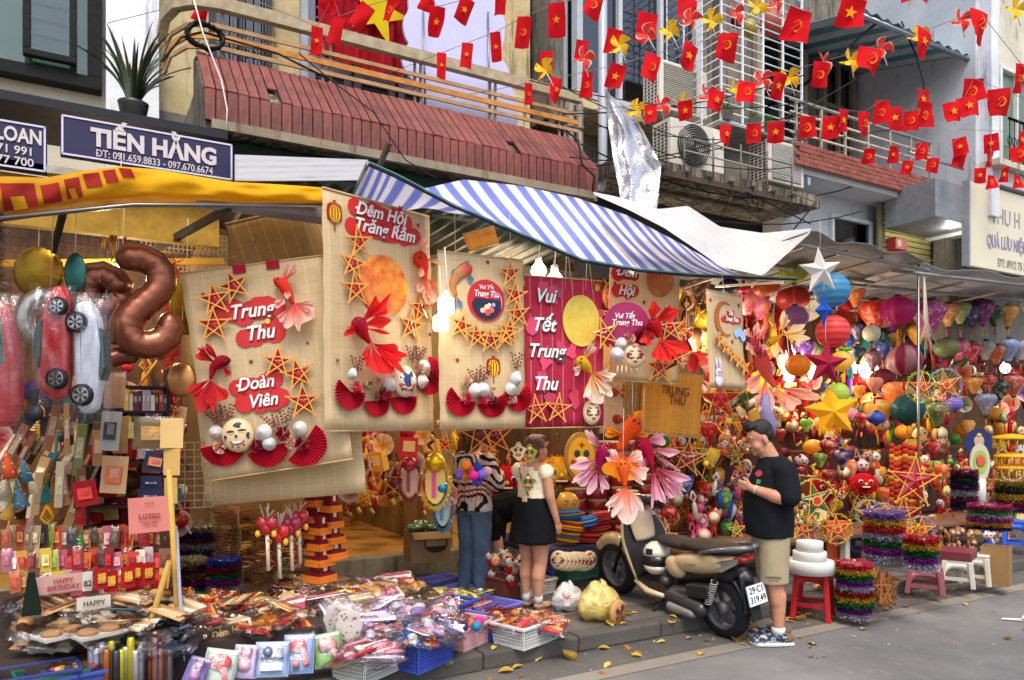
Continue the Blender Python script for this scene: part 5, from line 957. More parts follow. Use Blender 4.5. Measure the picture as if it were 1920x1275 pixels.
B+=[('c',(0,0,1.28),(.03,0,1.4),.05,.045),('l',[((0,0,.8),.1,.15),((0,0,1.0),.1,.14),((0,0,1.22),.09,.16),((0,0,1.31),.05,.1)])]
for s in(1,-1):B+=[('c',(0,s*.08,.82),(.01,s*.08,.45),.09,.06),('c',(.01,s*.08,.45),(-.01,s*.08,.06),.06,.04),('c',(0,s*.08,.03),(.13,s*.09,.02),.035,.025),('c',(0,s*.16,1.26),(.06,s*.21,1.03),.045,.04),('c',(.06,s*.21,1.03),(.25,s*.12,1.08),.038,.027)]
for s in(1,-1):hand(B,(.25,s*.12,1.08),(1,-.3*s,.3),(0,s,.3),(0,-.2*s,1),.008,.066,.5)
blob('body',B,H('b58468'),'skin',.0085,jn,4);faceparts(jn,M,.92)
blob('hair',[('e',M@Vector(c),r,tuple(M.to_euler())) for c,r in(((-.015,0,.022),(.1,.087,.092)),((-.05,0,-.06),(.06,.082,.1)),((-.05,.03,-.12),(.05,.06,.1)))],HAIRC,'hair',.008,jn,2)
def zeb(co,n):return H('1d1b1c') if sin(co.x*70+co.z*62+14*noi(co.x*6,co.y*6,co.z*5))>.15 else H('d8cfbf')
blob('striped_blouse',[('l',[((0,0,.78),.14,.185),((0,0,1.0),.135,.17),((0,0,1.2),.115,.175),((0,0,1.3),.07,.11)])]+[('c',(0,s*.15,1.25),(.06,s*.215,1.03),.075,.075) for s in(1,-1)]+[('c',(.06,s*.215,1.03),(.19,s*.15,1.07),.07,.05) for s in(1,-1)],zeb,'cloth',.009,jn,3,wob=folds(.01,8,1))
blob('jeans',[('l',[((0,0,.74),.12,.17),((0,0,.95),.115,.155)])]+[('l',[((-.005,s*.09,.05),.085,.08),((0,s*.088,.4),.09,.085),((.0,s*.083,.62),.1,.09),((0,s*.08,.82),.11,.09)]) for s in(1,-1)],lambda co,n:mixc(H('3f5268'),H('6f87a0'),.5+.5*noi(co.x*7,co.y*7,co.z*4)),'cloth',.011,jn,3,wob=folds(.013,7,1.2))
for s in(1,-1):blob('shoe',[('e',(.0,s*.085,.03),(.06,.042,.03)),('e',(.09,s*.09,.025),(.08,.04,.025))],H('23211f'),'rubber',.008,jn,2)
bp=PZ(916,1108,.12)+Vector((.12,.18,0));bn=thing('person','person in black bending low to reach into a basket','person',(bp.x,bp.y,.12),rad(-22))
M=headframe((.62,0,.82),rad(60),0,0,.92);B=headprims(M,.92)
B+=[('c',(.44,0,.84),(.56,0,.84),.05,.046),('l',[((-.02,0,.62),.12,.15),((.0,0,.72),.12,.16)]),('c',(0,0,.74),(.4,0,.82),.13,.12)]
for s in(1,-1):B+=[('c',(0,s*.09,.68),(.06,s*.1,.38),.09,.058),('c',(.06,s*.1,.38),(-.06,s*.1,.06),.056,.036),('c',(-.05,s*.1,.03),(.1,s*.11,.02),.034,.025),('c',(.38,s*.15,.82),(.42,s*.17,.56),.048,.04),('c',(.42,s*.17,.56),(.48,s*.12,.32),.039,.027)];hand(B,(.48,s*.12,.32),(.2,-.2*s,-1),(0,s,0),(1,0,0),.008,.066,.5)
blob('body',B,H('c1906f'),'skin',.0085,bn,4);faceparts(bn,M,.92)
blob('hair',[('e',M@Vector(c),r,tuple(M.to_euler())) for c,r in(((-.015,0,.022),(.1,.087,.092)),((-.05,0,-.04),(.065,.085,.1)))],HAIRC,'hair',.008,bn,2)
blob('black_dress',[('c',(-.02,0,.72),(.4,0,.83),.155,.145),('l',[((-.03,0,.46),.17,.2),((-.02,0,.6),.17,.2),((-.02,0,.74),.14,.18)])]+[('c',(.38,s*.14,.83),(.41,s*.165,.68),.07,.065) for s in(1,-1)],H('121214'),'cloth',.012,bn,3,wob=folds(.01,8,1))
for s in(1,-1):blob('sandal',[('b',(.02,s*.105,.008),(.24,.085,.016)),('c',(.07,s*.06,.02),(.07,s*.15,.02),.016,.016)],H('2a2321'),'rubber',.007,bn,1)
# == the scooter and its helmet
ra=PZ(1357,1194);hd=rad(94);WB=1.25
sc=thing('motor_scooter','beige and black motor scooter parked with its plate to the street','scooter',(ra.x,ra.y,.004),rot=Euler((rad(-6),-math.asin(.115/WB),hd)))
BG,BK,BR=H('b89f78'),H('1a1a1b'),H('2b211c')
def wheel(x,r,nm):
 b=MB();T=TR((x,0,r))@Matrix.Rotation(pi/2,4,'X');w=.05
 b.lathe([(r*.68,-w),(r*.86,-w*1.05),(r*.97,-w*.6),(r,0),(r*.97,w*.6),(r*.86,w*1.05),(r*.68,w)],H('17171a'),'rubber',40,T,caps=False);o=b.obj('tyre',wo[nm])
 b=MB()
 for k in range(40):
  a=2*pi*k/40;b.box((x+cos(a)*r*.985,0,r+sin(a)*r*.985),(.006,w*1.1,.012),H('0f0f10'),'rubber',ry=-a+.5)
 b.obj('tread',wo[nm]);b=MB();b.lathe([(r*.7,-w*.8),(r*.7,w*.8),(r*.6,w*.8),(r*.6,-w*.8),(r*.7,-w*.8)],H('5b5c5e'),'dullmetal',32,T,caps=False);b.lathe([(.05,-w*.9),(.055,w*.9),(.02,w)],H('6a6a6c'),'dullmetal',16,T)
 for k in range(5):
  for d_ in(-.13,.13):a=2*pi*k/5;b.bar((x+.045*cos(a),0,r+.045*sin(a)),(x+r*.64*cos(a+d_),0,r+r*.64*sin(a+d_)),.03,.016,H('68696b'),'dullmetal',up=(0,1,0))
 b.obj('rim',wo[nm])
wo={}
for nm,x,r in(('rear',0,.245),('front',WB,.25)):wo[nm]=bpy.data.objects.new('wheel',None);COL.objects.link(wo[nm]);wo[nm].parent=sc;wheel(x,r,nm)
P=[('e',(.06,0,.66),(.36,.12,.075),(0,.2,0))]
for s in(1,-1):P+=[('e',(.1,s*.075,.635),(.36,.07,.095),(0,.2,0)),('e',(.37,s*.085,.535),(.13,.055,.1),(0,-.35,0)),('e',(-.16,s*.05,.72),(.2,.06,.05),(0,.24,0))]
blob('body_panel',P,BG,'gloss',.0105,sc,6)
blob('under_tray',[('c',(.36,0,.45),(-.2,0,.6),.09,.08),('c',(-.1,0,.58),(-.3,0,.66),.09,.06),('b',(.42,0,.42),(.14,.2,.22))],BK,'plastic',.011,sc,4)
blob('seat',[('e',(.42,0,.74),(.26,.115,.06),(0,.02,0)),('e',(.08,0,.785),(.3,.135,.06),(0,.1,0)),('e',(-.14,0,.815),(.2,.12,.05),(0,.05,0))],BR,'rubber',.011,sc,8)
b=MB()
for s in(1,-1):b.tube([(.05,s*.13,.76),(-.15,s*.15,.83),(-.3,s*.13,.87),(-.4,s*.06,.885),(-.41,0,.885)],[.014,.018,.02,.022,.022],H('54575b'),'gloss',8)
b.obj('grab_rail',sc)
b=MB();b.prism([(-.12,.7),(-.36,.79),(-.38,.75),(-.2,.63)],.01,H('86847e'),'glassy',None,y0=.09);b.obj('indicator',sc,rot=(0,0,pi)).location=(0,0,0)
for s in(1,-1):
 b=MB();b.add([(x,s*(.118-.05*max(0,-x-.2)*4),z) for x,z in((-.06,.655),(-.2,.64),(-.33,.735),(-.345,.79),(-.18,.735))],[(0,1,2,3,4)] if s<0 else[(4,3,2,1,0)],H('86847e'),'glassy');b.obj('indicator',sc,solid=.012)
blob('tail_light',[('c',(-.3,.06,.755),(-.365,.03,.775),.035,.03),('c',(-.3,-.06,.755),(-.365,-.03,.775),.035,.03),('c',(-.36,.05,.775),(-.36,-.05,.775),.028,.028)],H('8c1216'),'gloss',.008,sc,3)
b=MB();b.grid(lambda s,q:(-(.27+.03*q)*sin(rad(24+56*(1-q))),(s-.5)*(.15-.03*q),.245+(.275+.03*q)*cos(rad(24+56*(1-q)))-.02*abs(s-.5)**2*4),6,12,BK,'plastic');b.obj('mudguard',sc,solid=.012)
blob('rear_fender',[('c',(-.12,0,.62),(-.22,0,.54),.06,.05),('b',(-.235,0,.45),(.03,.15,.26),0,.25)],BK,'plastic',.011,sc,3)
pl=bpy.data.objects.new('licence_plate',None);COL.objects.link(pl);pl.parent=sc;pl.location=(-.315,0,.44);pl.rotation_euler=Euler((0,.28,0)).to_matrix().to_4x4().to_euler()
TP=Matrix.Rotation(-pi/2,4,'Z');b=MB();b.box((0,0,0),(.01,.2,.15),H('d8dbe0'),'print');b.box((.006,0,0),(.006,.21,.16),H('3b3f48'),'plastic');b.obj('plate',pl,bevel=.004)
b=MB();b.text('29·C1',.05,H('16181d'),'print',TP@TR((0,-.0065,.036)),.02,.001,0,.95);b.text('319.49',.05,H('16181d'),'print',TP@TR((0,-.0065,-.034)),.02,.001,0,.95);b.obj('lettering',pl)
b=MB();b.prism([(-.06,0),(.06,0),(.05,-.14),(-.05,-.14)],.012,BK,'rubber',TP);b.obj('mud_flap',sc,(-.29,0,.37),rot=(0,.3,0))
blob('engine_casing',[('c',(.36,.12,.27),(.0,.15,.26),.085,.075),('c',(.36,.1,.3),(.1,.1,.36),.07,.06)],H('262729'),'plastic',.009,sc,4)
blob('silver_cover',[('c',(.32,.17,.2),(.06,.19,.215),.058,.045),('c',(.3,.15,.2),(.1,.17,.2),.06,.05)],H('8f8f8e'),'dullmetal',.008,sc,3)
blob('air_box',[('b',(.02,.13,.42),(.26,.1,.12),0,.2)],H('1f1f21'),'plastic',.009,sc,5)
b=MB();p,q=Vector((-.07,.15,.3)),Vector((-.16,.14,.6));d=q-p;u=d.orthogonal().normalized();v=d.normalized().cross(u);b.tube([p+d*(.12+.72*i/90)+(u*cos(i*.7)+v*sin(i*.7))*.028 for i in range(91)],.006,H('9a9a98'),'dullmetal',5);b.tube([p,q],.013,BK,'metal',8);b.obj('shock_absorber',sc)
b=MB();b.tube([(.46,.1,.24),(.5,.2,.13),(.55,.29,.025)],.013,BK,'dullmetal',7);b.bar((.52,.26,.02),(.6,.33,.015),.03,.014,BK,'dullmetal');b.obj('side_stand',sc)
blob('floorboard',[('b',(.63,0,.3),(.42,.3,.07)),('c',(.46,.12,.38),(.46,-.12,.38),.06,.06)],H('242020'),'plastic',.011,sc,4)
for s in(1,-1):b=MB();b.tube([(.42,s*.17,.26),(.62,s*.185,.255),(.82,s*.16,.3)],[.02,.03,.02],BG,'gloss',8);b.obj('side_trim',sc)
def shield(s,q,off=0):
 y=(s-.5)*2;w=.17+.09*sin(pi*min(1,q*1.05)*.8)-.10*max(0,q-.62)**1.2*2;x=.84+.02*q+.20*q*q*.9-.07*y*y;z=.32+.64*q
 return(x+off,y*w,z)
b=MB();b.grid(lambda s,q:shield(s,q,.03),14,16,BG,'gloss');b.obj('front_apron',sc,solid=.02)
b=MB();b.grid(lambda s,q:shield(.5+(s-.5)*.9,.02+.84*q,-.005),14,16,H('201c1b'),'plastic');b.obj('inner_shield',sc,solid=.012)
b=MB();b.grid(lambda s,q:Vector(shield(.5+(s-.5)*(.42+.3*q),.55+.42*q,-.03-.03*sin(pi*s))),10,10,H('a9957a'),'plastic');b.obj('glove_panel',sc,solid=.012)
blob('front_fender',[('c',(WB+.27*cos(a),0,.25+.27*sin(a)),(WB+.27*cos(a-.35),0,.25+.27*sin(a-.35)),.062,.062) for a in(2.75,2.4,2.05,1.7,1.35,1.0)],BG,'gloss',.009,sc,4)
b=MB()
for s in(1,-1):b.tube([(WB,s*.07,.25),(1.1,s*.06,.7)],.018,H('3a3a3b'),'metal',8)
b.tube([(1.1,0,.6),(1.0,0,1.0)],.03,BK,'metal',8);b.obj('fork',sc)
blob('handlebar_cowl',[('e',(1.03,0,1.02),(.1,.13,.085)),('c',(.98,.1,1.03),(.95,.24,1.04),.05,.04),('c',(.98,-.1,1.03),(.95,-.24,1.04),.05,.04),('e',(1.08,0,1.0),(.08,.09,.09))],BG,'gloss',.009,sc,5)
blob('instrument_panel',[('e',(.955,0,1.06),(.05,.11,.04)),('c',(.95,-.09,1.02),(.93,-.2,1.03),.045,.045)],BK,'gloss',.009,sc,4)
for s in(1,-1):
 b=MB();b.tube([(.945,s*.24,1.04),(.915,s*.36,1.05)],[.018,.02],BK,'rubber',10);b.obj('grip',sc)
 b=MB();b.tube([(.985,s*.22,1.03),(1.0,s*.3,1.02),(.95,s*.36,.99)],.007,H('c9c9c6'),'metal',6);b.obj('brake_lever',sc)
b=MB();b.ball((1.14,0,1.0),(.03,.07,.07),H('d8dbe0'),'glassy');b.obj('headlight',sc)
b=MB();b.tube([(.93,.0,.84),(.91,.0,.8),(.92,.03,.77)],.008,BK,'plastic',6);b.obj('hook',sc)
b=MB();b.text('Scoopy',.035,H('5b4a38'),'print',RZ(pi)@Matrix.Rotation(-.24,4,'Y'),0,.001,.35);b.obj('badge',sc,(.09,.197,.655))
for o in sc.children:
 if o.name.split('.')[0] in('wheel','licence_plate','mud_flap','mudguard','rear_fender','front_fender'):continue
 o.scale=(.9,1,.9);o.location=(o.location.x*.9+.1,o.location.y,o.location.z*.9)
hp=sc.matrix_basis@Vector((.68,.06,.5));t=thing('helmet','cream half helmet with black band hanging on the scooter','helmet',hp,hd+.4)
b=MB();b.lathe([(.112,-.07),(.118,-.02),(.118,.02)],H('151516'),'gloss',24);b.obj('band',t);b=MB();b.lathe([(.12,.02),(.117,.055),(.095,.1),(.05,.13),(.0005,.138)],H('cfc6ae'),'gloss',24);b.lathe([(.0005,-.15),(.06,-.14),(.1,-.105),(.113,-.068)],H('cfc6ae'),'gloss',24);b.obj('shell',t);b=MB();b.box((.02,.1185,.06),(.06,.004,.05),H('1b1b1b'),'print');b.obj('sticker',t)
# == builders for the goods
def lantern(label,px,py,wpx,kind,col,v,fin=None,group=None,tas=True,mesh=None,z=None,cat='lantern',name=None,ribs=None):
 c=PV(px,py,v);r=wpx*mpp(c)/2;fin=fin or('silkp' if kind in('onion','pear') else 'silk')
 t=thing(name or('paper_lantern' if kind=='round' else 'silk_lantern'),label,cat,c,rr(0,6),group);t.rotation_euler.x=rr(-.04,.04)
 col2=mixc(col,(1,.9,.75),.15)
 if kind=='round':pf=[(sin(pi*(.06+.88*i/14)),-cos(pi*(.06+.88*i/14))) for i in range(15)];hgt=.96;lob,amp,n=0,0,24
 elif kind=='squash':pf=[(sin(pi*(.08+.84*i/12)),-.74*cos(pi*(.08+.84*i/12))) for i in range(13)];hgt=.74;lob,amp,n=12,.09,36
 elif kind=='ribbed':pf=[(sin(pi*(.07+.86*i/12)),-.92*cos(pi*(.07+.86*i/12))) for i in range(13)];hgt=.92;lob,amp,n=10,.12,40
 elif kind=='tube':pf=[(.8,-1.3),(.86,-1.2),(.86,1.2),(.8,1.3)];hgt=1.3;lob,amp,n=0,0,18
 elif kind=='pear':pf=[(.3,-1.25),(.36,-1.0),(.55,-.5),(.9,.1),(1,.45),(.88,.78),(.5,.98),(.3,1.02)];hgt=1.1;lob,amp,n=8,.07,32
 elif kind=='disc':pf=[(.2,-.32),(.7,-.22),(1,0),(.7,.22),(.2,.32)];hgt=.3;lob,amp,n=12,.05,36
 else:pf=[(.22,-1.15),(.3,-.95),(.5,-.5),(.86,.1),(1,.48),(.92,.74),(.62,.94),(.3,1.0)];hgt=1.06;lob,amp,n=8,.08,32
 b=MB()
 cf=(lambda i,j:col2 if(j*(lob or 8)//n)%2 and ribs else(mixc(col,(1,1,1),.12) if kind=='round' and i%2 else col))
 b.lathe([(x*r,z_*r) for x,z_ in pf],col,fin,n,None,True,lob,amp,cols=cf);b.obj('shade',t)
 if r>.05:
  b=MB();w=pf[-1][0]*r*.9+.004;b.lathe([(w,hgt*r*.96),(w,hgt*r+.012),(w*.5,hgt*r+.02)],H('2a1a14'),'wood',12);b.tube([(0,0,hgt*r),(0,0,hgt*r+.12)],.0025,H('cfc5b5'),'cloth',4);b.obj('top_cap',t)
  w=pf[0][0]*r*.9+.004;zb=pf[0][1]*r;b=MB();b.lathe([(w*.5,zb-.022),(w,zb-.012),(w,zb+.01)],H('2a1a14'),'wood',12);b.obj('bottom_cap',t)
  if tas:
   b=MB();b.tube([(0,0,zb-.02),(0,0,zb-.05)],.004,H('b0242a'),'cloth',5);b.lathe([(.012,zb-.05-r*.7),(.009,zb-.06),(.002,zb-.05)],jit(H('b8262a') if rr(0,1)<.6 else H('d8982a'),.2),'cloth',7);b.obj('tassel',t)
 return t
def tinsel_ring(b,r,z,h,col,n=260,T=None,ln=.03):
 for i in range(n):
  a=rr(0,2*pi);zz=z+rr(-.5,.5)*h;d=Vector((cos(a),sin(a),rr(-.5,.5))).normalized();s=Vector((-sin(a),cos(a),rr(-.8,.8)))*.0045;p=Vector((cos(a)*r,sin(a)*r,zz));l=rr(.5,1.1)*ln
  b.add([p-s,p+s,p+d*l+s*.6,p+d*l-s*.6],[(0,1,2,3)],jit(col,.4),'tinsel',T)
def tinsel_stack(label,px,pyb,wpx,hpx,cols,z0,group='stacks of tinsel garland rings'):
 c=PZ(px,pyb,z0);k=mpp(c);r,h=wpx*k/2,hpx*k/len(cols);t=thing('tinsel_stack',label,'tinsel garland',c,0,group)
 for i,q in enumerate(cols):
  b=MB();z=h*(i+.5);rr_=r*rr(.93,1.03);b.lathe([(rr_*.55,z-h*.5),(rr_*.76,z-h*.45),(rr_*.82,z),(rr_*.76,z+h*.45),(rr_*.55,z+h*.5)],mixc(q,(0,0,0),.5),'tinsel',24)
  tinsel_ring(b,rr_*.8,z,h*1.05,q,int(520+rr_*1800),None,.04)
  if i==len(cols)-1:
   for k_ in range(90):a=rr(0,2*pi);x=rr(.55,.9)*rr_;b.add([(x*cos(a),x*sin(a),z+h*.4),(x*cos(a+.05),x*sin(a+.05),z+h*.4),(x*cos(a+.03),x*sin(a+.03),z+h*.4+.03)],[(0,1,2)],jit(q,.4),'tinsel')
  o=b.obj('tinsel_ring',t);o['kind']='stuff'
 return t
def wreath_star(label,px,py,rpx,v,wc,sc_=FOILR,a0=0.,stick=None,group='tinsel wreathed star lanterns'):
 c=PV(px,py,v);r=rpx*mpp(c);t=thing('star_lantern',label,'star lantern',c,CAMYAW+rr(-.3,.3),group)
 straw_star(t,0,0,r*.94,a0,0,'star',sc_)
 b=MB();T=Matrix.Rotation(pi/2,4,'X');b.tube([(r*cos(a),0,r*sin(a)) for a in[2*pi*i/28 for i in range(28)]],.008,mixc(wc[0],(0,0,0),.3),'tinsel',5,closed=True)
 for i in range(int(160+r*1200)):
  a=rr(0,2*pi);d=Vector((rr(-1,1),rr(-1,1),rr(-1,1))).normalized();p=Vector((r*cos(a),0,r*sin(a)));s=d.orthogonal().normalized()*.004;l=rr(.015,.034);b.add([p-s,p+s,p+d*l+s,p+d*l-s],[(0,1,2,3)],jit(wc[i%len(wc)],.35),'tinsel',None)
 o=b.obj('tinsel_wreath',t);o['kind']='stuff'
 b=MB();b.prism(circ(r*.24,18),.006,H('d8a03a'),'print',y0=-r*.24);b.prism(circ(r*.18,16),.006,H('b3261e'),'print',y0=-r*.25);b.obj('centre_badge',t)
 if stick:b=MB();b.tube([(0,.03,-r*.3),(0,.04,-stick)],.008,H('c2245a'),'plastic',6);b.obj('stick',t)
 return t
def stool(label,px,pyb,wpx,hpx,z0,col,rz=.3,group=None):
 c=PZ(px,pyb,z0);k=mpp(c);w,h=wpx*k,hpx*k;t=thing('plastic_stool',label,'stool',c,rz,group)
 b=MB();b.box((0,0,h-.012),(w*.86,w*.86,.024),col,'plastic');b.box((0,0,h-.045),(w*.82,w*.82,.045),col,'plastic');b.obj('seat',t,bevel=.008)
 for sx in(1,-1):
  for sy in(1,-1):b=MB();b.bar((sx*w*.47,sy*w*.47,0),(sx*w*.38,sy*w*.38,h-.03),.045,.045,col,'plastic',up=(0,1,0));b.obj('leg',t,bevel=.008)
 for s in(1,-1):
  for q in(0,1):b=MB();z=h*.3;e=w*.43;P=[(-e,s*e,z),(e,s*e,z)] if q else[(s*e,-e,z),(s*e,e,z)];b.bar(*P,.014,.035,col,'plastic');b.obj('rail',t)
  for q in(0,1):
   b=MB();e=w*.4;b.grid(lambda u,vv:((-e+2*e*u,s*e,h-.05-vv*(.05+.09*(2*u-1)**4)) if q else(s*e,-e+2*e*u,h-.05-vv*(.05+.09*(2*u-1)**4))),12,1,col,'plastic');b.obj('apron',t,solid=.006)
 return t
def basket(label,c,w,d,h,col,rz=0.,group='plastic baskets on the pavement',lat=True,taper=.9,nm='plastic_basket'):
 t=thing(nm,label,'basket',c,rz,group);b=MB()
 for s in(1,-1):b.box((0,s*(d/2-.008),h-.01),(w,.02,.022),col,'plastic');b.box((s*(w/2-.008),0,h-.01),(.02,d-.036,.022),col,'plastic')
 b.obj('rim',t,bevel=.004);b=MB();b.box((0,0,.006),(w*taper-.01,d*taper-.01,.012),col,'plastic');b.obj('base',t)
 for nm_,L_,ax,s in(('side_panel',w,0,-1),('side_panel',w,0,1),('side_panel',d,1,-1),('side_panel',d,1,1)):
  b=MB();o_=(d if ax==0 else w)/2;n=max(4,int(L_/.018)) if lat else 1
  def pt(u,z,ax=ax,s=s,o_=o_,L_=L_):k=taper+(1-taper)*z;a,e=(u-.5)*(L_-.01)*k,s*(o_-.012)*k;return Vector((a,e,z*h)) if ax==0 else Vector((e,a,z*h))
  if lat:
   for i in range(n+1):b.bar(pt(i/n,.0),pt(i/n,.96),.0065,.005,col,'plastic')
   for z in[.03,.12]+[.12+.74*j/max(3,int(h/.03)) for j in range(1,max(3,int(h/.03))+1)]+[.9]:b.bar(pt(0,z),pt(1,z),.005,.0065,col,'plastic')
  else:b.add([pt(0,0),pt(1,0),pt(1,.97),pt(0,.97)],[(0,1,2,3)],col,'plastic')
  o=b.obj(nm_,t);o['kind']='stuff'
  if not lat:m=o.modifiers.new('s','SOLIDIFY');m.thickness=.006;m.offset=0
 return t
def pillow(w,d,h,mat='clear',ph=0.,nu=14,nv=12,cr=.018):
 b=MB()
 for s in(1,-1):b.grid(lambda u,q:((u-.5)*w,(q-.5)*d,s*h*.5*((1-(2*u-1)**4)*(1-(2*q-1)**4))**.6+cr*noi(u*7+ph,q*7,s*3+ph)+cr*.5*noi(u*17,q*17+ph,s)),nu,nv,(1,1,1),mat)
 return b
PAL={'pink':('d98aa0','e8b8c4','c4506e','efe0e0','d06a7c'),'lilac':('c9b6e0','e6dcf0','a98cc8','efe8f2','d8a8c8'),'red':('c01a20','d8402c','e0a03a','8c1018','c82a3a'),'cream':('e0cfb0','cfae80','efe6d4','b88a58','d8b890'),'orange':('e0762a','f0b03a','d0402a','f2d8a0','e89a4a'),'dark':('1c1a20','2a3a4a','40282a','3a6a70','8a8078'),'yellow':('e6c23a','c9d04a','f0e29a','a8b83a','efe6c4'),'blue':('3a6ac0','6a9ad8','a8c8e8','2a4a90','e8eef4'),'brown':('8a5a34','b07a48','6a3f24','c99a68','4a2c1c'),'mix':('d02a2a','e8b82a','3a8a4a','2a5ab8','e87aa0')}
PAL={k:[H(c) for c in v] for k,v in PAL.items()}
PK={}
def packet(kind,label,group,c,s=1.,rot=None,variant=0):
 """clear packet with its contents; alike packets share their meshes"""
 key=(kind,variant)
 if key not in PK:
  st=RND.getstate();P=PAL[kind];t=thing('toy_packet','','packet',(0,0,0));parts=[]
  b=MB()
  k=variant%4
  for i in range((10,5,6,9)[k]):
   x,y=rr(-.08,.08),rr(-.11,.09);c1=P[i%5]
   if k==0:b.ball((x,y,rr(-.012,.018)),(rr(.025,.045),rr(.025,.045),rr(.014,.026)),jit(c1,.15),'cloth',9,6)
   elif k==1:b.box((rr(-.02,.02),(i-2)*.045,.004*i),(rr(.13,.17),rr(.05,.09),.006),jit(c1,.15),'print',rz=rr(-.15,.15),rx=.12)
   elif k==2:T=TR((x,y,rr(0,.02)))@Euler((pi/2+rr(-.4,.4),0,rr(0,6))).to_matrix().to_4x4();f=MB();fin(b,(0,0),pi/2,2.4,rr(.05,.09),jit(c1,.15),jit(P[(i+1)%5],.1),0,.1,10,3) if False else b.prism(star_pts(rr(.04,.065),.5),.012,jit(c1,.15),'crinkle',T)
   else:x=-.08+.02*i;b.tube([(x,-.1,.005),(x+rr(-.01,.01),0,.012),(x+rr(-.01,.01),.09,.005)],rr(.008,.014),jit(c1,.15),'plastic',7)
  o=b.obj('contents',t);o['kind']='stuff'
  w=pillow(.22,.28,.07,'clear',rr(0,50)).obj('wrapper',t)
  if variant%2:b=MB();b.box((0,.125,.01),(.2,.05,.004),P[3],'print');b.box((0,.125,.0135),(.12,.02,.002),P[0],'print');b.obj('header_card',t)
  PK[key]=[t,0]
 p=PK[key]
 if p[1]==0:t=p[0];p[1]=1
 else:t=copytree(p[0])
 t['label']=label;t['group']=group;t.location=c;t.scale=(s,s,s);t.rotation_euler=rot or(rr(-.35,.35),rr(-.35,.35),rr(0,6.28));return t
def lamp(px,py,v,rpx,en,label,col=(1,.84,.6),mat='bulb',shape='bulb'):
 c=PV(px,py,v);r=rpx*mpp(c);t=thing('light_bulb',label,'lamp',c,0,'lit bulbs in the stalls');b=MB()
 if shape=='bulb':b.lathe([(.0001,-r*1.15),(r*.7,-r*.85),(r,-.1*r),(r*.85,r*.5),(r*.45,r*1.0),(r*.4,r*1.2)],(1,1,1),mat,18)
 else:b.lathe([(.0001,-r*1.0),(r*.9,-r),(r,-r*.8),(r,r*.8),(r*.8,r),(.0001,r)],(1,1,1),mat,18)
 b.obj('bulb',t);b=MB();b.lathe([(r*.42,r*1.2),(r*.42,r*1.75),(r*.2,r*1.9)],H('d8d4cc'),'plastic',12);b.tube([(0,0,r*1.8),(.01,0,r*3),(0,.02,r*3+.25)],.004,H('d9d5cd'),'rubber',5);b.obj('socket',t)
 l=bpy.data.lights.new('bulb_light','POINT');l.energy=en;l.color=col;l.shadow_soft_size=r*1.3;o=bpy.data.objects.new('bulb_light',l);COL.objects.link(o);o.location=c+Vector((0,-.02,-r*1.6));return t
# == lamps
for a in((1010,508,6.1,15,22,'left bulb of the lit cluster above the crimson panel'),(1040,526,6.0,16,22,'right bulb of the lit cluster above the crimson panel'),(1040,588,5.7,16,24,'single lit bulb glowing in front of the crimson panel')):lamp(*a)
lamp(836,573,4.85,15,.9,'upper lit lamp beside the koi carp panel',shape='can');lamp(826,606,4.85,14,.9,'lower lit lamp beside the koi carp panel',shape='can')
for px,py,v,rp,e,lb in((1628,692,6.3,17,26,'bright lit bulb among the lanterns beside the maroon lantern'),(1480,664,6.4,12,22,'lit bulb behind the amber round lantern'),(1478,702,6.2,13,22,'lit bulb below the amber round lantern'),(1525,700,6.4,10,18,'small lit bulb left of the crimson paper star'),(1605,690,6.5,9,14,'slim lit bulb right of the crimson paper star'),(1885,690,6.6,9,26,'lit bulb far back in the right lantern stall'),(1292,643,6.9,5,16,'tiny lit bulb beside the red goldfish decorations'),(1340,615,6.9,9,24,'lit bulb hidden behind the crescent moon panel')):lamp(px,py,v,rp,e,lb)
lamp(217,507,6.6,9,26,'lit bulb behind the copper number balloons',(1,.78,.5),'bulbwarm');lamp(1782,421,5.75,7,5,'small white downlight under the shutter box',(1,.95,.85))
for u,v,lb,e in((.1,9.2,'lit ceiling lamp in the left party shop',26),(2.5,9.0,'lit ceiling lamp in the middle shop',50),(4.6,8.8,'lit ceiling lamp in the drum shop',55),(7.0,8.6,'lit ceiling lamp behind the lantern stall',45)):
 t=thing('ceiling_lamp',lb,'lamp',(u,v,3.42),0,'ceiling lamps in the shops');b=MB();b.box((0,0,0),(1.0,.08,.05),(1,1,1),'bulbwarm');b.obj('tube',t);b=MB();b.box((0,0,.05),(1.1,.12,.05),H('d8d4cc'),'plastic');b.obj('housing',t)
 l=bpy.data.lights.new('tube_light','POINT');l.energy=e;l.color=(1,.76,.46);l.shadow_soft_size=.25;o=bpy.data.objects.new('tube_light',l);COL.objects.link(o);o.location=(u,v-.2,3.2)
# == left party shop: grid, balloons, toy cars
def wgrid(label,px0,py0,px1,py1,v,step=.06,col=H('3a352f'),r=.0025):
 a,c=PV(px0,py0,v),PV(px1,py1,v);t=thing('wire_grid',label,'wire grid',(0,0,0));b=MB();n=int(abs(c.x-a.x)/step);m=int(abs(a.z-c.z)/step)
 for i in range(n+1):u=a.x+(c.x-a.x)*i/n;b.bar((u,v,a.z),(u,v,c.z),r*2,r*2,col,'dullmetal')
 for j in range(m+1):z=a.z+(c.z-a.z)*j/m;b.bar((a.x,v,z),(c.x,v,z),r*2,r*2,col,'dullmetal')
 o=b.obj('wires',t);o['kind']='stuff';return t
wgrid('dark wire display grid high on the left shop wall',20,385,300,500,7.3)
wgrid('pale wire grille above the number balloons',265,425,425,525,6.9,.035,H('b0a184'),.004)
wgrid('wire grid standing below the tilted Trung Thu panel',328,830,400,950,5.6,.05,H('8a7a60'))
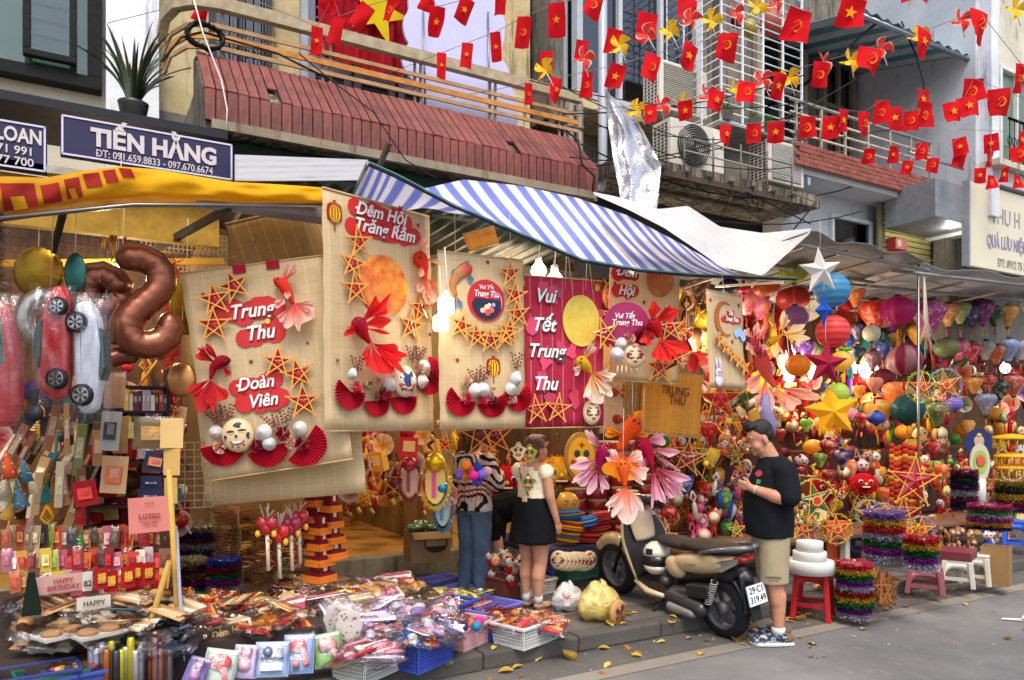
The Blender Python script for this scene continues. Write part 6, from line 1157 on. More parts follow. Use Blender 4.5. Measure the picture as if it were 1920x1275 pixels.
b=MB();b.box((-.5,7.42,2.6),(2.6,.06,1.9),(.5,.5,.5),'inner');tag(b.obj('partition_board'),'brown partition board behind the number balloons','board')
b=MB();b.bar(PV(-60,495,6.85),PV(420,490,6.85),.05,.05,H('c89a3a'),'wood');tag(b.obj('wooden_rail'),'pale wooden rail under the wire display grid','rail')
t=thing('cable_bundle','hank of yellow cord hanging from the awning frame','cord',PV(213,380,6.0));b=MB()
for i in range(10):x=rr(-.06,.06);b.tube([(x*.3,0,0),(x,rr(-.02,.02),-.15),(x*1.5,rr(-.02,.02),-.3-rr(0,.12)),(x*.8+.03,0,-.2),(x*.3,0,-.02)],.004,jit(H('b98a3a'),.2),'cloth',5)
b.obj('loops',t)
ROSE_=H('8f5640')
def pathballoon(label,pts,r,col,v,name='number_balloon',fin_='foil',closed=False,cat='balloon'):
 P=[PV(x,y,v) for x,y in pts];k=mpp(P[0]);c=P[0].copy();n=len(P)*4;Q=[]
 for i in range(n+1):
  f=i/n*(len(P)-1);a=min(int(f),len(P)-2);s=f-a;p0,p1,p2,p3=P[max(0,a-1)],P[a],P[a+1],P[min(len(P)-1,a+2)]
  Q.append(.5*((2*p1)+(p2-p0)*s+(2*p0-5*p1+4*p2-p3)*s*s+(3*p1-p0-3*p2+p3)*s**3)-c)
 t=thing(name,label,cat,c,0,'foil number balloons');b=MB();m=len(Q);rs=[r*k*min(1,.35+.65*min(i,m-1-i)/2.5)*(1+.05*sin(i*2.6)) for i in range(m)]
 b.tube(Q,rs,col,fin_,16);b.obj('foil',t);b=MB();b.tube([Q[0]+Vector((0,0,r*k)),Q[0]+Vector((.02,.05,.75))],.003,H('d9d0c0'),'cloth',4);b.obj('string',t);return t
pathballoon('copper foil balloon shaped like the number two',[(222,495),(255,482),(295,500),(302,535),(275,565),(248,590),(238,620),(262,645),(302,640),(318,612),(298,598)],27,ROSE_,5.55)
pathballoon('dark copper foil balloon shaped like the number nine',[(228,560),(215,530),(185,518),(160,538),(172,575),(205,580),(226,560),(218,610),(196,640)],28,H('80503c'),5.75)
pathballoon('dark copper foil balloon lying sideways below the two',[(196,678),(225,668),(262,665)],17,H('6d4236'),5.65)
pathballoon('silver foil ring balloon behind the red toy car',[(95,552),(66,560),(48,590),(55,622),(85,640),(118,625),(125,590),(108,560),(95,552)],15,H('a8a49c'),5.5)
def puff(label,px,py,rx,rz_,v,col,fin_='foil',name='foil_balloon',dep=.5,pleat=18):
 c=PV(px,py,v);k=mpp(c);t=thing(name,label,'balloon',c,CAMYAW,'foil balloons in the left shop');b=MB()
 b.lathe([(.02,-.5*dep),(.3,-.46*dep),(.7,-.3*dep),(.93,-.12*dep),(1,0),(.93,.12*dep),(.7,.3*dep),(.3,.46*dep),(.02,.5*dep)],col,fin_,54,Matrix.Diagonal((rx*k,rx*k,rz_*k,1))@Matrix.Rotation(pi/2,4,'X'),True,pleat,.05);b.obj('foil',t)
 b=MB();b.tube([(0,0,rz_*k),(.01,0,rz_*k+.4)],.003,H('d9d0c0'),'cloth',4);b.obj('string',t);return t
puff('round olive gold foil balloon under the yellow awning',72,510,48,48,6.0,H('93701a'));puff('round gold foil balloon half hidden by the tilted panel',350,570,32,58,5.9,H('b08a1c'),pleat=0);puff('green foil balloon above the white toy car',141,512,21,38,5.45,H('2c5a50'),pleat=0);puff('tan foil balloon with a printed smile beside the panel',340,712,28,32,5.7,H('c08a50'),pleat=0)
def toycar(label,pts_body,wheels,col,v,glass_pts,rot=0):
 c=PV(*pts_body[0],v);k=mpp(c);t=thing('foil_car',label,'toy car',c,CAMYAW,'car shaped balloons in clear bags')
 w=lambda P:[((x-pts_body[0][0])*k,-(y-pts_body[0][1])*k) for x,y in P]
 b=MB();b.prism(w(pts_body),.09,col,'gloss',y0=-.045);b.obj('body',t,bevel=.03)
 b=MB();b.prism(w(glass_pts),.095,H('2b4644'),'gloss',y0=-.0475);b.obj('window',t,bevel=.008)
 for x,y,r in wheels:
  o=bpy.data.objects.new('wheel',None);COL.objects.link(o);o.parent=t;p=w([(x,y)])[0];o.location=(p[0],-.055,p[1]);T=Matrix.Rotation(pi/2,4,'X');R_=r*k
  b=MB();b.lathe([(R_*.6,-.01),(R_,-.01),(R_*.96,.012),(R_*.66,.012)],H('141416'),'rubber',24,T);b.lathe([(R_*.66,-.005),(.001,-.003)],H('2a2a2c'),'plastic',20,T);b.obj('tyre',o)
  b=MB()
  for q in range(6):
   for d in(-.14,.14):a=q*pi/3;b.bar((R_*.12*cos(a),-.01,R_*.12*sin(a)),(R_*.62*cos(a+d),-.01,R_*.62*sin(a+d)),.006,R_*.11,H('c4c6c6'),'metal',up=(0,1,0))
  b.lathe([(R_*.7,.006),(R_*.66,.016),(R_*.62,.006)],H('b8baba'),'metal',24,T);b.obj('rim',o)
 return t
toycar('red car shaped foil balloon hanging nose down in clear wrap',[(100,540),(120,535),(134,560),(134,700),(128,745),(105,752),(80,735),(76,690),(82,600)],[(119,577,18),(117,711,20)],H('b01a22'),5.2,[(80,602),(88,600),(84,690),(78,690),(70,660),(72,625)])
tc=toycar('white car shaped foil balloon hanging nose down in clear wrap',[(145,570),(172,562),(190,600),(196,650),(193,720),(185,768),(165,778),(148,765),(144,700)],[(153,606,20),(163,741,21)],H('c6cad6'),5.15,[(192,615),(200,630),(203,690),(196,715),(192,700),(196,650)])
b=MB();q=PV(158,650,5.13);k=mpp(q)
for x0,x1,y0,y1 in((150,153,600,720),(172,173,590,740),(158,159,640,730)):p,r=PV(x0,y0,5.09),PV(x1,y1,5.09);b.bar(p,r,.006,.004,H('5a6070'),'print')
o=b.obj('door_trim',tc);o.matrix_parent_inverse=tc.matrix_basis.inverted()
def bag(label,px0,py0,px1,py1,v,mat='clear',grp='clear wraps in the left shop',cr=.02,th=.16):
 a,c=PV(px0,py0,v),PV(px1,py1,v);b=pillow(abs(c.x-a.x)/cos(0),abs(a.z-c.z),th,mat,rr(0,40),16,22,cr);o=b.obj('plastic_wrap',None,((a.x+c.x)/2,v,(a.z+c.z)/2),rot=(pi/2,0,-.15));return tag(o,label,'plastic wrap',grp)
bag('clear plastic wrap around the red car balloon',55,530,142,765,5.19);bag('clear plastic wrap around the white car balloon',132,545,214,795,5.12)
toycar('red toy car hanging in plastic at the far left edge',[(-10,560),(18,570),(38,660),(40,760),(28,800),(-10,800)],[(-8,640,18),(-10,760,18)],H('a8161f'),5.0,[(2,600),(14,600),(20,680),(6,690)]);bag('clear plastic wrap around the red toy at the far left',-30,545,48,825,4.95)
b=MB();c=PV(-5,470,5.2)
for i in range(900):a=rr(0,6.28);z=rr(-.75,.25);d=Vector((cos(a),sin(a),rr(-.5,.5)))*rr(.03,.09);b.add([(d.x*.2,d.y*.2,z),(d.x*.2+.006,d.y*.2,z),(d.x,d.y,z+d.z)],[(0,1,2)],jit(H('16262c'),.5),'tinsel')
tag(b.obj('tinsel_garland',None,c),'dark green tinsel garland hanging at the far left edge','garland')
c=PV(322,560,6.3);b=MB()
for i in range(1300):a=rr(0,6.28);z=rr(-.9,.3);d=Vector((cos(a),sin(a),rr(-.6,.6)))*rr(.05,.12);b.add([(d.x*.3,d.y*.3,z),(d.x*.3+.01,d.y*.3,z),(d.x,d.y,z+d.z)],[(0,1,2)],jit(H('c0121c'),.4),'tinsel')
tag(b.obj('tinsel_garland',None,c),'thick red tinsel garland behind the number two balloon','garland')
q=PV(75,775,6.0);t=thing('electric_fan','black electric fan behind the hanging toy cars','fan',q,CAMYAW);b=MB();T=Matrix.Rotation(pi/2,4,'X')
for r in[.02+.017*i for i in range(11)]:b.tube([(r*cos(a),-.05+.2*r*r,r*sin(a)) for a in[2*pi*i/24 for i in range(24)]],.0025,H('17171a'),'plastic',4,closed=True)
for a in[2*pi*i/16 for i in range(16)]:b.tube([(0,-.05,0),(.19*cos(a),-.043,.19*sin(a))],.002,H('17171a'),'plastic',4)
b.lathe([(.05,.04),(.05,.06),(.0001,.062)],H('2c2c30'),'plastic',18,T);b.obj('guard',t);b=MB()
for k in range(4):a=k*pi/2;b.grid(lambda s,r:((.03+.14*r)*cos(a+s*.9),.0+.03*s,(.03+.14*r)*sin(a+s*.9)),4,3,H('24262a'),'plastic')
b.obj('blade',t)
def flatbag(label,px,py,wpx,hpx,v,c,c2=None,txt=None,rz=None,tilt=0.,grp='paper bags and cards in the left shop',cat='paper bag',nm='paper_bag',clearwrap=False,win=None):
 q=PV(px,py,v);k=mpp(q);w,h=wpx*k,hpx*k;t=thing(nm,label,cat,q,CAMYAW*.7+rr(-.25,.25) if rz is None else rz,grp);t.rotation_euler.y=tilt;t.rotation_euler.x=rr(-.12,.05)
 b=MB();ph=rr(0,9)
 for s in(0,1):b.grid(lambda u,z:((u-.5)*w,s*.03*h*sin(pi*u)+.004*noi(u*5+ph,z*5),(z-.5)*h),5,6,c,'paper')
 b.obj('sheet',t)
 if c2:b=MB();ww,hh=win or(.6,.45);b.box((0,-.01,0),(w*ww,.005,h*hh),c2,'print');b.box((w*.05,-.013,h*.04),(w*ww*.6,.004,h*hh*.6),jit(mixc(c2,c,.5),.3),'crinkle');b.obj('printed_window',t)
 if txt:
  for i,(tx,zz,ch,cc) in enumerate(txt):b=MB();b.text(tx,ch*h,cc,'print',TR((0,-.016,zz*h)),.03,.001,0,.9);b.obj('lettering',t)
 if clearwrap:b=pillow(w*1.08,h*1.08,.03,'clear',ph,8,8,.006);b.obj('wrapper',t,rot=(pi/2,0,0))
 return t
KR=H('bd9468')
flatbag('salmon paper card reading LOTSO pegged on the left post',280,965,70,66,5.35,H('cf7f74'),None,[('LOTSO',-.05,.14,H('7c2420')),('happy bear',-.22,.07,H('8a3a34')),('* * *',.3,.1,H('8a3a34'))],0,-.03)
flatbag('brown paper bag with an orange print hanging mid left',214,890,50,70,5.4,KR,H('b5562c'),tilt=.05);flatbag('brown paper bag hanging in clear wrap near the white car',215,732,38,66,5.6,H('b8875a'),clearwrap=True);flatbag('silver grey bag with black flower print hanging left',207,808,36,74,5.45,H('a9a69a'),H('2a2c30'),tilt=.06);flatbag('tan paper bag behind the silver grey bag',226,815,30,70,5.55,H('9c7448'))
flatbag('clear packet of gold foil tiles beside the shelf',286,812,64,58,5.5,H('8a7038'),H('c9a04a'),clearwrap=True,nm='foil_packet',cat='packet');flatbag('cream fringed paper banner on the left post, top one',322,812,40,56,5.42,H('d8b878'));flatbag('cream fringed paper banner on the left post, middle one',322,866,32,50,5.42,H('d0a864'));flatbag('cream fringed paper banner on the left post, bottom one',320,920,26,48,5.42,H('cda660'))
flatbag('navy bag with a planet print beside the post',291,866,38,36,5.48,H('2c2c48'),H('c9733a'),tilt=.2);flatbag('navy bag with a white swoosh print, upper one',284,905,40,26,5.46,H('2b2946'),H('8e8ea8'),win=(.5,.14));flatbag('navy bag with a white swoosh print, lower one',282,930,44,26,5.44,H('2b2946'),H('8e8ea8'),win=(.5,.14))
flatbag('red felt letter banner hanging low in the left shop',160,925,42,48,5.5,H('ad1c20'),H('d8402c'),tilt=-.15)
def rnd_label(a,b):return a+' '+b
t=thing('shelf_unit','dark shelf unit with books and boxes in the left shop','shelf',(0,0,0));a,c=PV(165,700,6.1),PV(315,700,6.1)
for py in(725,772,868,950,1040):z=PV(240,py,6.1).z;b=MB();b.box(((a.x+c.x)/2,6.25,z),(c.x-a.x,.3,.018),H('2a211c'),'wood');b.obj('shelf_board',t)
for u in(a.x,c.x):b=MB();zt,zb=PV(240,690,6.1).z,.2;b.box((u,6.25,(zt+zb)/2),(.02,.32,zt-zb),H('2a211c'),'wood');b.obj('upright',t)
bc=['e0c52a','e6d8cc','7a2432','3c1d3c','d4a0a6','9ab0c4','e8dcd0','3a3a3c','b8402c','4a5a78','caa05a','c44a6a']
k_=0
for py,x0,x1 in((770,238,312),(822,226,256),(868,170,182),(860,262,315)):
 x=x0
 while x<x1:
  q=PV(x,py,6.1);w=rr(5,9)*mpp(q);h=rr(.11,.16);b=MB();col=H(bc[k_%12]);b.box((0,0,h/2),(w,.12,h),col,'print');b.box((0,-.0615,h*.6),(w*.6,.002,h*.3),jit(mixc(col,(.8,.8,.7),.4)),'print')
  nm=['yellow','cream','maroon','plum','pink','pale blue','ivory','charcoal','brick red','slate blue','tan','rose'][k_%12];pl_={770:'top',822:'second',868:'narrow left',860:'third'}[py]
  tag(b.obj('book',None,(q.x,6.16,q.z)),'upright %s notebook on the %s shelf of the left unit'%(nm,pl_),'book','notebooks on the dark shelf unit');x+=8;k_+=1
hats_=[(15,870,34,'d0502a','red orange'),(45,880,30,'4a7a8a','teal'),(10,905,34,'b8a890','cream'),(35,925,34,'6a90a0','pale blue'),(20,950,32,'c99a3a','gold striped'),(60,905,26,'d8c09a','beige'),(150,1025,40,'3a7a3a','green dotted'),(55,985,28,'c98a8a','pink')]
for i,(px,py,h,c,nm) in enumerate(hats_):
 q=PV(px,py,5.35+.03*i);k=mpp(q);t=thing('party_hat','paper cone party hat in %s, left party shop'%nm,'party hat',q,0,'cone party hats');t.rotation_euler=(rr(-.2,.2),rr(-.25,.25),0);b=MB();R_=h*.42*k;b.lathe([(R_,-h*k*.8),(R_*.5,0),(.002,h*k*.8)],H(c),'paper',18);b.obj('cone',t);b=MB()
 for j in range(18):a=rr(0,6.28);z=rr(-.7,.5);rad_=R_*(1-(z+.8)/1.6)+.003;b.ball((rad_*cos(a),rad_*sin(a),z*h*k),R_*.11,jit(mixc(H(c),(1,1,.8),.5),.2),'paper',6,4)
 o=b.obj('dots',t);o['kind']='stuff'
for i in range(34):
 px,py=rr(5,190),rr(800,960);c=RND.choice(['c09a6a','d8c4a0','8a5a40','6a4a3a','b8885a','9a8a70','a0503a','5a6a60','7a7a40','c0a090','ab2c28','46342c'])
 q=PV(px,py,5.7+rr(-.1,.25));k=mpp(q);b=MB();l,w=rr(50,110)*k,rr(7,17)*k;b.box((0,0,0),(w,.02,l),H(c),'paper');b.box((0,-.011,rr(-.1,.1)*l),(w*.7,.003,l*.4),jit(mixc(H(c),(.8,.6,.4),.4),.4),'crinkle');o=b.obj('paper_streamer',None,q);o.rotation_euler=(rr(-.2,.2),rr(-.1,.55),rr(-.3,.3));tag(o,'long thin packet of paper streamers hanging slanted in the left shop','packet','streamer packets hanging in the left shop')
tier=[(1008,5,330,5.55,24),(1052,5,330,5.4,22),(1092,20,315,5.25,18)]
lab={'red':'red gold greeting packet','cream':'small cream card packet','brown':'small brown card packet','pink':'small pink card packet','orange':'small orange card packet','dark':'small dark packet','yellow':'small yellow packet'}
for ti,(py,x0,x1,v,n) in enumerate(tier):
 for i in range(n):
  px=x0+(x1-x0)*(i+.5)/n;kd=RND.choice(['cream','cream','brown','orange','pink','dark','yellow','red'] if px<170 else['red','red','red','cream','brown','pink']);P=PAL[kd]
  flatbag('%s on the %s tier of left counter'%(lab[kd],('back','middle','front')[ti]),px,py+rr(-4,4),(x1-x0)/n*1.25,rr(34,50),v+rr(-.03,.03),mixc(P[i%5],(.25,.2,.15),.15),P[(i+2)%5],tilt=rr(-.12,.12),grp='card packets on the left counter tiers',cat='packet',nm='card_packet',clearwrap=i%3==0)
flatbag('pink banner reading HAPPY BIRTHDAY on the left counter',118,1094,98,34,5.1,H('c9a096'),None,[('HAPPY',.16,.26,H('9a2430')),('BIRTHDAY',-.2,.26,H('9a2430'))],.2,nm='birthday_banner',cat='banner');flatbag('pale card reading HAPPY at the front of the counter',176,1130,56,24,5.02,H('cfc6b8'),None,[('HAPPY',.0,.4,H('4a3a34'))],.1,nm='greeting_card',cat='card');flatbag('white card marked 82 beside the red packets',164,1090,16,36,5.06,H('d8d2c6'),None,[('82',-.1,.3,H('2a2422'))],.1,nm='greeting_card',cat='card')
for i,(px,py) in enumerate(((190,1085),(208,1090),(240,1082),(278,1075),(255,1075),(250,1118))):flatbag('red envelope packet with gold fortune character, %s along the counter'%ordn(i),px,py,24,40,5.03+.02*i,H('a3141a'),H('c8942e'),[('福',.05,.3,H('d8a83a'))],.15,grp='red fortune envelopes',nm='red_envelope',cat='envelope',win=(.5,.4))
b=MB();q=PV(57,1120,4.98);k=mpp(q);b.add([(-30*k*.5,0,-35*k),(34*k*.5,0,-35*k),(6*k,0,45*k),(-4*k,0,45*k),(-15*k,.1,-35*k),(17*k,.1,-35*k),(6*k,.04,45*k),(-4*k,.04,45*k)],[(0,1,2,3),(5,4,7,6),(1,5,6,2),(4,0,3,7),(3,2,6,7)],H('1c2a20'),'cloth');tag(b.obj('felt_hat',None,q),'tall dark green felt shape standing on the left counter','hat')
b=MB();b.box((-.75,5.9,.3),(2.6,.6,.5),H('3a2f28'),'wood');tag(b.obj('counter',bevel=.01),'dark wooden counter under the card packets','counter')
b=MB();q0,q1=PZ(341,1290,.1),PV(317,880,4.72);b.tube([q0,q1],.016,H('b8923e'),'wood',8);tag(b.obj('bamboo_pole'),'upright yellow bamboo pole in front of the left counter','pole')
b=MB();q0,q1=PZ(245,1290,.15),PV(318,1052,4.74);b.tube([q0,q1],.017,H('ae8a3a'),'wood',8);tag(b.obj('bamboo_pole'),'leaning yellow bamboo pole crossing before the counter','pole')
b=MB();P=[PV(328,992,4.8),PV(334,998,4.8),PV(346,1240,4.75),PV(340,1215,4.75)];b.add([p for p in P]+[p+Vector((.02,.25,0)) for p in P],[(0,1,2,3),(7,6,5,4),(0,3,7,4),(1,5,6,2)],H('b9bad2'),'paper');tag(b.obj('foam_board',solid=.004),'thin stack of white boards propped behind the bamboo pole','board')
# == low heap of wares along the pavement
b=MB();b.box((.55,5.36,.25),(2.4,1.0,.24),H('3b302a'),'wood');tag(b.obj('low_platform'),'low dark platform under the heaped packets','platform')
for lb,c_,d_ in(('dark wooden pallet under the packets behind the baskets',(1.75,5.9,.19),(1.9,.75,.13)),('short dark pallet under the lilac packets',(1.85,5.2,.18),(.9,.62,.12))):b=MB();b.box(c_,d_,H('3b302a'),'wood');tag(b.obj('wooden_pallet'),lb,'pallet')
def heap(region,kinds,n,f,grp,lb,s=(1.,1.3)):
 for i in range(n):
  px,py,z=f(i);kd,lab_=RND.choice(kinds);packet(kd,'%s %s'%(lab_,lb),grp,PZ(px,py,z),rr(*s),(rr(-.3,.35),rr(-.3,.3),rr(0,6.28)),RND.randrange(4))
heap('a',[('cream','clear packet of cream party plates'),('cream','clear packet of cream party plates'),('brown','clear packet of brown paper toys'),('dark','clear packet of dark hairbands')],50,lambda i:(lambda y:(rr(45,345),y,.62-.2*(y-1120)/85+rr(-.02,.03)))(rr(1120,1205)),'packets heaped on the left counter','heaped on the left counter',(1.0,1.4))
for i,(px,py,lb) in enumerate(((118,1190,'white tray of tan paper shapes, nearer the green tub'),(185,1188,'white tray of tan paper shapes, beside the bamboo pole'))):
 q=PZ(px,py,.52);t=thing('paper_tray',lb,'tray',q,.45+rr(-.1,.1),'white trays on the left heap');b=MB();b.box((0,0,0),(.26,.17,.018),H('d8d0c4'),'paper');b.obj('tray',t,bevel=.006);b=MB()
 for s in(-1,1):b.ball((s*.06,0,.02),(.055,.06,.022),H('b98a5c'),'paper',12,6)
 b.obj('tan_shape',t);pillow(.29,.2,.06,'clear',i*7.,10,8,.008).obj('wrapper',t,(0,0,.02))
for i in range(17):
 px=172+i*9.2;q=PV(px,1250,4.72);h=rr(.3,.4);c=RND.choice(['c8c8cc','d8c83a','c0703a','d9a0a0','a8302a','b8b8c8','d8d84a','d07a4a','4a4a58']);b=MB();b.lathe([(.02,0),(.021,h-.01),(.017,h),(.006,h)],H(c),'foil',12);nm={'c8c8cc':'silver','d8c83a':'lemon gold','c0703a':'copper','d9a0a0':'rose','a8302a':'red','b8b8c8':'pale silver','d8d84a':'yellow','d07a4a':'orange','4a4a58':'grey'}[c]
 tag(b.obj('foil_roll',None,(q.x,q.y+rr(0,.06),.12)),'%s foil paper roll, %s in the row by the leaning pole'%(nm,ordn(i)),'paper roll','rolls of foil paper')
for lb,px,py,w,d,h,c,rz in(('deep blue plastic tub at the left end of the wares',70,1215,.4,.26,.26,'27336e',.1),('dark green plastic tub in front of the blue tub',95,1255,.34,.24,.24,'1d5a44',.2),('violet blue tub of orange net toys at front left',140,1270,.3,.2,.22,'3a4a98',.15)):
 q=PV(px,py,4.78);basket(lb,(q.x,q.y,.12),w,d,h,H(c),rz,'plastic tubs at the left end',False)
heap('b',[('orange','bright orange net toy packet'),('red','bright red toy packet'),('yellow','bright yellow toy packet')],9,lambda i:(rr(110,170),rr(1235,1255),.34),'net toys in the violet tub','in the violet tub at front left',(.5,.7))
heap('c',[('pink','clear packet of pink paper flowers'),('cream','clear packet of cream paper lanterns'),('orange','clear packet of orange paper lions'),('lilac','clear packet of lilac plush toys')],62,lambda i:(rr(535,770),rr(1092,1150),.3+rr(0,.1)),'packets heaped behind the baskets','heaped behind the pavement baskets',(1.0,1.5))
heap('d',[('lilac','clear packet of lilac plush toys'),('lilac','clear packet of lilac plush toys'),('pink','clear packet of pink paper flowers'),('blue','clear packet of pale blue toys')],40,lambda i:(rr(690,838),rr(1140,1196),.3+rr(-.02,.06)),'packets in the middle of the pavement heap','in the pavement heap middle',(.95,1.35))
heap('e',[('cream','clear packet of cream paper lanterns'),('orange','clear packet of orange paper lions'),('red','clear packet of red lucky charms')],36,lambda i:(rr(360,560),rr(1118,1185),.36+rr(0,.05)),'packets heaped right of the bamboo pole','heaped right of the bamboo pole',(.85,1.25))
heap('f',[('red','clear packet of red lucky charms'),('pink','clear packet of pink paper flowers'),('lilac','clear packet of violet ribbons')],26,lambda i:(rr(640,735),rr(1185,1236),.27+rr(0,.04)),'packets in the white basket','piled over the front white basket',(.75,1.05))
heap('g',[('red','clear packet of red lucky charms'),('pink','clear packet of pink paper flowers'),('orange','clear packet of orange paper lions')],18,lambda i:(rr(742,825),rr(1188,1210),.3),'packets in the blue basket','filling the deep blue basket',(.7,.95))
heap('h',[('yellow','clear packet of yellow green toys'),('pink','clear packet of pink paper flowers')],16,lambda i:(rr(800,905),rr(1112,1136),.24),'packets in the violet tray','in the shallow violet tray',(.8,1.1))
heap('i',[('red','clear packet of red lucky envelopes'),('red','clear packet of red lucky envelopes'),('orange','clear packet of golden envelopes')],18,lambda i:(rr(945,1035),rr(1152,1174),.26),'packets in the right white basket','in the right white basket',(.8,1.1))
def gb(label,px0,px1,py,w,d,h,c,rz=.55,z=.12,lat=True):
 q=PZ((px0+px1)/2,py,z);return basket(label,(q.x,q.y,z),w,d,h,H(c),rz,'plastic baskets on the pavement',lat)
gb('white lattice basket at the front of the heap',640,743,1262,.42,.3,.17,'c9cbc4',.52);gb('deep blue lattice basket beside the white one',740,836,1245,.4,.3,.2,'3349a8',.5);gb('dusty pink lattice basket of coloured balls',833,912,1206,.42,.28,.16,'c4969c',.5);gb('white lattice basket of red envelopes at the right',932,1043,1202,.46,.32,.16,'c9c9c6',.35)
gb('violet lattice tray with dark red sticks',855,975,1160,.5,.36,.12,'6a6ac0',.4);gb('violet shallow tray behind the yellow green packets',785,900,1125,.6,.3,.09,'6666b4',.4);gb('blue lattice basket behind the coloured balls',815,880,1165,.34,.3,.17,'2f44a0',.5)
gb('empty violet tray behind the heap',790,850,1098,.4,.25,.08,'5e60b0',.4)
q=PZ(922,1200,.12);b=MB();b.lathe([(.045,0),(.055,.02),(.058,.13),(.052,.135),(.05,.03)],H('3a46a0'),'plastic',18);tag(b.obj('plastic_cup',None,q),'small violet blue tub standing between the baskets','tub')
for i,(px,py,r,c,nm) in enumerate(((853,1168,10,'c8202a','red'),(872,1162,10,'d02a2a','red'),(867,1175,11,'3a3aa0','blue violet'),(880,1170,11,'e87a1c','orange'),(893,1174,10,'2a9ac0','turquoise'),(898,1166,10,'e0208a','magenta'),(843,1178,10,'2a8ab0','turquoise'),(856,1180,10,'b81a2a','dark red'),(838,1164,9,'e88a3a','pale orange'))):
 q=PZ(px,py,.3);k=mpp(q);b=MB();b.ball((0,0,0),r*k,H(c),'silk',16,10);tag(b.obj('paper_ball',None,q),'%s paper ball, %s in the pink basket'%(nm,ordn(i)),'ball','coloured balls in the pink basket')
b=MB()
for i in range(26):q=PZ(rr(905,940),rr(1140,1152),.24);b.bar(q,q+Vector((rr(.05,.2),rr(-.1,.1),rr(-.01,.02))),.006,.006,jit(H('6a141c'),.3),'wood')
o=b.obj('stick_bundle');tag(o,'dark red sticks lying in the violet tray','sticks')
def blister(label,px,py,wpx,hpx,card,toy,kind,tilt=0.,z=.3):
 q=PZ(px,py,z);k=mpp(q);w,h=wpx*k,hpx*k;t=thing('toy_blister_pack',label,'toy pack',q,CAMYAW+.25+rr(-.15,.15),'blister packs of toys');t.rotation_euler.x=-.55;t.rotation_euler.y=tilt
 b=MB();b.box((0,0,0),(w,.006,h),card,'print');b.box((0,-.004,h*.42),(w*.9,.004,h*.1),mixc(card,(1,1,1),.5),'print');b.obj('card',t,bevel=.003);T=toy;b=MB()
 if kind=='gun':b.tube([(-w*.3,-.03,h*.16),(w*.25,-.03,h*.2)],[h*.13,h*.12],T,'gloss',14);b.bar((w*.12,-.03,h*.14),(w*.3,-.03,-h*.32),.03,w*.18,T,'gloss',up=(0,1,0));b.tube([(-w*.38,-.03,h*.155),(-w*.3,-.03,h*.16)],h*.09,H('3a3a42'),'gloss',12);b.tube([(-w*.15,-.03,-h*.28),(w*.05,-.03,-h*.27)],h*.1,mixc(T,(1,.9,.9),.3),'gloss',12)
 elif kind=='round':b.ball((0,-.03,h*.12),(w*.33,.03,h*.22),T,'gloss',16,9);b.bar((w*.1,-.03,h*.0),(w*.25,-.03,-h*.36),.03,w*.16,T,'gloss',up=(0,1,0));b.ball((-w*.16,-.055,h*.18),w*.07,H('e8e0d8'),'gloss',10,6)
 elif kind=='camera':b.box((0,-.03,h*.12),(w*.66,.05,h*.26),H('2a3a5a'),'gloss');b.lathe([(w*.14,0),(w*.14,.03),(w*.05,.035)],H('4a5a78'),'gloss',16,TR((-w*.12,-.055,h*.12))@Matrix.Rotation(pi/2,4,'X'));b.box((0,-.02,-h*.25),(w*.62,.03,h*.22),H('b8c0e0'),'gloss')
 else:b.ball((0,-.03,h*.2),(w*.22,.03,h*.16),T,'gloss',14,8);b.ball((0,-.03,-h*.12),(w*.26,.03,h*.2),T,'gloss',14,8);[b.ball((s*w*.17,-.03,h*.33),(w*.08,.02,h*.06),T,'gloss',8,6) for s in(1,-1)]
 b.obj('toy',t);pillow(w*.96,h*.96,.1,'clear',rr(0,30),10,10,.006).obj('blister',t,(0,-.02,0),rot=(pi/2,0,0));return t
blister('blister pack with a red round bubble gun at the front',412,1252,60,70,H('a9c0b0'),H('c0161c'),'round',.2);blister('blister pack of a pink pig toy beside the bubble gun',460,1240,46,62,H('b9a8d0'),H('d08a98'),'pig',.1);blister('pale blue blister pack with a toy camera',510,1236,62,66,H('9ab4dc'),H('2a3a5a'),'camera',.05);blister('blue blister pack with a bright red water gun',560,1226,56,74,H('7f9ad0'),H('c0161e'),'gun',0);blister('green blister pack with a dusty rose round toy',615,1218,56,64,H('6a9a4a'),H('b05a60'),'round',-.1);blister('violet blister pack half hidden behind the bamboo pole',368,1262,40,60,H('6a58a0'),H('8a4a8a'),'pig',.3)
q=PZ(430,1195,.36);t=thing('lettered_board','stack of white boards lettered Đêm Hội Trăng Rằm on the heap','board',q,CAMYAW+.3);t.rotation_euler.x=-.35;t.rotation_euler.y=-.22;k=mpp(q)
for i in range(4):b=MB();b.box((-.012*i,.012*i,.008*i),(86*k,.006,52*k),H('c9bda8') if i==0 else H('b0a48e'),'paper');b.obj('board',t,bevel=.003)
b=MB();b.box((0,-.006,-.004),(76*k,.004,44*k),H('4a2a1c'),'print');b.text('Đêm Hội',13*k,H('b99a60'),'print',TR((0,-.012,.035)),.03,.001,.2,.85);b.text('Trăng Rằm',14*k,H('a8442e'),'print',TR((0,-.012,-.03)),.04,.001,0,.75);b.obj('lettering',t)
for px,py,rx,c,lb in((525,1163,32,'b81e1c','red oval rimmed plate on the heap'),(503,1182,38,'c08a50','woven tray with pink and gold fans')):
 q=PZ(px,py,.36);k=mpp(q);t=thing('oval_tray',lb,'tray',q,.3);b=MB();b.lathe([(rx*k*.8,0),(rx*k,.03),(rx*k*.96,.035),(rx*k*.75,.01),(.001,.008)],H(c),'plastic',28,None,True,0,0,1,.6);b.obj('tray',t)
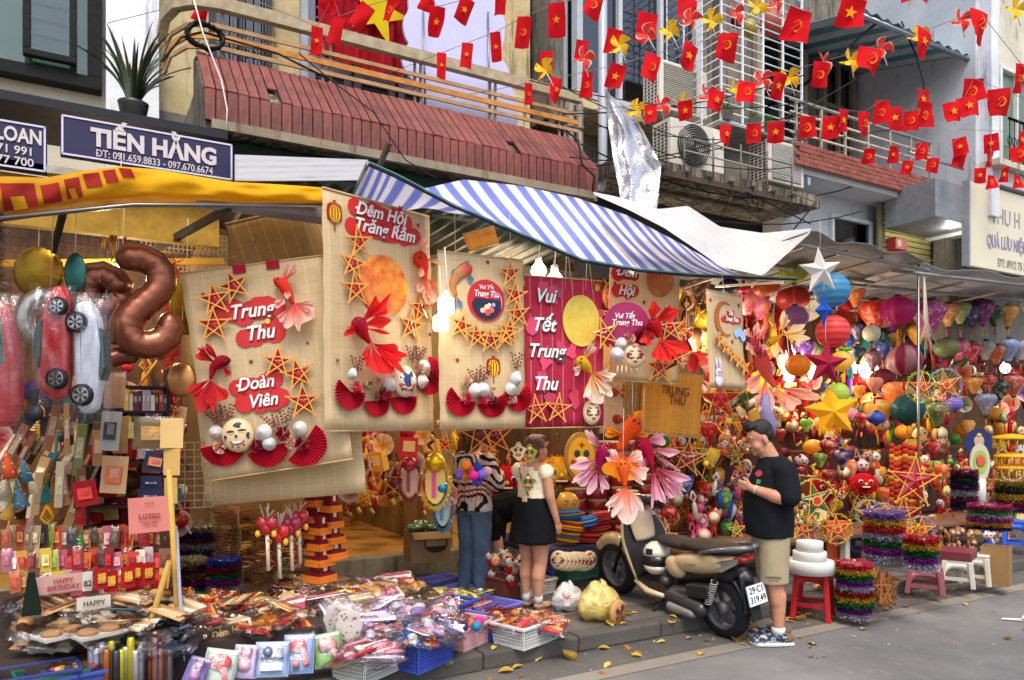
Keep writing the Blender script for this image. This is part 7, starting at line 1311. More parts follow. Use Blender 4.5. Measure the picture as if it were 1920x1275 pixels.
for i,(px,py) in enumerate(((632,1160),(655,1172))):
 q=PZ(px,py,.42);k=mpp(q);t=thing('fan_packet','clear bag of white flower shaped fans, %s'%('rear one' if i==0 else 'front one'),'packet',q,CAMYAW+.2,'bags of white fans');t.rotation_euler.x=-.2;b=MB();b.prism([(30*k*(1+.06*cos(8*a))*cos(a)*.8,30*k*(1+.06*cos(8*a))*sin(a)) for a in[2*pi*j/40 for j in range(40)]],.012,H('d8cec4'),'paper')
 for j in range(14):b.prism(star_pts(4*k*rr(.5,1.1)),.003,H('5a3440') if j%3 else H('c0708a'),'print',TR((rr(-16,16)*k,-.003,rr(-22,22)*k)));b.obj if False else None
 b.obj('fan_sheet',t);pillow(64*k,84*k,.06,'clear',i*9.+2,12,12,.012).obj('wrapper',t,rot=(pi/2,0,0))
# == stacks behind the heap
tinsel_stack('large stack of dark tinsel rings beside the bamboo pole',375,1048,76,66,[H('5a1a6a'),H('22308a'),H('a8a8a0'),H('7a1a4a'),H('22308a'),H('a89a80')],.42);tinsel_stack('short tinsel stack of gold and magenta in front',360,1105,56,58,[H('3a1a6a'),H('8a1a5a'),H('7a5a2a'),H('5a1a3a'),H('a89a70')],.36);tinsel_stack('short tinsel stack topped with blue at the right',420,1108,60,62,[H('a8a098'),H('8a1a8a'),H('1a6a3a'),H('8a1a2a'),H('22409a')],.34)
def sticks(label,px,pyb,wpx,hpx,z0,rows,rz=.2):
 c=PZ(px,pyb,z0);k=mpp(c);w,h=wpx*k,hpx*k;t=thing('stick_stack',label,'bamboo sticks',c,rz,'stacked bundles of bamboo sticks')
 for j in range(rows):
  b=MB();zz=h*(j+.5)/rows
  for i in range(46):x0=-w/2+rr(-.02,.02);b.bar((x0,rr(-.1,.1),zz+rr(-.48,.48)*h/rows),(x0+w*rr(.9,1.04),rr(-.1,.1),zz+rr(-.48,.48)*h/rows),.008,.006,jit(H('8a5a30'),.35),'wood')
  o=b.obj('bundle',t);o['kind']='stuff';b=MB();b.box((rr(-.1,.1)*w,0,zz),(.008,.21,h/rows*1.02),H('d0b080'),'cloth');b.obj('tie',t)
sticks('tall stack of brown bamboo stick bundles beside the tinsel',445,1100,80,150,.3,4);sticks('stack of bamboo stick bundles behind the toy hammers',510,1102,76,138,.3,4);sticks('stack of bamboo stick bundles next to the paper houses',580,1098,60,120,.3,3)
for i,(px,py,c) in enumerate(((500,985,'a01a24'),(522,1000,'b8181e'),(545,985,'9a1a3a'),(560,972,'a8202c'))):
 q=PV(px,py,5.55+.04*i);k=mpp(q);t=thing('toy_rattle','red plastic heart rattle on a striped stick, %s from the left'%ordn(i),'toy',q,CAMYAW,'red rattles on sticks');b=MB();r=17*k
 b.ball((-r*.5,0,r*.2),(r*.7,r*.5,r*.75),H(c),'gloss',14,8);b.ball((r*.5,0,r*.2),(r*.7,r*.5,r*.75),H(c),'gloss',14,8);b.ball((0,0,-r*.4),(r*.6,r*.45,r*.7),H(c),'gloss',14,8);b.obj('heart',t)
 for s in(1,-1):b=MB();b.ball((s*r*.9,-.02,-r*.9),(r*.3,.02,r*.4),H('e0a028'),'gloss',10,6);b.obj('yellow_foot',t)
 b=MB();b.tube([(0,.01,-r*.6),(r*.15,.01,-r*5)],r*.22,H('cfc0a4'),'plastic',8);b.obj('stick',t);b=MB();b.tube([(r*.03*j+r*.24*cos(j*.9),.01+r*.24*sin(j*.9),-r*.8-r*.16*j) for j in range(26)],r*.05,H('2a5a34') if i%2 else H('b02a24'),'plastic',4);b.obj('stripe',t);b=MB()
 for j in range(6):b.tube([(rr(-.3,.3)*r,0,r*.7),(rr(-1,1)*r,rr(-.02,.02),r*rr(1.6,2.6))],.004,jit(H('d8c8b8'),.2),'cloth',4)
 b.obj('ribbon',t)
for i,(px,py,lb) in enumerate(((590,1000,'upper maroon and orange paper pagoda with fringe'),(620,1010,'taller maroon and orange paper pagoda near the shop floor'),(600,1052,'lower maroon and orange paper pagoda near the bagged toys'))):
 q=PV(px,py+30,5.75-.05*i);k=mpp(q);t=thing('paper_pagoda',lb,'paper pagoda',q,.5,'tiered paper pagodas');z=0
 for j in range(4):
  w=(44-5*j)*k;b=MB();b.box((0,0,z+.01),(w,w,.02),H('e0781c'),'paper');b.box((0,0,z+.03),(w*.9,w*.9,.02),H('6a1418'),'paper');b.obj('roof',t)
  b=MB()
  for m in range(24):u=(m+.5)/24-.5;b.box((u*w,-w/2-.004,z-.015),(w/40,.003,.03),H('e8862a'),'paper');b.box((-w/2-.004,u*w,z-.015),(.003,w/40,.03),H('e8862a'),'paper')
  o=b.obj('fringe',t);o['kind']='stuff';b=MB();b.box((0,0,z+.075),(w*.62,w*.62,.07),H('7a161a'),'paper');b.box((0,-w*.315,z+.075),(w*.2,.004,.045),H('d8b8a0'),'print');b.obj('storey',t);z+=22*k+.03
# == fillers: small goods packed in the depth of the stalls
CN={'red':'b8161c','orange':'e0642a','gold':'e0a02a','yellow':'ecc832','pink':'d85a86','magenta':'b01a70','purple':'5a2a86','teal':'1f7a7a','green':'4a8a34','blue':'2a56b0','white':'d8d2c6','brown':'7a4a2c','maroon':'6a1420','lime':'a0c02a'}
FILL={}
def filler(kind,cn):
 if(kind,cn) in FILL:return FILL[kind,cn]
 c=H(CN[cn]);b=MB();c2=jit(H('e8c070'),.2)
 if kind=='lantern':b.lathe([(.02,-.09),(.03,-.075),(.06,-.02),(.075,.035),(.055,.07),(.02,.078)],c,'silkp',16,None,True,8,.08);b.tube([(0,0,-.09),(0,0,-.16)],.006,H('a82028'),'cloth',5)
 elif kind=='ball lantern':b.lathe([(sin(pi*(.08+.84*i/8))*.075,-.06*cos(pi*(.08+.84*i/8))) for i in range(9)],c,'silk',20,None,True,10,.1);b.tube([(0,0,-.06),(0,0,-.13)],.006,c,'cloth',5)
 elif kind=='star lantern':
  P=[(.085*cos(pi/2+2*pi*k/5),.085*sin(pi/2+2*pi*k/5)) for k in range(5)];pts=star_pts(.078,.385);b.add([(p,0,q) for p,q in pts]+[(0,-.02,0)],[(i,(i+1)%10,10) for i in range(10)],c,'crinkle')
  for k in range(5):p,q=P[k],P[(k+2)%5];b.bar((p[0],-.012,p[1]),(q[0],-.014,q[1]),.007,.006,STRAW,'wood',up=(0,1,0))
 elif kind=='plush toy':b.ball((0,0,.03),.05,H('ddd5ca'),'fur',12,8);b.ball((0,0,-.05),(.045,.04,.05),c,'fur',12,8);[b.ball((s*.035,0,.075),.018,c,'fur',8,5) for s in(1,-1)];[b.ball((s*.018,-.045,.04),.009,H('1a1a1e'),'gloss',6,4) for s in(1,-1)];b.ball((0,-.05,.015),(.02,.012,.012),H('c04a3a'),'fur',8,5)
 elif kind=='rattle drum':T=Matrix.Rotation(pi/2,4,'X');b.lathe([(.055,-.02),(.06,0),(.055,.02)],c,'gloss',20,T);b.lathe([(.05,.021),(.001,.023)],H('e0cfa8'),'paper',18,T);b.tube([(0,0,-.05),(0,0,-.17)],.006,H('c0303a'),'wood',6)
 elif kind=='paper mask':b.lathe([(.07,0),(.06,.02),(.03,.032),(.001,.035)],mixc(c,H('e0c090'),.5),'plastic',18,Matrix.Rotation(pi/2,4,'X'));[b.ball((s*.026,-.03,.015),(.014,.006,.01),H('1c181c'),'print',8,5) for s in(1,-1)];b.ball((0,-.034,-.028),(.028,.006,.012),c,'print',8,5);[b.ball((s*.045,-.022,-.012),(.014,.006,.014),H('b8242a'),'print',8,5) for s in(1,-1)]
 elif kind=='tassel knot':b.tube([(0,0,.1),(.03,0,.05),(0,0,.02),(-.03,0,.05),(0,0,.1)],.008,c,'cloth',6);b.lathe([(.022,-.12),(.018,0),(.006,.02)],c,'cloth',10)
 elif kind=='paper box':b.box((0,0,0),(.12,.08,.14),c,'print');b.box((0,-.041,.01),(.08,.003,.07),c2,'print')
 elif kind=='paper flower':[b.grid(lambda s,q,a=a:(q*.08*cos(a+(s-.5)*1.2),-.03*q*q-.012*sin(s*pi),q*.08*sin(a+(s-.5)*1.2)),4,3,c,'fin',cols=lambda s,q:mixc(c,H('f0dccc'),q**2*.8)) for a in[2*pi*i/6 for i in range(6)]]
 elif kind=='stick toy':b.tube([(-.06,0,-.12),(.06,0,.1)],.006,H('c08a4a'),'wood',5);b.ball((.06,0,.1),.03,c,'gloss',10,6);b.tube([(.05,0,-.12),(-.05,.01,.1)],.006,c,'wood',5)
 elif kind=='firecracker string':[b.tube([(rr(-.03,.03),rr(-.02,.02),-.2+.04*i),(rr(-.03,.03),-.02,-.16+.04*i)],.014,c if i%3 else c2,'paper',7) for i in range(10)]
 FILL[kind,cn]=b.mesh(kind.replace(' ','_'));return FILL[kind,cn]
FN={'lantern':'silk_lantern','ball lantern':'silk_lantern'}
def fill(n,kinds,cols,fn,where,smin=.8,smax=1.3,cat=None):
 for i in range(n):
  k,cn=RND.choice(kinds),RND.choice(cols);p,s=fn(i);o=bpy.data.objects.new(FN.get(k,k.replace(' ','_')),filler(k,cn));COL.objects.link(o);q=s*rr(smin,smax);o.location=p;o.scale=(q,q,q);o.rotation_euler=(rr(-.15,.15),rr(-.25,.25),CAMYAW+rr(-.6,.6))
  tag(o,'small %s %s %s'%(cn,k,where),k.split()[-1] if k!='paper mask' else 'mask','small goods '+where)
def reg(x0,x1,y0,y1,v0,v1,s=1.):return lambda i:(PV(rr(x0,x1),rr(y0,y1),rr(v0,v1)),s)
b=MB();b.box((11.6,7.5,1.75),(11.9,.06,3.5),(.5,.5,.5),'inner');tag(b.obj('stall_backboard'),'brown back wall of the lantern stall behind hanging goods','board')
WARM=['red','red','red','orange','orange','gold','gold','yellow','maroon','brown']
MIXC=['red','red','orange','orange','gold','yellow','pink','magenta','purple','teal','green','blue','white','maroon']
fill(170,['lantern','lantern','ball lantern','paper flower','tassel knot'],MIXC+['orange','red','gold'],reg(1400,1920,530,780,6.3,7.3,1.5),'at the back of the lantern stall',.9,1.6)
fill(130,['lantern','ball lantern','star lantern','tassel knot','rattle drum','paper mask','firecracker string'],WARM+['pink','green','blue','lime'],reg(1420,1920,740,900,5.8,6.9,1.35),'on the middle racks of the right stall',.9,1.4)
fill(150,['star lantern','plush toy','lantern','firecracker string','paper mask','rattle drum','stick toy','paper box','tassel knot'],WARM+['green','white'],reg(1480,1920,860,1025,5.5,6.3,1.25),'on the low racks of the right stall',.9,1.3)
fill(150,['star lantern','rattle drum','stick toy','stick toy','tassel knot','plush toy','paper mask','lantern'],WARM+['green','white','blue'],reg(1235,1420,785,985,5.9,7.0,1.15),'on the toy rack behind the scooter',.8,1.25)
fill(110,['lantern','paper flower','tassel knot','star lantern','ball lantern'],WARM+['pink','brown','yellow'],reg(1130,1470,520,800,6.9,7.4,1.3),'behind the small bamboo panels',.9,1.6)
fill(120,['paper box','tassel knot','lantern','paper mask','star lantern','firecracker string'],WARM+['pink','white','brown','gold'],reg(640,1240,800,960,8.2,10.5,1.3),'deep inside the middle shops',.9,1.7)
fill(50,['paper box','tassel knot','star lantern','paper flower','firecracker string','lantern'],WARM+['pink','brown','maroon'],reg(640,860,812,930,6.3,7.8,1.1),'under the tallest bamboo panels',.9,1.4)
fill(120,['paper box','paper box','stick toy','paper flower','tassel knot','ball lantern'],['brown','brown','maroon','gold','white','teal','red','purple'],reg(0,335,690,1000,6.35,7.2,1.2),'in the dim left shop',.9,1.6)
# == lanterns that can be told apart
A,B_='large lanterns hung along the front of the stall','silk lanterns hung in rows at the right'
LN=[(1560,545,66,'round','1488b8',4.9,'turquoise round paper lantern below the white star'),(1562,622,62,'round','dc2420',4.88,'bright red round paper lantern below the turquoise one'),(1577,678,40,'round','e8c02a',5.2,'yellow round lantern tucked behind the crimson star'),(1571,738,42,'round','a8c828',5.0,'lime green round paper lantern above the yellow star'),(1583,655,30,'disc','8cc830',5.3,'flat lime lantern beside the red round lantern'),(1628,530,56,'squash','7a2636',6.4,'dusty maroon pleated lantern highest under the right canopy'),(1604,556,36,'onion','d8743a',6.0,'orange floral lantern left of the maroon pleated one'),(1640,592,58,'onion','c8321f',6.0,'vermilion lantern with a fan pattern at the stall front'),(1692,545,52,'disc','33283a',6.3,'flat black lantern above the magenta one'),(1683,583,60,'ribbed','ac1468',5.6,'large magenta ribbed lantern'),(1741,596,62,'onion','a83a86',5.5,'large purple pink floral lantern by the white cords'),(1778,590,40,'onion','bc7a3a',5.8,'golden brown striped lantern, upper right row'),(1800,586,38,'onion','8a9a5a',5.85,'pale green and pink lantern, upper right row'),(1822,590,36,'onion','3c3a72',5.9,'navy floral lantern, upper right row'),(1843,584,42,'onion','9a3a96',5.9,'violet lantern with magenta crown, upper right row'),(1866,591,32,'onion','3f7a42',5.95,'leaf green lantern, upper right row'),(1888,592,38,'onion','dc8c1e',6.0,'amber mottled lantern, upper right row'),(1906,582,38,'onion','b8b88a',6.1,'cream green lantern at the end of the upper right row'),(1607,622,28,'onion','5f5084',5.9,'small dusk purple lantern left of the painted white one'),(1634,625,32,'round','b8b8a0',5.7,'small white lantern painted with figures'),(1640,642,50,'ribbed','1f7a6a',6.3,'teal ribbed lantern behind the painted white one'),(1608,664,30,'onion','264858',5.8,'dark teal blue lantern above the bright bulb'),(1637,674,34,'onion','8c6478',5.8,'mauve lantern above the bright bulb'),(1656,656,30,'onion','2452a0',5.9,'cobalt blue lantern left of the maroon ribbed one'),(1695,675,62,'ribbed','7c1638',5.4,'large maroon and crimson ribbed lantern'),(1775,652,46,'squash','6f7c48',5.6,'squat moss green lantern beside the white cords'),(1800,655,34,'pear','b4246e',5.8,'magenta lantern, middle right row'),(1823,660,34,'pear','b42444',5.85,'crimson speckled lantern, middle right row'),(1848,656,32,'pear','9a9a94',5.9,'grey white floral lantern, middle right row'),(1868,664,32,'pear','c4603c',5.95,'coral lantern, middle right row'),(1890,655,38,'pear','8096c4',6.0,'pale blue lantern, middle right row'),(1914,655,34,'pear','a8b0c0',6.05,'white and blue lantern ending the middle right row'),(1490,595,48,'ribbed','8f5f92',5.9,'lilac ribbed lantern beside the yellow white goldfish'),(1496,685,46,'ribbed','dc8e24',5.7,'amber ribbed lantern in front of lit bulbs'),(1488,508,52,'ribbed','98a034',5.6,'olive green lantern under the white tarpaulin'),(1437,540,48,'squash','b4522a',6.2,'rust orange pleated lantern under the striped awning'),(1367,537,40,'squash','182450',6.3,'navy lantern above the crescent panel'),(1394,540,26,'squash','c41e20',6.35,'small red lantern next to the navy one'),(1487,560,60,'squash','a42a24',6.3,'dark red pleated lantern behind the lilac one'),(1310,540,46,'onion','643c28',6.6,'brown lantern left of the crescent panel'),(1640,722,30,'onion','dc947e',5.6,'salmon floral lantern under the bright bulb'),(1610,734,24,'onion','dc9a24',5.7,'small honey yellow lantern beside the salmon one'),(1655,712,46,'ribbed','6a1626',6.0,'dark wine ribbed lantern behind the salmon one'),(1680,740,48,'onion','d4722a',5.8,'orange white lantern behind the green wreathed star'),(1702,768,60,'ribbed','1a5654',5.35,'large dark teal ribbed lantern'),(1646,776,54,'onion','d49c1e',5.7,'wide golden yellow lantern left of the dark teal one'),(1597,777,26,'round','d88c9e',5.6,'small pink round lantern beside the yellow star'),(1615,787,26,'onion','b81e20',5.5,'small scarlet lantern left of the golden one'),(1643,784,32,'squash','3a50a8',5.45,'blue printed lantern in front of the golden one'),(1598,757,26,'onion','9aa42a',5.9,'small yellow green lantern by the lime one'),(1757,775,40,'pear','5c7a3a',5.6,'green and red striped tulip lantern below the wreathed star'),(1790,757,28,'round','7456b8',5.6,'violet round lantern on a red stick'),(1826,722,30,'onion','cc8224',5.8,'amber lantern, lower right row'),(1850,720,34,'onion','b2302e',5.8,'brick red lantern, lower right row'),(1876,730,30,'onion','1f4c3c',5.85,'dark green lantern with white sprigs'),(1900,722,36,'onion','bc5a4c',5.9,'dusty coral lantern, lower right row'),(1848,757,38,'onion','7c82a0',5.7,'slate blue floral lantern below the brick red one'),(1750,842,28,'onion','b4141e',5.3,'scarlet lantern low beside the firecracker tubes'),(1553,840,32,'onion','a81624',5.1,'crimson lantern right of the man\'s shoulder'),(1538,862,26,'onion','7c941f',5.15,'olive lantern right of the man\'s shoulder'),(1579,860,32,'onion','44246c',5.1,'deep purple lantern beside the crimson one'),(1553,893,26,'onion','b01e24',5.25,'red lantern under the crimson one'),(1710,836,30,'ribbed','cc9a1c',5.4,'mustard ribbed lantern above the firecracker tubes'),(1512,797,24,'onion','8cc020',5.8,'small lime lantern behind the yellow star'),(1463,815,22,'onion','b83a2a',6.0,'small brick lantern just above the man\'s back')]
for px,py,w,k,c,v,lb in LN:lantern(lb,px,py,w,k,H(c),v,None,A if v<5.3 else B_,ribs=c=='7c1638')
def paperstar(label,px,py,rpx,v,col,n=5,a0=0.,q=.42,sx=1.,dep=.3):
 c=PV(px,py,v);r=rpx*mpp(c);t=thing('paper_star',label,'paper star',c,CAMYAW+rr(-.25,.25),'folded paper stars in the hanging column');b=MB();pts=[(x*sx,z) for x,z in star_pts(r,q,pi/2+a0,n)];m=len(pts)
 b.add([(x,0,z) for x,z in pts]+[(0,-r*dep,0),(0,r*dep,0)],[(i,(i+1)%m,m) for i in range(m)]+[((i+1)%m,i,m+1) for i in range(m)],col,'paper');b.obj('shell',t)
 b=MB();b.tube([(0,0,r*.9),(0,0,r+.25)],.003,H('d8d2ca'),'cloth',4);b.obj('string',t)
paperstar('white folded paper star at the top of the column',1538,508,46,4.75,H('d6d2ce'),a0=.1);paperstar('blue folded paper diamond star under the white star',1545,582,38,4.72,H('1a4fae'),4,0,.45,.5,.3);paperstar('crimson folded paper star in the middle of the column',1548,682,46,4.7,H('a01434'),a0=-.08);paperstar('large golden yellow paper star lowest in the column',1560,772,52,4.72,H('f0aa12'),a0=.15,q=.5)
b=MB();q=PV(1558,800,4.74);[b.prism([(x,.0),(x+.035,0),(x+.018,-.07)],.004,H('efb01a'),'paper',TR(q)) for x in[-.12+.035*i for i in range(8)]];o=b.obj('paper_fringe');tag(o,'yellow zigzag paper fringe below the lowest paper star','fringe');o['kind']='stuff'
Gn,Go,Si,Vi,Re=H('6aa02a'),H('d8a828'),H('a8a8b0'),H('9a2a9a'),H('b8202a')
for px,py,r,v,wc,a,st,lb in((1727,726,29,5.1,(Gn,H('c8d82a')),0,.5,'star lantern in a yellow green tinsel wreath, topmost'),(1772,722,30,5.2,(Si,Vi),.2,.5,'star lantern in a silver and violet tinsel wreath, topmost'),(1528,938,40,4.95,(Go,Gn),.25,.55,'large star lantern in gold green wreath above the white tower'),(1568,992,28,5.0,(Go,Go),.1,.3,'star lantern in gold wreath right of the white tower'),(1506,990,26,5.05,(Go,Si),-.2,.3,'star lantern in gold wreath behind the man\'s hip'),(1630,962,24,5.0,(Si,Gn),.1,None,'star lantern in silver green wreath on the tall tinsel stack'),(1655,968,24,5.0,(Si,Vi),-.1,None,'star lantern in silver wreath leaning on its neighbour'),(1703,995,21,4.85,(Go,Gn),.1,None,'star lantern in yellow wreath on the stool stack'),(1727,993,24,4.82,(Si,Vi),0,None,'star lantern in silver pink wreath on the stool stack')):wreath_star(lb,px,py,r,v,wc,[FOILR,H('2a6a34'),H('b83a1c')][int(px)%3],a,st)
for px,py,r,v,f,lb in((1712,902,48,5.0,'a01420','big dark red straw star lantern before the firecracker tubes'),(1692,960,30,5.1,'8a2a4a','narrow straw star lantern beside the firecracker tubes'),(1350,750,44,6.3,'b01a1c','straw star lantern with red foil below the crescent panel'),(1388,745,40,6.4,'1f5a30','straw star lantern with green foil below the crescent panel'),(900,815,36,5.9,'5a0f1e','dark straw star lantern under the koi panel, left one'),(928,818,36,6.0,'6a1220','dark straw star lantern under the koi panel, right one'),(740,905,34,6.9,'7a1a34','straw star lantern by the yellow pillar'),(1288,858,34,5.9,'8a1c24','round framed star lantern with blue and green points'),(1322,850,26,6.0,'2a5a34','small green star lantern beside the round framed one'),(1262,848,26,6.1,'a0242a','small red star lantern left of the round framed one')):
 c=PV(px,py,v);t=thing('star_lantern',lb,'star lantern',c,CAMYAW+rr(-.2,.2),'straw star lanterns');straw_star(t,0,0,r*mpp(c),rr(-.2,.2),0,'star',H(f),th=.0055)
def hangfish(label,px,py,v,pts,r,cb,c0,c1,fins):
 c=PV(px,py,v);k=mpp(c);t=thing('hanging_goldfish',label,'goldfish decoration',c,CAMYAW,'cloth goldfish decorations');goldfish(t,[((x-px)*k,-(y-py)*k) for x,y in pts],r*k,H(cb),H(c0),H(c1),[(q,a,s,l*k,d) for q,a,s,l,d in fins],0)
 b=MB();p=((pts[1][0]-px)*k,0,-(pts[1][1]-py)*k);b.tube([p,(p[0]*.6,0,p[2]+.5)],.003,H('ddd8d0'),'cloth',4);b.obj('string',t)
hangfish('orange goldfish with yellow fins, highest of the bunch over the scooter',1185,830,5.2,[(1196,782),(1186,800),(1172,820),(1160,845)],17,'d84a14','e8641a','f2a81e',[(.3,1.2,1.0,34,-.2),(.6,2.9,.8,44,-.2),(1,-2.0,1.3,52,-.3),(1,-1.2,1.2,60,-.3),(.5,-.3,.8,38,-.3)])
hangfish('hot pink goldfish with long white fins at the right of the bunch',1215,860,5.1,[(1190,832),(1204,832),(1216,850),(1224,875)],15,'b00e2c','d01a50','eec0d4',[(.3,.3,.8,48,-.2),(.5,-.1,.5,60,-.3),(1,-.35,.6,66,-.3),(1,-.9,.6,72,-.2),(1,-1.4,.5,66,-.3),(.7,-2.3,.7,40,-.2)])
hangfish('magenta goldfish with pale fins at the left of the bunch',1130,860,5.15,[(1142,842),(1132,848),(1126,862),(1122,880)],15,'9a0c44','b01a62','e8c8d8',[(.3,2.3,.6,54,-.2),(1,-2.7,.9,50,-.3),(1,-2.0,.8,46,-.2),(.6,-2.9,.6,58,-.3),(1,-1.2,.7,40,-.2)])
hangfish('orange white goldfish at the bottom of the bunch',1172,905,5.05,[(1166,862),(1168,876),(1170,895),(1172,912)],12,'e06a1c','ee6a30','f0e2dc',[(.2,.5,.9,44,-.2),(.2,2.5,.9,44,-.2),(1,-1.6,1.5,62,-.3),(1,-.9,.8,50,-.2),(1,-2.3,.8,46,-.2),(.35,-.2,.8,50,-.2)])
hangfish('salmon pink goldfish bunch with sweeping tail above the man',1440,720,5.4,[(1424,655),(1430,680),(1440,705),(1452,725)],14,'c83a3c','e07060','f0c8b8',[(.3,2.2,.9,40,-.2),(.5,-2.4,.9,56,-.3),(1,-.2,.6,76,-.2),(1,-.8,.8,56,-.3),(1,-2.4,1.,56,-.2),(.6,-1.8,.9,70,-.4)])
hangfish('yellow and white goldfish with upright tail near the lilac lantern',1465,625,5.35,[(1436,650),(1446,640),(1458,634),(1466,628)],8,'e0a81c','ecc02c','f0e4d0',[(1,.5,.9,40,-.2),(1,1.5,.8,42,-.2),(1,-.2,.7,44,-.2),(.5,-1.6,1.,30,-.2)])
hangfish('pink and white goldfish left of the yellow one',1418,640,5.45,[(1424,668),(1420,655),(1414,645),(1410,636)],9,'c02a50','d8456c','f0dcd4',[(1,1.2,1.,30,-.2),(1,2.4,.8,26,-.2),(.4,2.9,1.,24,-.2),(.6,-.2,.8,24,-.2)])
hangfish('red and white goldfish hanging left of the crescent panel',1298,690,5.9,[(1296,664),(1300,674),(1302,688),(1300,700)],9,'c01820','d8302e','f0d8d0',[(.5,-.1,.5,40,-.2),(.4,2.8,.6,24,-.2),(1,-1.9,.8,46,-.2),(1,-1.1,.7,40,-.2)])
hangfish('small crimson goldfish behind the magenta round badge',1290,650,6.0,[(1280,640),(1286,645),(1292,652),(1296,660)],8,'9a1024','c81e2c','e05a4a',[(1,-.5,1.,34,-.2),(1,-1.6,1.,34,-.2),(.4,1.4,.8,26,-.2)])
q=PV(1440,790,5.3);k=mpp(q);b=MB();b.tube([(-6*k,0,50*k),(-8*k,0,20*k),(6*k,0,-5*k),(10*k,0,-28*k)],[7*k,11*k,13*k,6*k],H('a8a0cc'),'silk',12);tag(b.obj('balloon_swan',None,q),'pale lilac swan neck balloon hanging just above the man','balloon')
R5=[H('a8a8b0'),H('9a1a8a'),H('1a6a34'),H('a8a8b0'),H('b8202a'),H('d0a028'),H('7a5a9a')]
tinsel_stack('tall tinsel stack with gold and silver rings on the plank',1658,1050,78,92,R5,.5);tinsel_stack('tinsel stack of five rings on the maroon stool',1727,1066,58,60,[H('b0b0b8'),H('9a2aa0'),H('1a6a34'),H('c8a838'),H('b01a24')],.5);tinsel_stack('tall eight ring tinsel stack standing on the pavement edge',1602,1156,66,102,[H('b0b0b8'),H('8a1a8a'),H('1a7a3a'),H('d0b030'),H('a01a24'),H('a8a8b4'),H('8a1a9a'),H('1a6a30'),H('d0a830'),H('c82a4a')],.06);tinsel_stack('wide tinsel stack behind the carton at the far right',1855,992,78,46,[H('3a1a5a'),H('d0a030'),H('9a1a7a'),H('b0b0b8'),H('3a7a2a'),H('a01a5a')],.6);tinsel_stack('dark purple tinsel stack behind the hand fan',1808,955,46,74,[H('2a1a4a'),H('6a1a4a'),H('a8a8a0'),H('4a1a5a'),H('1a3a2a'),H('7a1a3a')],.75);tinsel_stack('gold and purple tinsel stack at the right edge',1897,960,56,60,[H('6a1a6a'),H('8a2a1a'),H('c8a030'),H('1a3a2a'),H('a8882a')],.75)
stool('bright red plastic stool under the white foam tower',1525,1158,66,92,.0,H('b0101c'),.5);stool('dusty maroon plastic stool under a tinsel stack',1735,1110,62,50,.06,H('8a4850'),.5);stool('worn white plastic stool under the maroon tray, left one',1795,1098,54,54,.1,H('bdb9a8'),.5,'worn white stools');stool('worn white plastic stool beside the carton, right one',1832,1094,50,56,.1,H('c4c0b0'),.3,'worn white stools');stool('blue plastic stool at the far right edge',1905,1035,40,60,.12,H('2a5ac0'),.4);stool('violet grey plastic stool behind the orange box',1612,1045,40,50,.12,H('6a6a9a'),.3)
q=PZ(1518,1064,.46);k=mpp(q);t=thing('foam_tower','white three tier foam cake tower on the red stool','foam tower',(q.x,q.y,.42),.3);z=0
for w,h in((43,22),(30,16),(24,18)):b=MB();b.lathe([(w*k,z),(w*k,z+h*k),(w*k-.004,z+h*k+.004),(.001,z+h*k+.004)],H('d2d0cc'),'foam',36);b.obj('tier',t);z+=h*k+.004
q=PV(1560,1068,4.5);t=thing('waist_drum','bright green waist drum leaning by the red stool','drum',q,.2);T=Matrix.Rotation(pi/2+.12,4,'Y');b=MB();b.lathe([(.055,-.12),(.075,-.06),(.08,0),(.075,.06),(.055,.12)],H('2aa02a'),'gloss',22,T);b.obj('shell',t);b=MB();b.lathe([(.05,-.124),(.001,-.126)],H('c9a878'),'paper',18,T);b.lathe([(.058,-.118),(.06,-.105)],H('d07a2a'),'cloth',18,T);b.lathe([(.06,.105),(.058,.118)],H('d07a2a'),'cloth',18,T);b.obj('skin',t);b=MB();[b.tube([T@Vector((.06*cos(a),.06*sin(a),-.11)),T@Vector((.083*cos(a+.2),.083*sin(a+.2),0)),T@Vector((.06*cos(a+.4),.06*sin(a+.4),.11))],.003,H('d08a3a'),'cloth',4) for a in[2*pi*i/10 for i in range(10)]];b.obj('cord',t)
def carton(label,px,pyb,wpx,hpx,z0,rz=.3,c='a07c54',dep=.8,open_=True,nm='cardboard_box',cat='box'):
 q=PZ(px,pyb,z0);k=mpp(q);w,h=wpx*k,hpx*k;d=w*dep;t=thing(nm,label,cat,q,rz);C=H(c)
 for nm_,ce,di in(('side',(0,-d/2,h/2),(w,.008,h)),('side',(0,d/2,h/2),(w,.008,h)),('side',(-w/2+.004,0,h/2),(.008,d-.01,h)),('side',(w/2-.004,0,h/2),(.008,d-.01,h)),('bottom',(0,0,.006),(w-.02,d-.02,.008))):b=MB();b.box(ce,di,C,'paper');b.obj(nm_,t)
 if open_:b=MB();b.box((0,-d/2-.05,h-.02),(w*.96,.006,.11),C,'paper',rx=-1.0);b.box((w/2+.045,0,h-.015),(.11,d*.9,.006),C,'paper',ry=.5);b.obj('flap',t)
 return t,w,h,d
carton('plain brown carton of pink bagged toys at the right',1868,1094,48,70,.1,.35,'a07c52',.9,False)
fill(9,['plush toy'],['pink','pink','white','blue'],reg(1848,1890,1005,1024,5.0,5.2),'in the brown carton at the right',1.0,1.3)
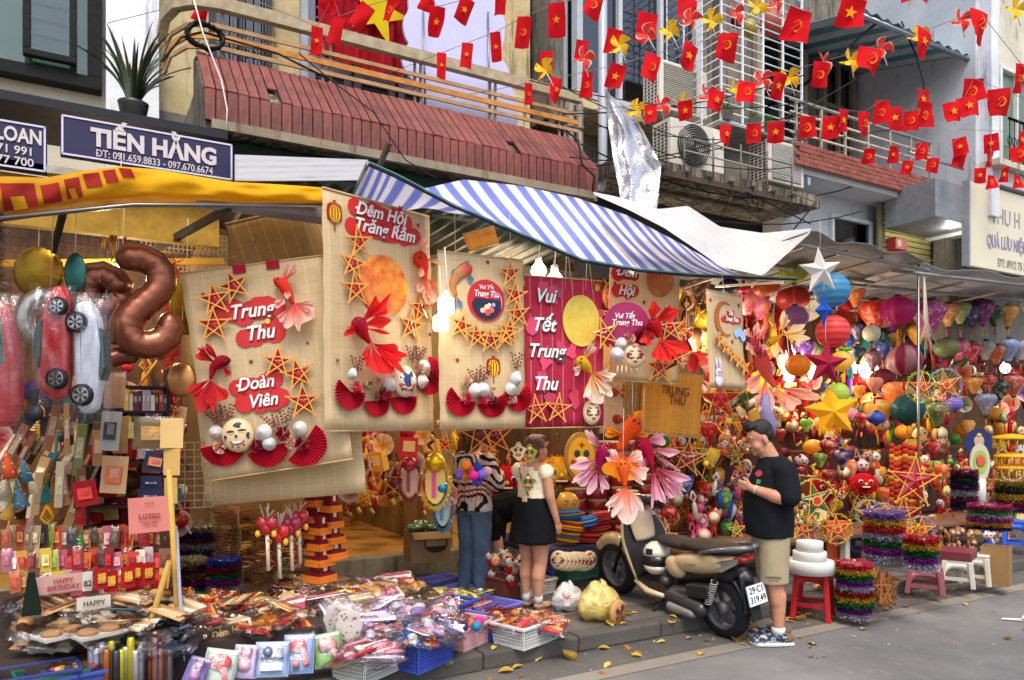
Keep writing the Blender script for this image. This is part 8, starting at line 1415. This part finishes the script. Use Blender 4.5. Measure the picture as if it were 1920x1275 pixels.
t,w,h,d=carton('brown carton with an oval black logo on the shop step',800,1049,74,54,.32,-.15);b=MB();b.prism(circ(h*.3,24,0,0,1.4),.003,H('1e1a18'),'print',TR((.05,-d/2-.012,h*.62)));b.prism(circ(h*.25,24,0,h*.02,1.45),.003,H('9a7648'),'print',TR((.05,-d/2-.014,h*.63)));b.prism([(-h*.33,-.01),(h*.33,-.01),(h*.2,-h*.2),(-h*.2,-h*.2)],.003,H('1e1a18'),'print',TR((.05,-d/2-.016,h*.58)));b.obj('logo',t)
b=MB();[b.ball((rr(-.15,.15),rr(-.08,.08),h+rr(-.02,.1)),(rr(.06,.1),.07,rr(.04,.07)),jit(H('5a7a52'),.2),'crinkle',10,6) for _ in range(9)];b.obj('green_wrapping',t)
b=MB();q=PZ(1790,1046,.52);k=mpp(q);b.box((0,0,.04),(66*k,.3,.08),H('6a2430'),'plastic');tr=b.obj('tray',None,q,.35,bevel=.008);tag(tr,'maroon tray of sliced dried fruit packs on white stools','tray')
for i in range(26):px,py=rr(1752,1826),rr(990,1030);q=PV(px,py,5.05+rr(-.05,.15));b=MB();b.lathe([(.045,-.012),(.048,0),(.045,.012),(.001,.014)],jit(H('a8704a'),.25),'paper',16,Matrix.Rotation(pi/2,4,'X'));b.lathe([(.03,.0145),(.001,.016)],jit(H('d8b088'),.2),'print',12,Matrix.Rotation(pi/2,4,'X'));o=b.obj('round_pack',None,q);o.rotation_euler=(rr(-.5,.3),rr(-.4,.4),rr(-.6,.6));tag(o,'round brown and cream pack heaped over the maroon tray','packet','round packs on the maroon tray')
for i in range(14):q=PZ(1650+rr(-18,20),1135+rr(-18,12),.08+.05*(i%4));t=thing('wooden_star_frame','bundle of unpapered wooden star frames leaning on the pavement','star frame',q+Vector((0,0,.12)),CAMYAW+.7+rr(-.2,.2),'wooden star frames');t.rotation_euler.x=rr(-.5,.1);a=rr(.1,.35);b=MB();P=[(.13*cos(a+2*pi*k/5),.13*sin(a+2*pi*k/5)) for k in range(5)];[b.bar((P[k][0],-.01*(k%2),P[k][1]),(P[(k+2)%5][0],-.01*((k+1)%2),P[(k+2)%5][1]),.012,.01,jit(H('84501f'),.25),'wood',up=(0,1,0)) for k in range(5)];b.obj('frame',t)
for i in range(7):
 px=1672+i*8.5;q=PV(px,910+rr(-6,6),5.25+.03*(i%3));k=mpp(q);b=MB();h=76*k
 for j in range(15):b.lathe([(4.2*k,-h+h*2*j/15),(4.6*k,-h+h*2*(j+.5)/15),(4.2*k,-h+h*2*(j+.96)/15)],jit(H('b8361c') if j%4 else H('d8902a'),.2),'paper',10)
 tag(b.obj('firecracker_tube',None,q),'tall red and gold firecracker tube, %s in the bundle'%ordn(i),'firecracker','firecracker tubes')
q=PV(1838,868,5.0);k=mpp(q);t=thing('hand_fan','oval white hand fan with painted lion on a thick pale post','fan',q,CAMYAW);b=MB();b.prism(circ(36*k,28,0,0,.52),.02,H('c4c0a4'),'paper');b.obj('blade',t);b=MB();b.prism(circ(22*k,18,0,2*k,.6),.004,H('8aa84a'),'print',y0=-.006);b.ball((0,-.01,4*k),(9*k,.006,12*k),H('b8503a'),'print',12,8);b.obj('painting',t);b=MB();b.lathe([(10*k,-88*k),(9.5*k,-30*k)],H('b8b4ac'),'plastic',16);b.obj('post',t)
q=PV(1835,830,5.2);k=mpp(q);t=thing('round_fan','round dark blue paper fan with a red and cream figure','fan',q,CAMYAW);b=MB();b.prism(circ(26*k,30),.012,H('26356a'),'paper');b.obj('disc',t);b=MB();b.ball((0,-.008,3*k),(10*k,.005,11*k),H('b89a80'),'print',14,8);b.ball((0,-.012,-12*k),(11*k,.006,8*k),H('b02a2a'),'print',12,8);b.ball((0,-.012,14*k),(5*k,.005,4*k),H('c8a83a'),'print',8,5);b.obj('painting',t)
t=thing('carousel_lantern','yellow tiered carousel lantern at the right edge','lantern',PV(1897,845,5.3),.3);k=mpp(t.location)
for j,(w,z,c) in enumerate(((34,22,'e0b01c'),(30,-12,'e8b82a'),(30,-34,'d8982a'))):b=MB();b.lathe([(w*k,z*k),(w*k*.9,(z+5)*k),(2*k,(z+10)*k)],H(c),'paper',20);[b.tube([(w*k*.9*cos(a),w*k*.9*sin(a),z*k),(w*k*.86*cos(a),w*k*.86*sin(a),(z-18)*k)],1.4*k,H('e8c23a'),'cloth',4) for a in[2*pi*i/14 for i in range(14)]];b.obj('tier',t)
b=MB();q=PV(1600,1020,5.3);k=mpp(q);b.box((-32*k,.06,2*k),(46*k,.1,82*k),H('c8561e'),'print');b.box((-32*k,.008,26*k),(30*k,.003,8*k),H('6a2a14'),'print');o=b.obj('orange_box',None,q,CAMYAW*.6);tag(o,'orange printed box standing behind the gold wreathed star','box')
for px,py,s,c,lb in((1545,915,1.1,'red','fluffy red lion dance head right of the man'),(1620,905,1.0,'red','fluffy red lion dance head above the tall tinsel stack'),(948,902,1.5,'red','fluffy red lion dance head behind the woman'),(958,935,1.3,'yellow','yellow lion dance head with black eyes behind the woman'),(1046,888,1.7,'gold','golden furry lion dance head left of the oval tray'),(1020,900,1.4,'gold','second golden furry lion head beside the woman'),(1352,800,1.3,'orange','orange lion head with one big round eye')):
 v=5.4 if px>1500 else 6.9;c_=PV(px,py,v);t=thing('lion_head',lb,'lion head',c_,CAMYAW+rr(-.3,.3),'lion dance heads');C=H(CN[c]);r=.13*s;b=MB();b.ball((0,0,0),(r,r*.8,r*.85),C,'fur',18,10)
 for i in range(800):
  th,ph=rr(0,6.28),math.acos(rr(-1,1));d=Vector((sin(ph)*cos(th)*r,sin(ph)*sin(th)*r*.8,cos(ph)*r*.85))
  if d.y<-r*.45 and abs(d.z)<r*.5:continue
  u=d.orthogonal().normalized()*.012;b.add([d*.95-u,d*.95+u,d*rr(1.12,1.3)+Vector((0,0,-.02))],[(0,1,2)],jit(C,.3),'fur')
 b.obj('fur',t);Wt=H('d8d2c4')
 for s_ in(1,-1):b=MB();b.ball((s_*r*.4,-r*.68,r*.15),(r*.2,r*.14,r*.17),Wt,'gloss',12,8);b.ball((s_*r*.4,-r*.82,r*.15),(r*.13,r*.06,r*.13),H('121214'),'gloss',10,6);b.obj('eye',t)
 b=MB();b.ball((0,-r*.72,-r*.38),(r*.5,r*.16,r*.18),H('7a1418'),'cloth',14,8);b.box((0,-r*.88,-r*.3),(r*.6,.01,r*.09),Wt,'gloss');b.obj('mouth',t);b=MB();b.ball((0,-r*.84,-r*.05),r*.13,H('e0b02a'),'gloss',10,6);b.obj('nose',t)
# == drums, costumes, trays of the middle shop
DR=MB();DR.lathe([(.115,.004),(.122,.03),(.124,.06),(.122,.09),(.115,.116)],H('8e1c1a'),'gloss',26);DS=MB();DS.lathe([(.001,.121),(.11,.121),(.117,.117),(.117,.108)],H('cfb893'),'paper',26);DS.lathe([(.117,.012),(.117,.003),(.001,.0)],H('cfb893'),'paper',26);dm,dsm=DR.mesh('shell'),DS.mesh('skin')
b=MB();q=PV(1130,1024,5.9);q1=PV(1032,1026,5.9);b.box(((q.x+q1.x)/2+.3,6.45,q.z),(1.5,1.15,.04),H('2a2f4a'),'wood');[b.box((x,y,q.z/2+.05),(.05,.05,q.z-.15),H('27408c'),'plastic') for x in(q1.x+.05,q.x+.8) for y in(5.95,6.9)];tb=b.obj('display_table');tag(tb,'low table with blue legs under the red drums','table')
zt=q.z+.021
for ci,(px,n,v) in enumerate(((1078,4,6.55),(1118,7,6.5),(1142,8,6.75),(1165,8,6.45),(1190,8,6.7),(1210,7,6.5),(1176,4,6.1),(1100,6,6.8))):
 u=PV(px,950,v).x
 for j in range(n):
  t=thing('toy_drum','red toy drum with pale skin, %s from the bottom of the %s column'%(ordn(j),['leftmost','second front','second rear','tall middle','rear right','rightmost','short front','rear left'][ci]),'drum',(u+rr(-.008,.008),v+rr(-.008,.008),zt+.124*j),rr(0,6),'red drums stacked on the table')
  for m,nm in((dm,'shell'),(dsm,'skin')):o=bpy.data.objects.new(nm,m);COL.objects.link(o);o.parent=t
for i,(px,py,c,c2,lb) in enumerate(((1070,985,'e0a824','c8321f','yellow folded costume with red trim, lowest pack'),(1062,1005,'d89a1c','2a6ab8','yellow and blue folded costume near the woman\'s hand'),(1100,1008,'d0443c','b02a34','coral red folded costume pack at the table edge'),(1135,1006,'e0b02c','2a7ac0','yellow folded costume striped black at the table edge'),(1098,978,'2a7ac0','d8d8d8','blue and white folded costume pack, topmost'),(1122,985,'d24a44','b8303a','coral folded costume pack in the middle'),(1128,968,'d8564a','c03a3a','coral folded costume pack below the drums'),(1066,966,'3a6ab0','e0b83a','blue and yellow folded costume beside the gold mask'))):
 q=PV(px,py,5.98+.02*(i%3));k=mpp(q);t=thing('folded_costume',lb,'costume',q,CAMYAW+rr(-.4,.4),'folded lion costumes on the table');t.rotation_euler.y=rr(-.25,.25)
 for j in range(4):b=MB();b.ball((0,rr(0,.03),(j-1.5)*.022),(27*k,.1,.017),H(c) if j%3!=2 else H(c2),'cloth',16,6);b.obj('fold',t)
q=PV(1062,944,6.1);k=mpp(q);t=thing('gold_mask','shiny golden full head mask on the costume pile','mask',q,CAMYAW+.3);b=MB();b.ball((0,0,0),(26*k,.09,22*k),H('c8901a'),'gloss',20,12);b.obj('dome',t);b=MB();[b.tube([((-8+9*s+6*cos(a)*(1-a/14))*k,-.095,(4+6*sin(a)*(1-a/14))*k) for a in[.5*i for i in range(18)]],.004,H('9a5a14'),'gloss',4) for s in(0,2)];b.obj('scroll_relief',t)
q=PV(1090,856,6.3);k=mpp(q);t=thing('oval_tray','oval yellow tray painted with a lion face and wicker rim','tray',q,CAMYAW+.2);b=MB();b.prism(circ(46*k,32,0,0,.68),.05,H('9a7a3a'),'wood');b.obj('rim',t);b=MB();b.prism(circ(38*k,32,0,-2*k,.68),.02,H('d8a41c'),'print',y0=-.012);b.obj('panel',t);b=MB()
for s in(1,-1):b.ball((s*9*k,-.018,6*k),(6*k,.005,7*k),H('22404a'),'print',10,6);b.ball((s*17*k,-.018,-10*k),(5*k,.005,5*k),H('a82a2a'),'print',10,6)
b.ball((0,-.018,-6*k),(12*k,.005,6*k),H('e8e2d6'),'print',12,6);b.prism(star_pts(6*k,.5,pi/2,4),.004,H('a82a1c'),'print',TR((0,-.016,22*k)));b.obj('lion_face',t)
for px,py,c,lb in((972,846,'c8b48c','cream paper lion mask hanging left over the woman\'s hair'),(993,850,'8a8a3a','olive paper lion mask hanging right over the woman\'s hair'),(990,905,'7a7a44','olive paper lion mask hanging at the woman\'s back')):
 q=PV(px,py,5.15);k=mpp(q);t=thing('paper_lion_mask',lb,'mask',q,CAMYAW,'paper lion masks on strings');b=MB();b.prism([(13*k*(1+.22*sin(5*a))*cos(a),15*k*(1+.2*cos(4*a))*sin(a)) for a in[2*pi*i/40 for i in range(40)]],.006,H(c),'paper');b.obj('face',t);b=MB();[b.ball((s*5*k,-.006,3*k),(3*k,.004,3.4*k),H('2a2a1c'),'print',8,5) for s in(1,-1)];b.ball((0,-.006,-6*k),(6*k,.004,3*k),H('b8542a'),'print',10,5);b.ball((0,-.006,9*k),(4*k,.004,3*k),H('d8a05a'),'print',8,5);b.obj('features',t);b=MB();b.tube([(0,0,14*k),(0,.02,.6)],.002,H('4a4038'),'cloth',4);b.obj('string',t)
for i,(px,py,c) in enumerate(((873,873,'e0742a'),(895,876,'3a4ab0'),(872,892,'e8842a'),(888,892,'d82a8a'),(913,884,'e0a0a8'),(862,890,'7a5ab8'),(903,890,'6a62c0'),(895,903,'4a4aa8'),(880,882,'c84a3a'))):q=PV(px,py,5.25+rr(-.06,.06));k=mpp(q);b=MB();b.ball((0,0,0),9.5*k,H(c),'fur',14,9);b.tube([(0,0,-9*k),(rr(-.02,.02),0,-.2)],.003,H('b8242a'),'cloth',4);tag(b.obj('pompom',None,q),'%s pompom in the bunch before the striped blouse, %s'%({'e0742a':'orange','3a4ab0':'royal blue','e8842a':'light orange','d82a8a':'hot pink','e0a0a8':'pale pink','7a5ab8':'violet','6a62c0':'lavender blue','4a4aa8':'indigo','c84a3a':'coral'}[c],'low' if py>885 else 'high'),'pompom','pompom bunch')
for px,py,w,h,c,hc,lb in((816,905,24,50,'e0b818','c8a01a','yellow tinsel lion puppet hanging below the koi panel'),(830,950,17,46,'1f6a8a','2a7a9a','blue fringe puppet hanging beside the yellow one'),(768,900,18,40,'7a2430','9a3038','maroon packet puppet behind the yellow puppet')):
 q=PV(px,py,5.5);k=mpp(q);t=thing('tinsel_puppet',lb,'puppet',q,CAMYAW,'hanging tinsel puppets');C=H(c);b=MB();b.ball((0,0,h*.75*k),(w*.8*k,w*.6*k,w*.75*k),H(hc),'foil',14,9);b.obj('head',t);b=MB()
 for i in range(520):a=rr(0,6.28);p=Vector((w*k*cos(a),0,h*k*sin(a)*.9));d=Vector((cos(a)*rr(.3,1),rr(-1,.5),sin(a)*.6-rr(0,.7))).normalized()*rr(.02,.05);s=d.orthogonal().normalized()*.004;b.add([p-s,p+s,p+d],[(0,1,2)],jit(C,.35),'tinsel')
 o=b.obj('fringe',t);o['kind']='stuff';b=MB();b.prism(circ(h*.8*k,20,0,0,w/h),.02,mixc(C,H('e8d8b0'),.35),'paper');b.box((-.01,-.006,0),(w*.35*k,.005,h*1.1*k),H('c8467a') if c=='e0b818' else C,'print');b.obj('body',t)
def lump(label,px,py,r,mat,cols,v_,name='plastic_bag'):
 q=PZ(px,py,.12);k=mpp(q);t=thing(name,label,'plastic bag',q,.3,'filled plastic bags by the scooter');R_=r*k;b=MB();[b.ball((rr(-.6,.6)*R_,rr(-.4,.4)*R_,R_*rr(.25,.95)),(R_*rr(.15,.34),R_*.2,R_*rr(.12,.3)),H(RND.choice(cols)),'crinkle' if i%2 else 'plastic',10,7) for i in range(16)];o=b.obj('contents',t);o['kind']='stuff'
 b=MB();b.grid(lambda s,z:((1+.1*sin(s*31)+.08*noi(s*9,z*5,r))*R_*(sin(pi*min(1,.12+z*.88))**.55*(1-.3*z)+(.1 if z>.93 else 0))*cos(2*pi*s),R_*.8*(1+.1*sin(s*23+2))*(sin(pi*min(1,.12+z*.88))**.55*(1-.3*z)+(.1 if z>.93 else 0))*sin(2*pi*s),R_*1.32*z+.01+.03*noi(s*6,z*6)),40,22,(1,1,1),mat);b.obj('film',t,sub=1);return t,R_
lump('white plastic bag of bright toys leaning by the green basket',1063,1144,38,'milkbag',['c03a4a','d8c8c0','3a5aa0','e0b0a0','c8a0a0'],0);t,R_=lump('yellow plastic bag holding a tambourine and cream plates',1122,1160,52,'yellowbag',['d8c080','c8a050','e0d4b0','b88a48'],0)
b=MB();b.lathe([(R_*.42,-.02),(R_*.45,0),(R_*.42,.02),(.001,.022)],H('b0854e'),'wood',26,TR((-.03,-R_*.93,R_*.42))@Matrix.Rotation(pi/2,4,'X'));[b.prism(star_pts(R_*.13,.5),.003,H('6a3a24'),'print',TR((-.03+R_*rr(-.2,.2),-R_*.93-.026,R_*(.42+rr(-.2,.2))))) for _ in range(7)];b.obj('tambourine',t)
gb('dusty brown plastic basket in front of the bending person',925,978,1118,.36,.28,.2,'6e3a2c',.2,.12,False);gb('white lattice basket behind the woman\'s legs',960,1028,1112,.44,.3,.14,'c4bcae',.2);gb('pale green lattice basket of round masks under the table',1040,1112,1082,.5,.3,.17,'4a8a6a',.15);gb('violet lattice crate standing under the low racks',1600,1640,1010,.4,.3,.26,'5a5a94',.3)
for i in range(9):q=PV(1048+i*7,1052+rr(-2,2),5.75);t=thing('papier_mache_mask','tan paper mask with red cheeks in the green basket, %s'%ordn(i),'mask',q,CAMYAW-.3+.09*i,'masks in the green basket');mask(t,0,0,17*mpp(q),2,0,name='face')
fill(26,['plush toy','paper box','paper mask'],['maroon','orange','white','red','gold'],reg(915,1000,1045,1095,5.75,6.2),'in the baskets near the bending person',.6,.95);fill(34,['plush toy','rattle drum','star lantern','stick toy','lantern','tassel knot'],['white','red','orange','pink','green','blue'],reg(1245,1415,900,1010,5.75,6.0),'on the front of the toy rack',1.0,1.5)
t=thing('display_rack','thin metal display rack of toys behind the scooter seat','rack',(0,0,0));a,c=PV(1240,900,6.0),PV(1425,900,6.0)
for py in(850,930,1000):z=PV(1330,py,6.0).z;b=MB();[b.bar((a.x,v,z),(c.x,v,z),.012,.012,H('8a6a50'),'dullmetal') for v in(6.0,6.2,6.4,6.6)];b.box(((a.x+c.x)/2,6.3,z-.014),(c.x-a.x,.6,.006),H('7a2a20'),'wood');b.obj('shelf',t)
for u in(a.x,(a.x+c.x)/2,c.x):b=MB();b.box((u,5.98,1.0),(.02,.02,1.8),H('7a7670'),'metal');b.obj('upright',t)
b=MB();q=PZ(1605,1052,.5);b.box((q.x+1.9,5.55,.47),(5.6,.7,.03),H('6a4a34'),'wood');[b.box((q.x+x,y,.28),(.07,.07,.34),H('b8b4a4'),'plastic') for x in(-.6,1.4,3.0,4.4) for y in(5.28,5.82)];tag(b.obj('plank_table'),'long brown plank table under the tinsel stacks','table')
b=MB();b.box((11,6.6,.9),(9,.5,.9),H('4a2a20'),'wood');tag(b.obj('display_step'),'dark stepped display base behind the plank table','display stand')
b=MB();q0=PV(1732,500,5.0);[b.tube([q0,PV(1733+rr(-3,8),600,5.0),PV(1735+rr(-14,22),655+rr(-20,25),5.0+rr(-.05,.05))],.004,H('d4cab6'),'cloth',4) for _ in range(12)];o=b.obj('cord_bundle');tag(o,'bundle of pale cords hanging from the right canopy corner','cord');b=MB();b.tube([PV(1722,490,5.0),PV(1722,1100,5.0)],.014,H('8a8a88'),'metal',8);tag(b.obj('stall_pole'),'grey metal pole of the right lantern stall','pole')
q=PV(1682,458,6.2);b=MB();k=mpp(q);b.box((0,0,0),(34*k,.12,22*k),H('b02a24'),'print');b.prism(circ(7*k,14),.003,H('d8b08a'),'print',TR((-7*k,-.066,0)));tag(b.obj('red_box',None,q),'red box with a round pale emblem above the grey canopy','box')
# == fallen leaves and litter
LV=[]
for i in range(6):
 b=MB();c=H(['c8a23a','d0b050','a8843a','b8963a','8a9a4a','a06a30'][i]);cu=rr(-.02,.03);w=rr(.4,.55);b.grid(lambda s,q:((s-.5)*.07*w*2*sin(pi*min(1,q*.92+.05)),(q-.5)*.09,.006+cu*(2*s-1)**2*1.2+.014*sin(q*3+i)+.004*noi(s*4,q*4,i)),4,6,c,'paper',cols=lambda s,q:mixc(c,(.1,.06,.02),.25 if s==.5 else 0));b.tube([(0,.045,.008),(.004,.065,.006)],.0012,c,'paper',4);LV.append(b.mesh('fallen_leaf'))
for i in range(200):
 if i<150:p=Vector((rr(.9,8.2),4.05+abs(RND.gauss(.4,.16)),.006))
 elif i<172:p=Vector((rr(1.2,8),rr(3.1,4.1),.003))
 else:p=Vector((rr(1.8,7.5),rr(4.7,5.4),.122))
 if 4.53<p.y<4.72 and p.z<.1:p.z=.126
 k=i%6;o=bpy.data.objects.new('fallen_leaf',LV[k]);COL.objects.link(o);o.location=p;s=rr(.55,1.15);o.scale=(s,s,s);o.rotation_euler=(rr(-.15,.15),rr(-.15,.15),rr(0,6.28))
 tag(o,('%s fallen leaf lying %s'%(('golden','pale yellow','ochre','dull yellow','greenish','brown')[k],'in the gutter along the kerb' if i<150 else('on the open road' if i<172 else 'on the dark pavement slabs'))),'leaf','fallen leaves')
for i in range(22):p=Vector((rr(1.5,8),rr(3.0,4.5),.008));b=MB();b.box((0,0,0),(rr(.01,.05),rr(.006,.02),.003),H('c8c6c0') if i%2 else H('7a6a50'),'paper',rz=rr(0,3));tag(b.obj('litter_scrap',None,p),'tiny scrap of litter lying on the road surface','litter','litter scraps')
bpy.data.scenes.remove(TMP)
_by={}
for o in SC.objects:
 if o.parent is None and o.get('category') and o.get('label'):_by.setdefault(o['label'],[]).append(o)
for lb,L_ in _by.items():
 if 1<len(L_)<=60 and len(lb.split())<=12 and 'from the left' not in lb:
  def sx(o):p=o.matrix_basis.translation;return(p.x*SS-p.y*CC)/max(.1,p.x*CC+p.y*SS)
  for i,o in enumerate(sorted(L_,key=sx)):o['label']='%s, %s from the left'%(lb,ordn(i))
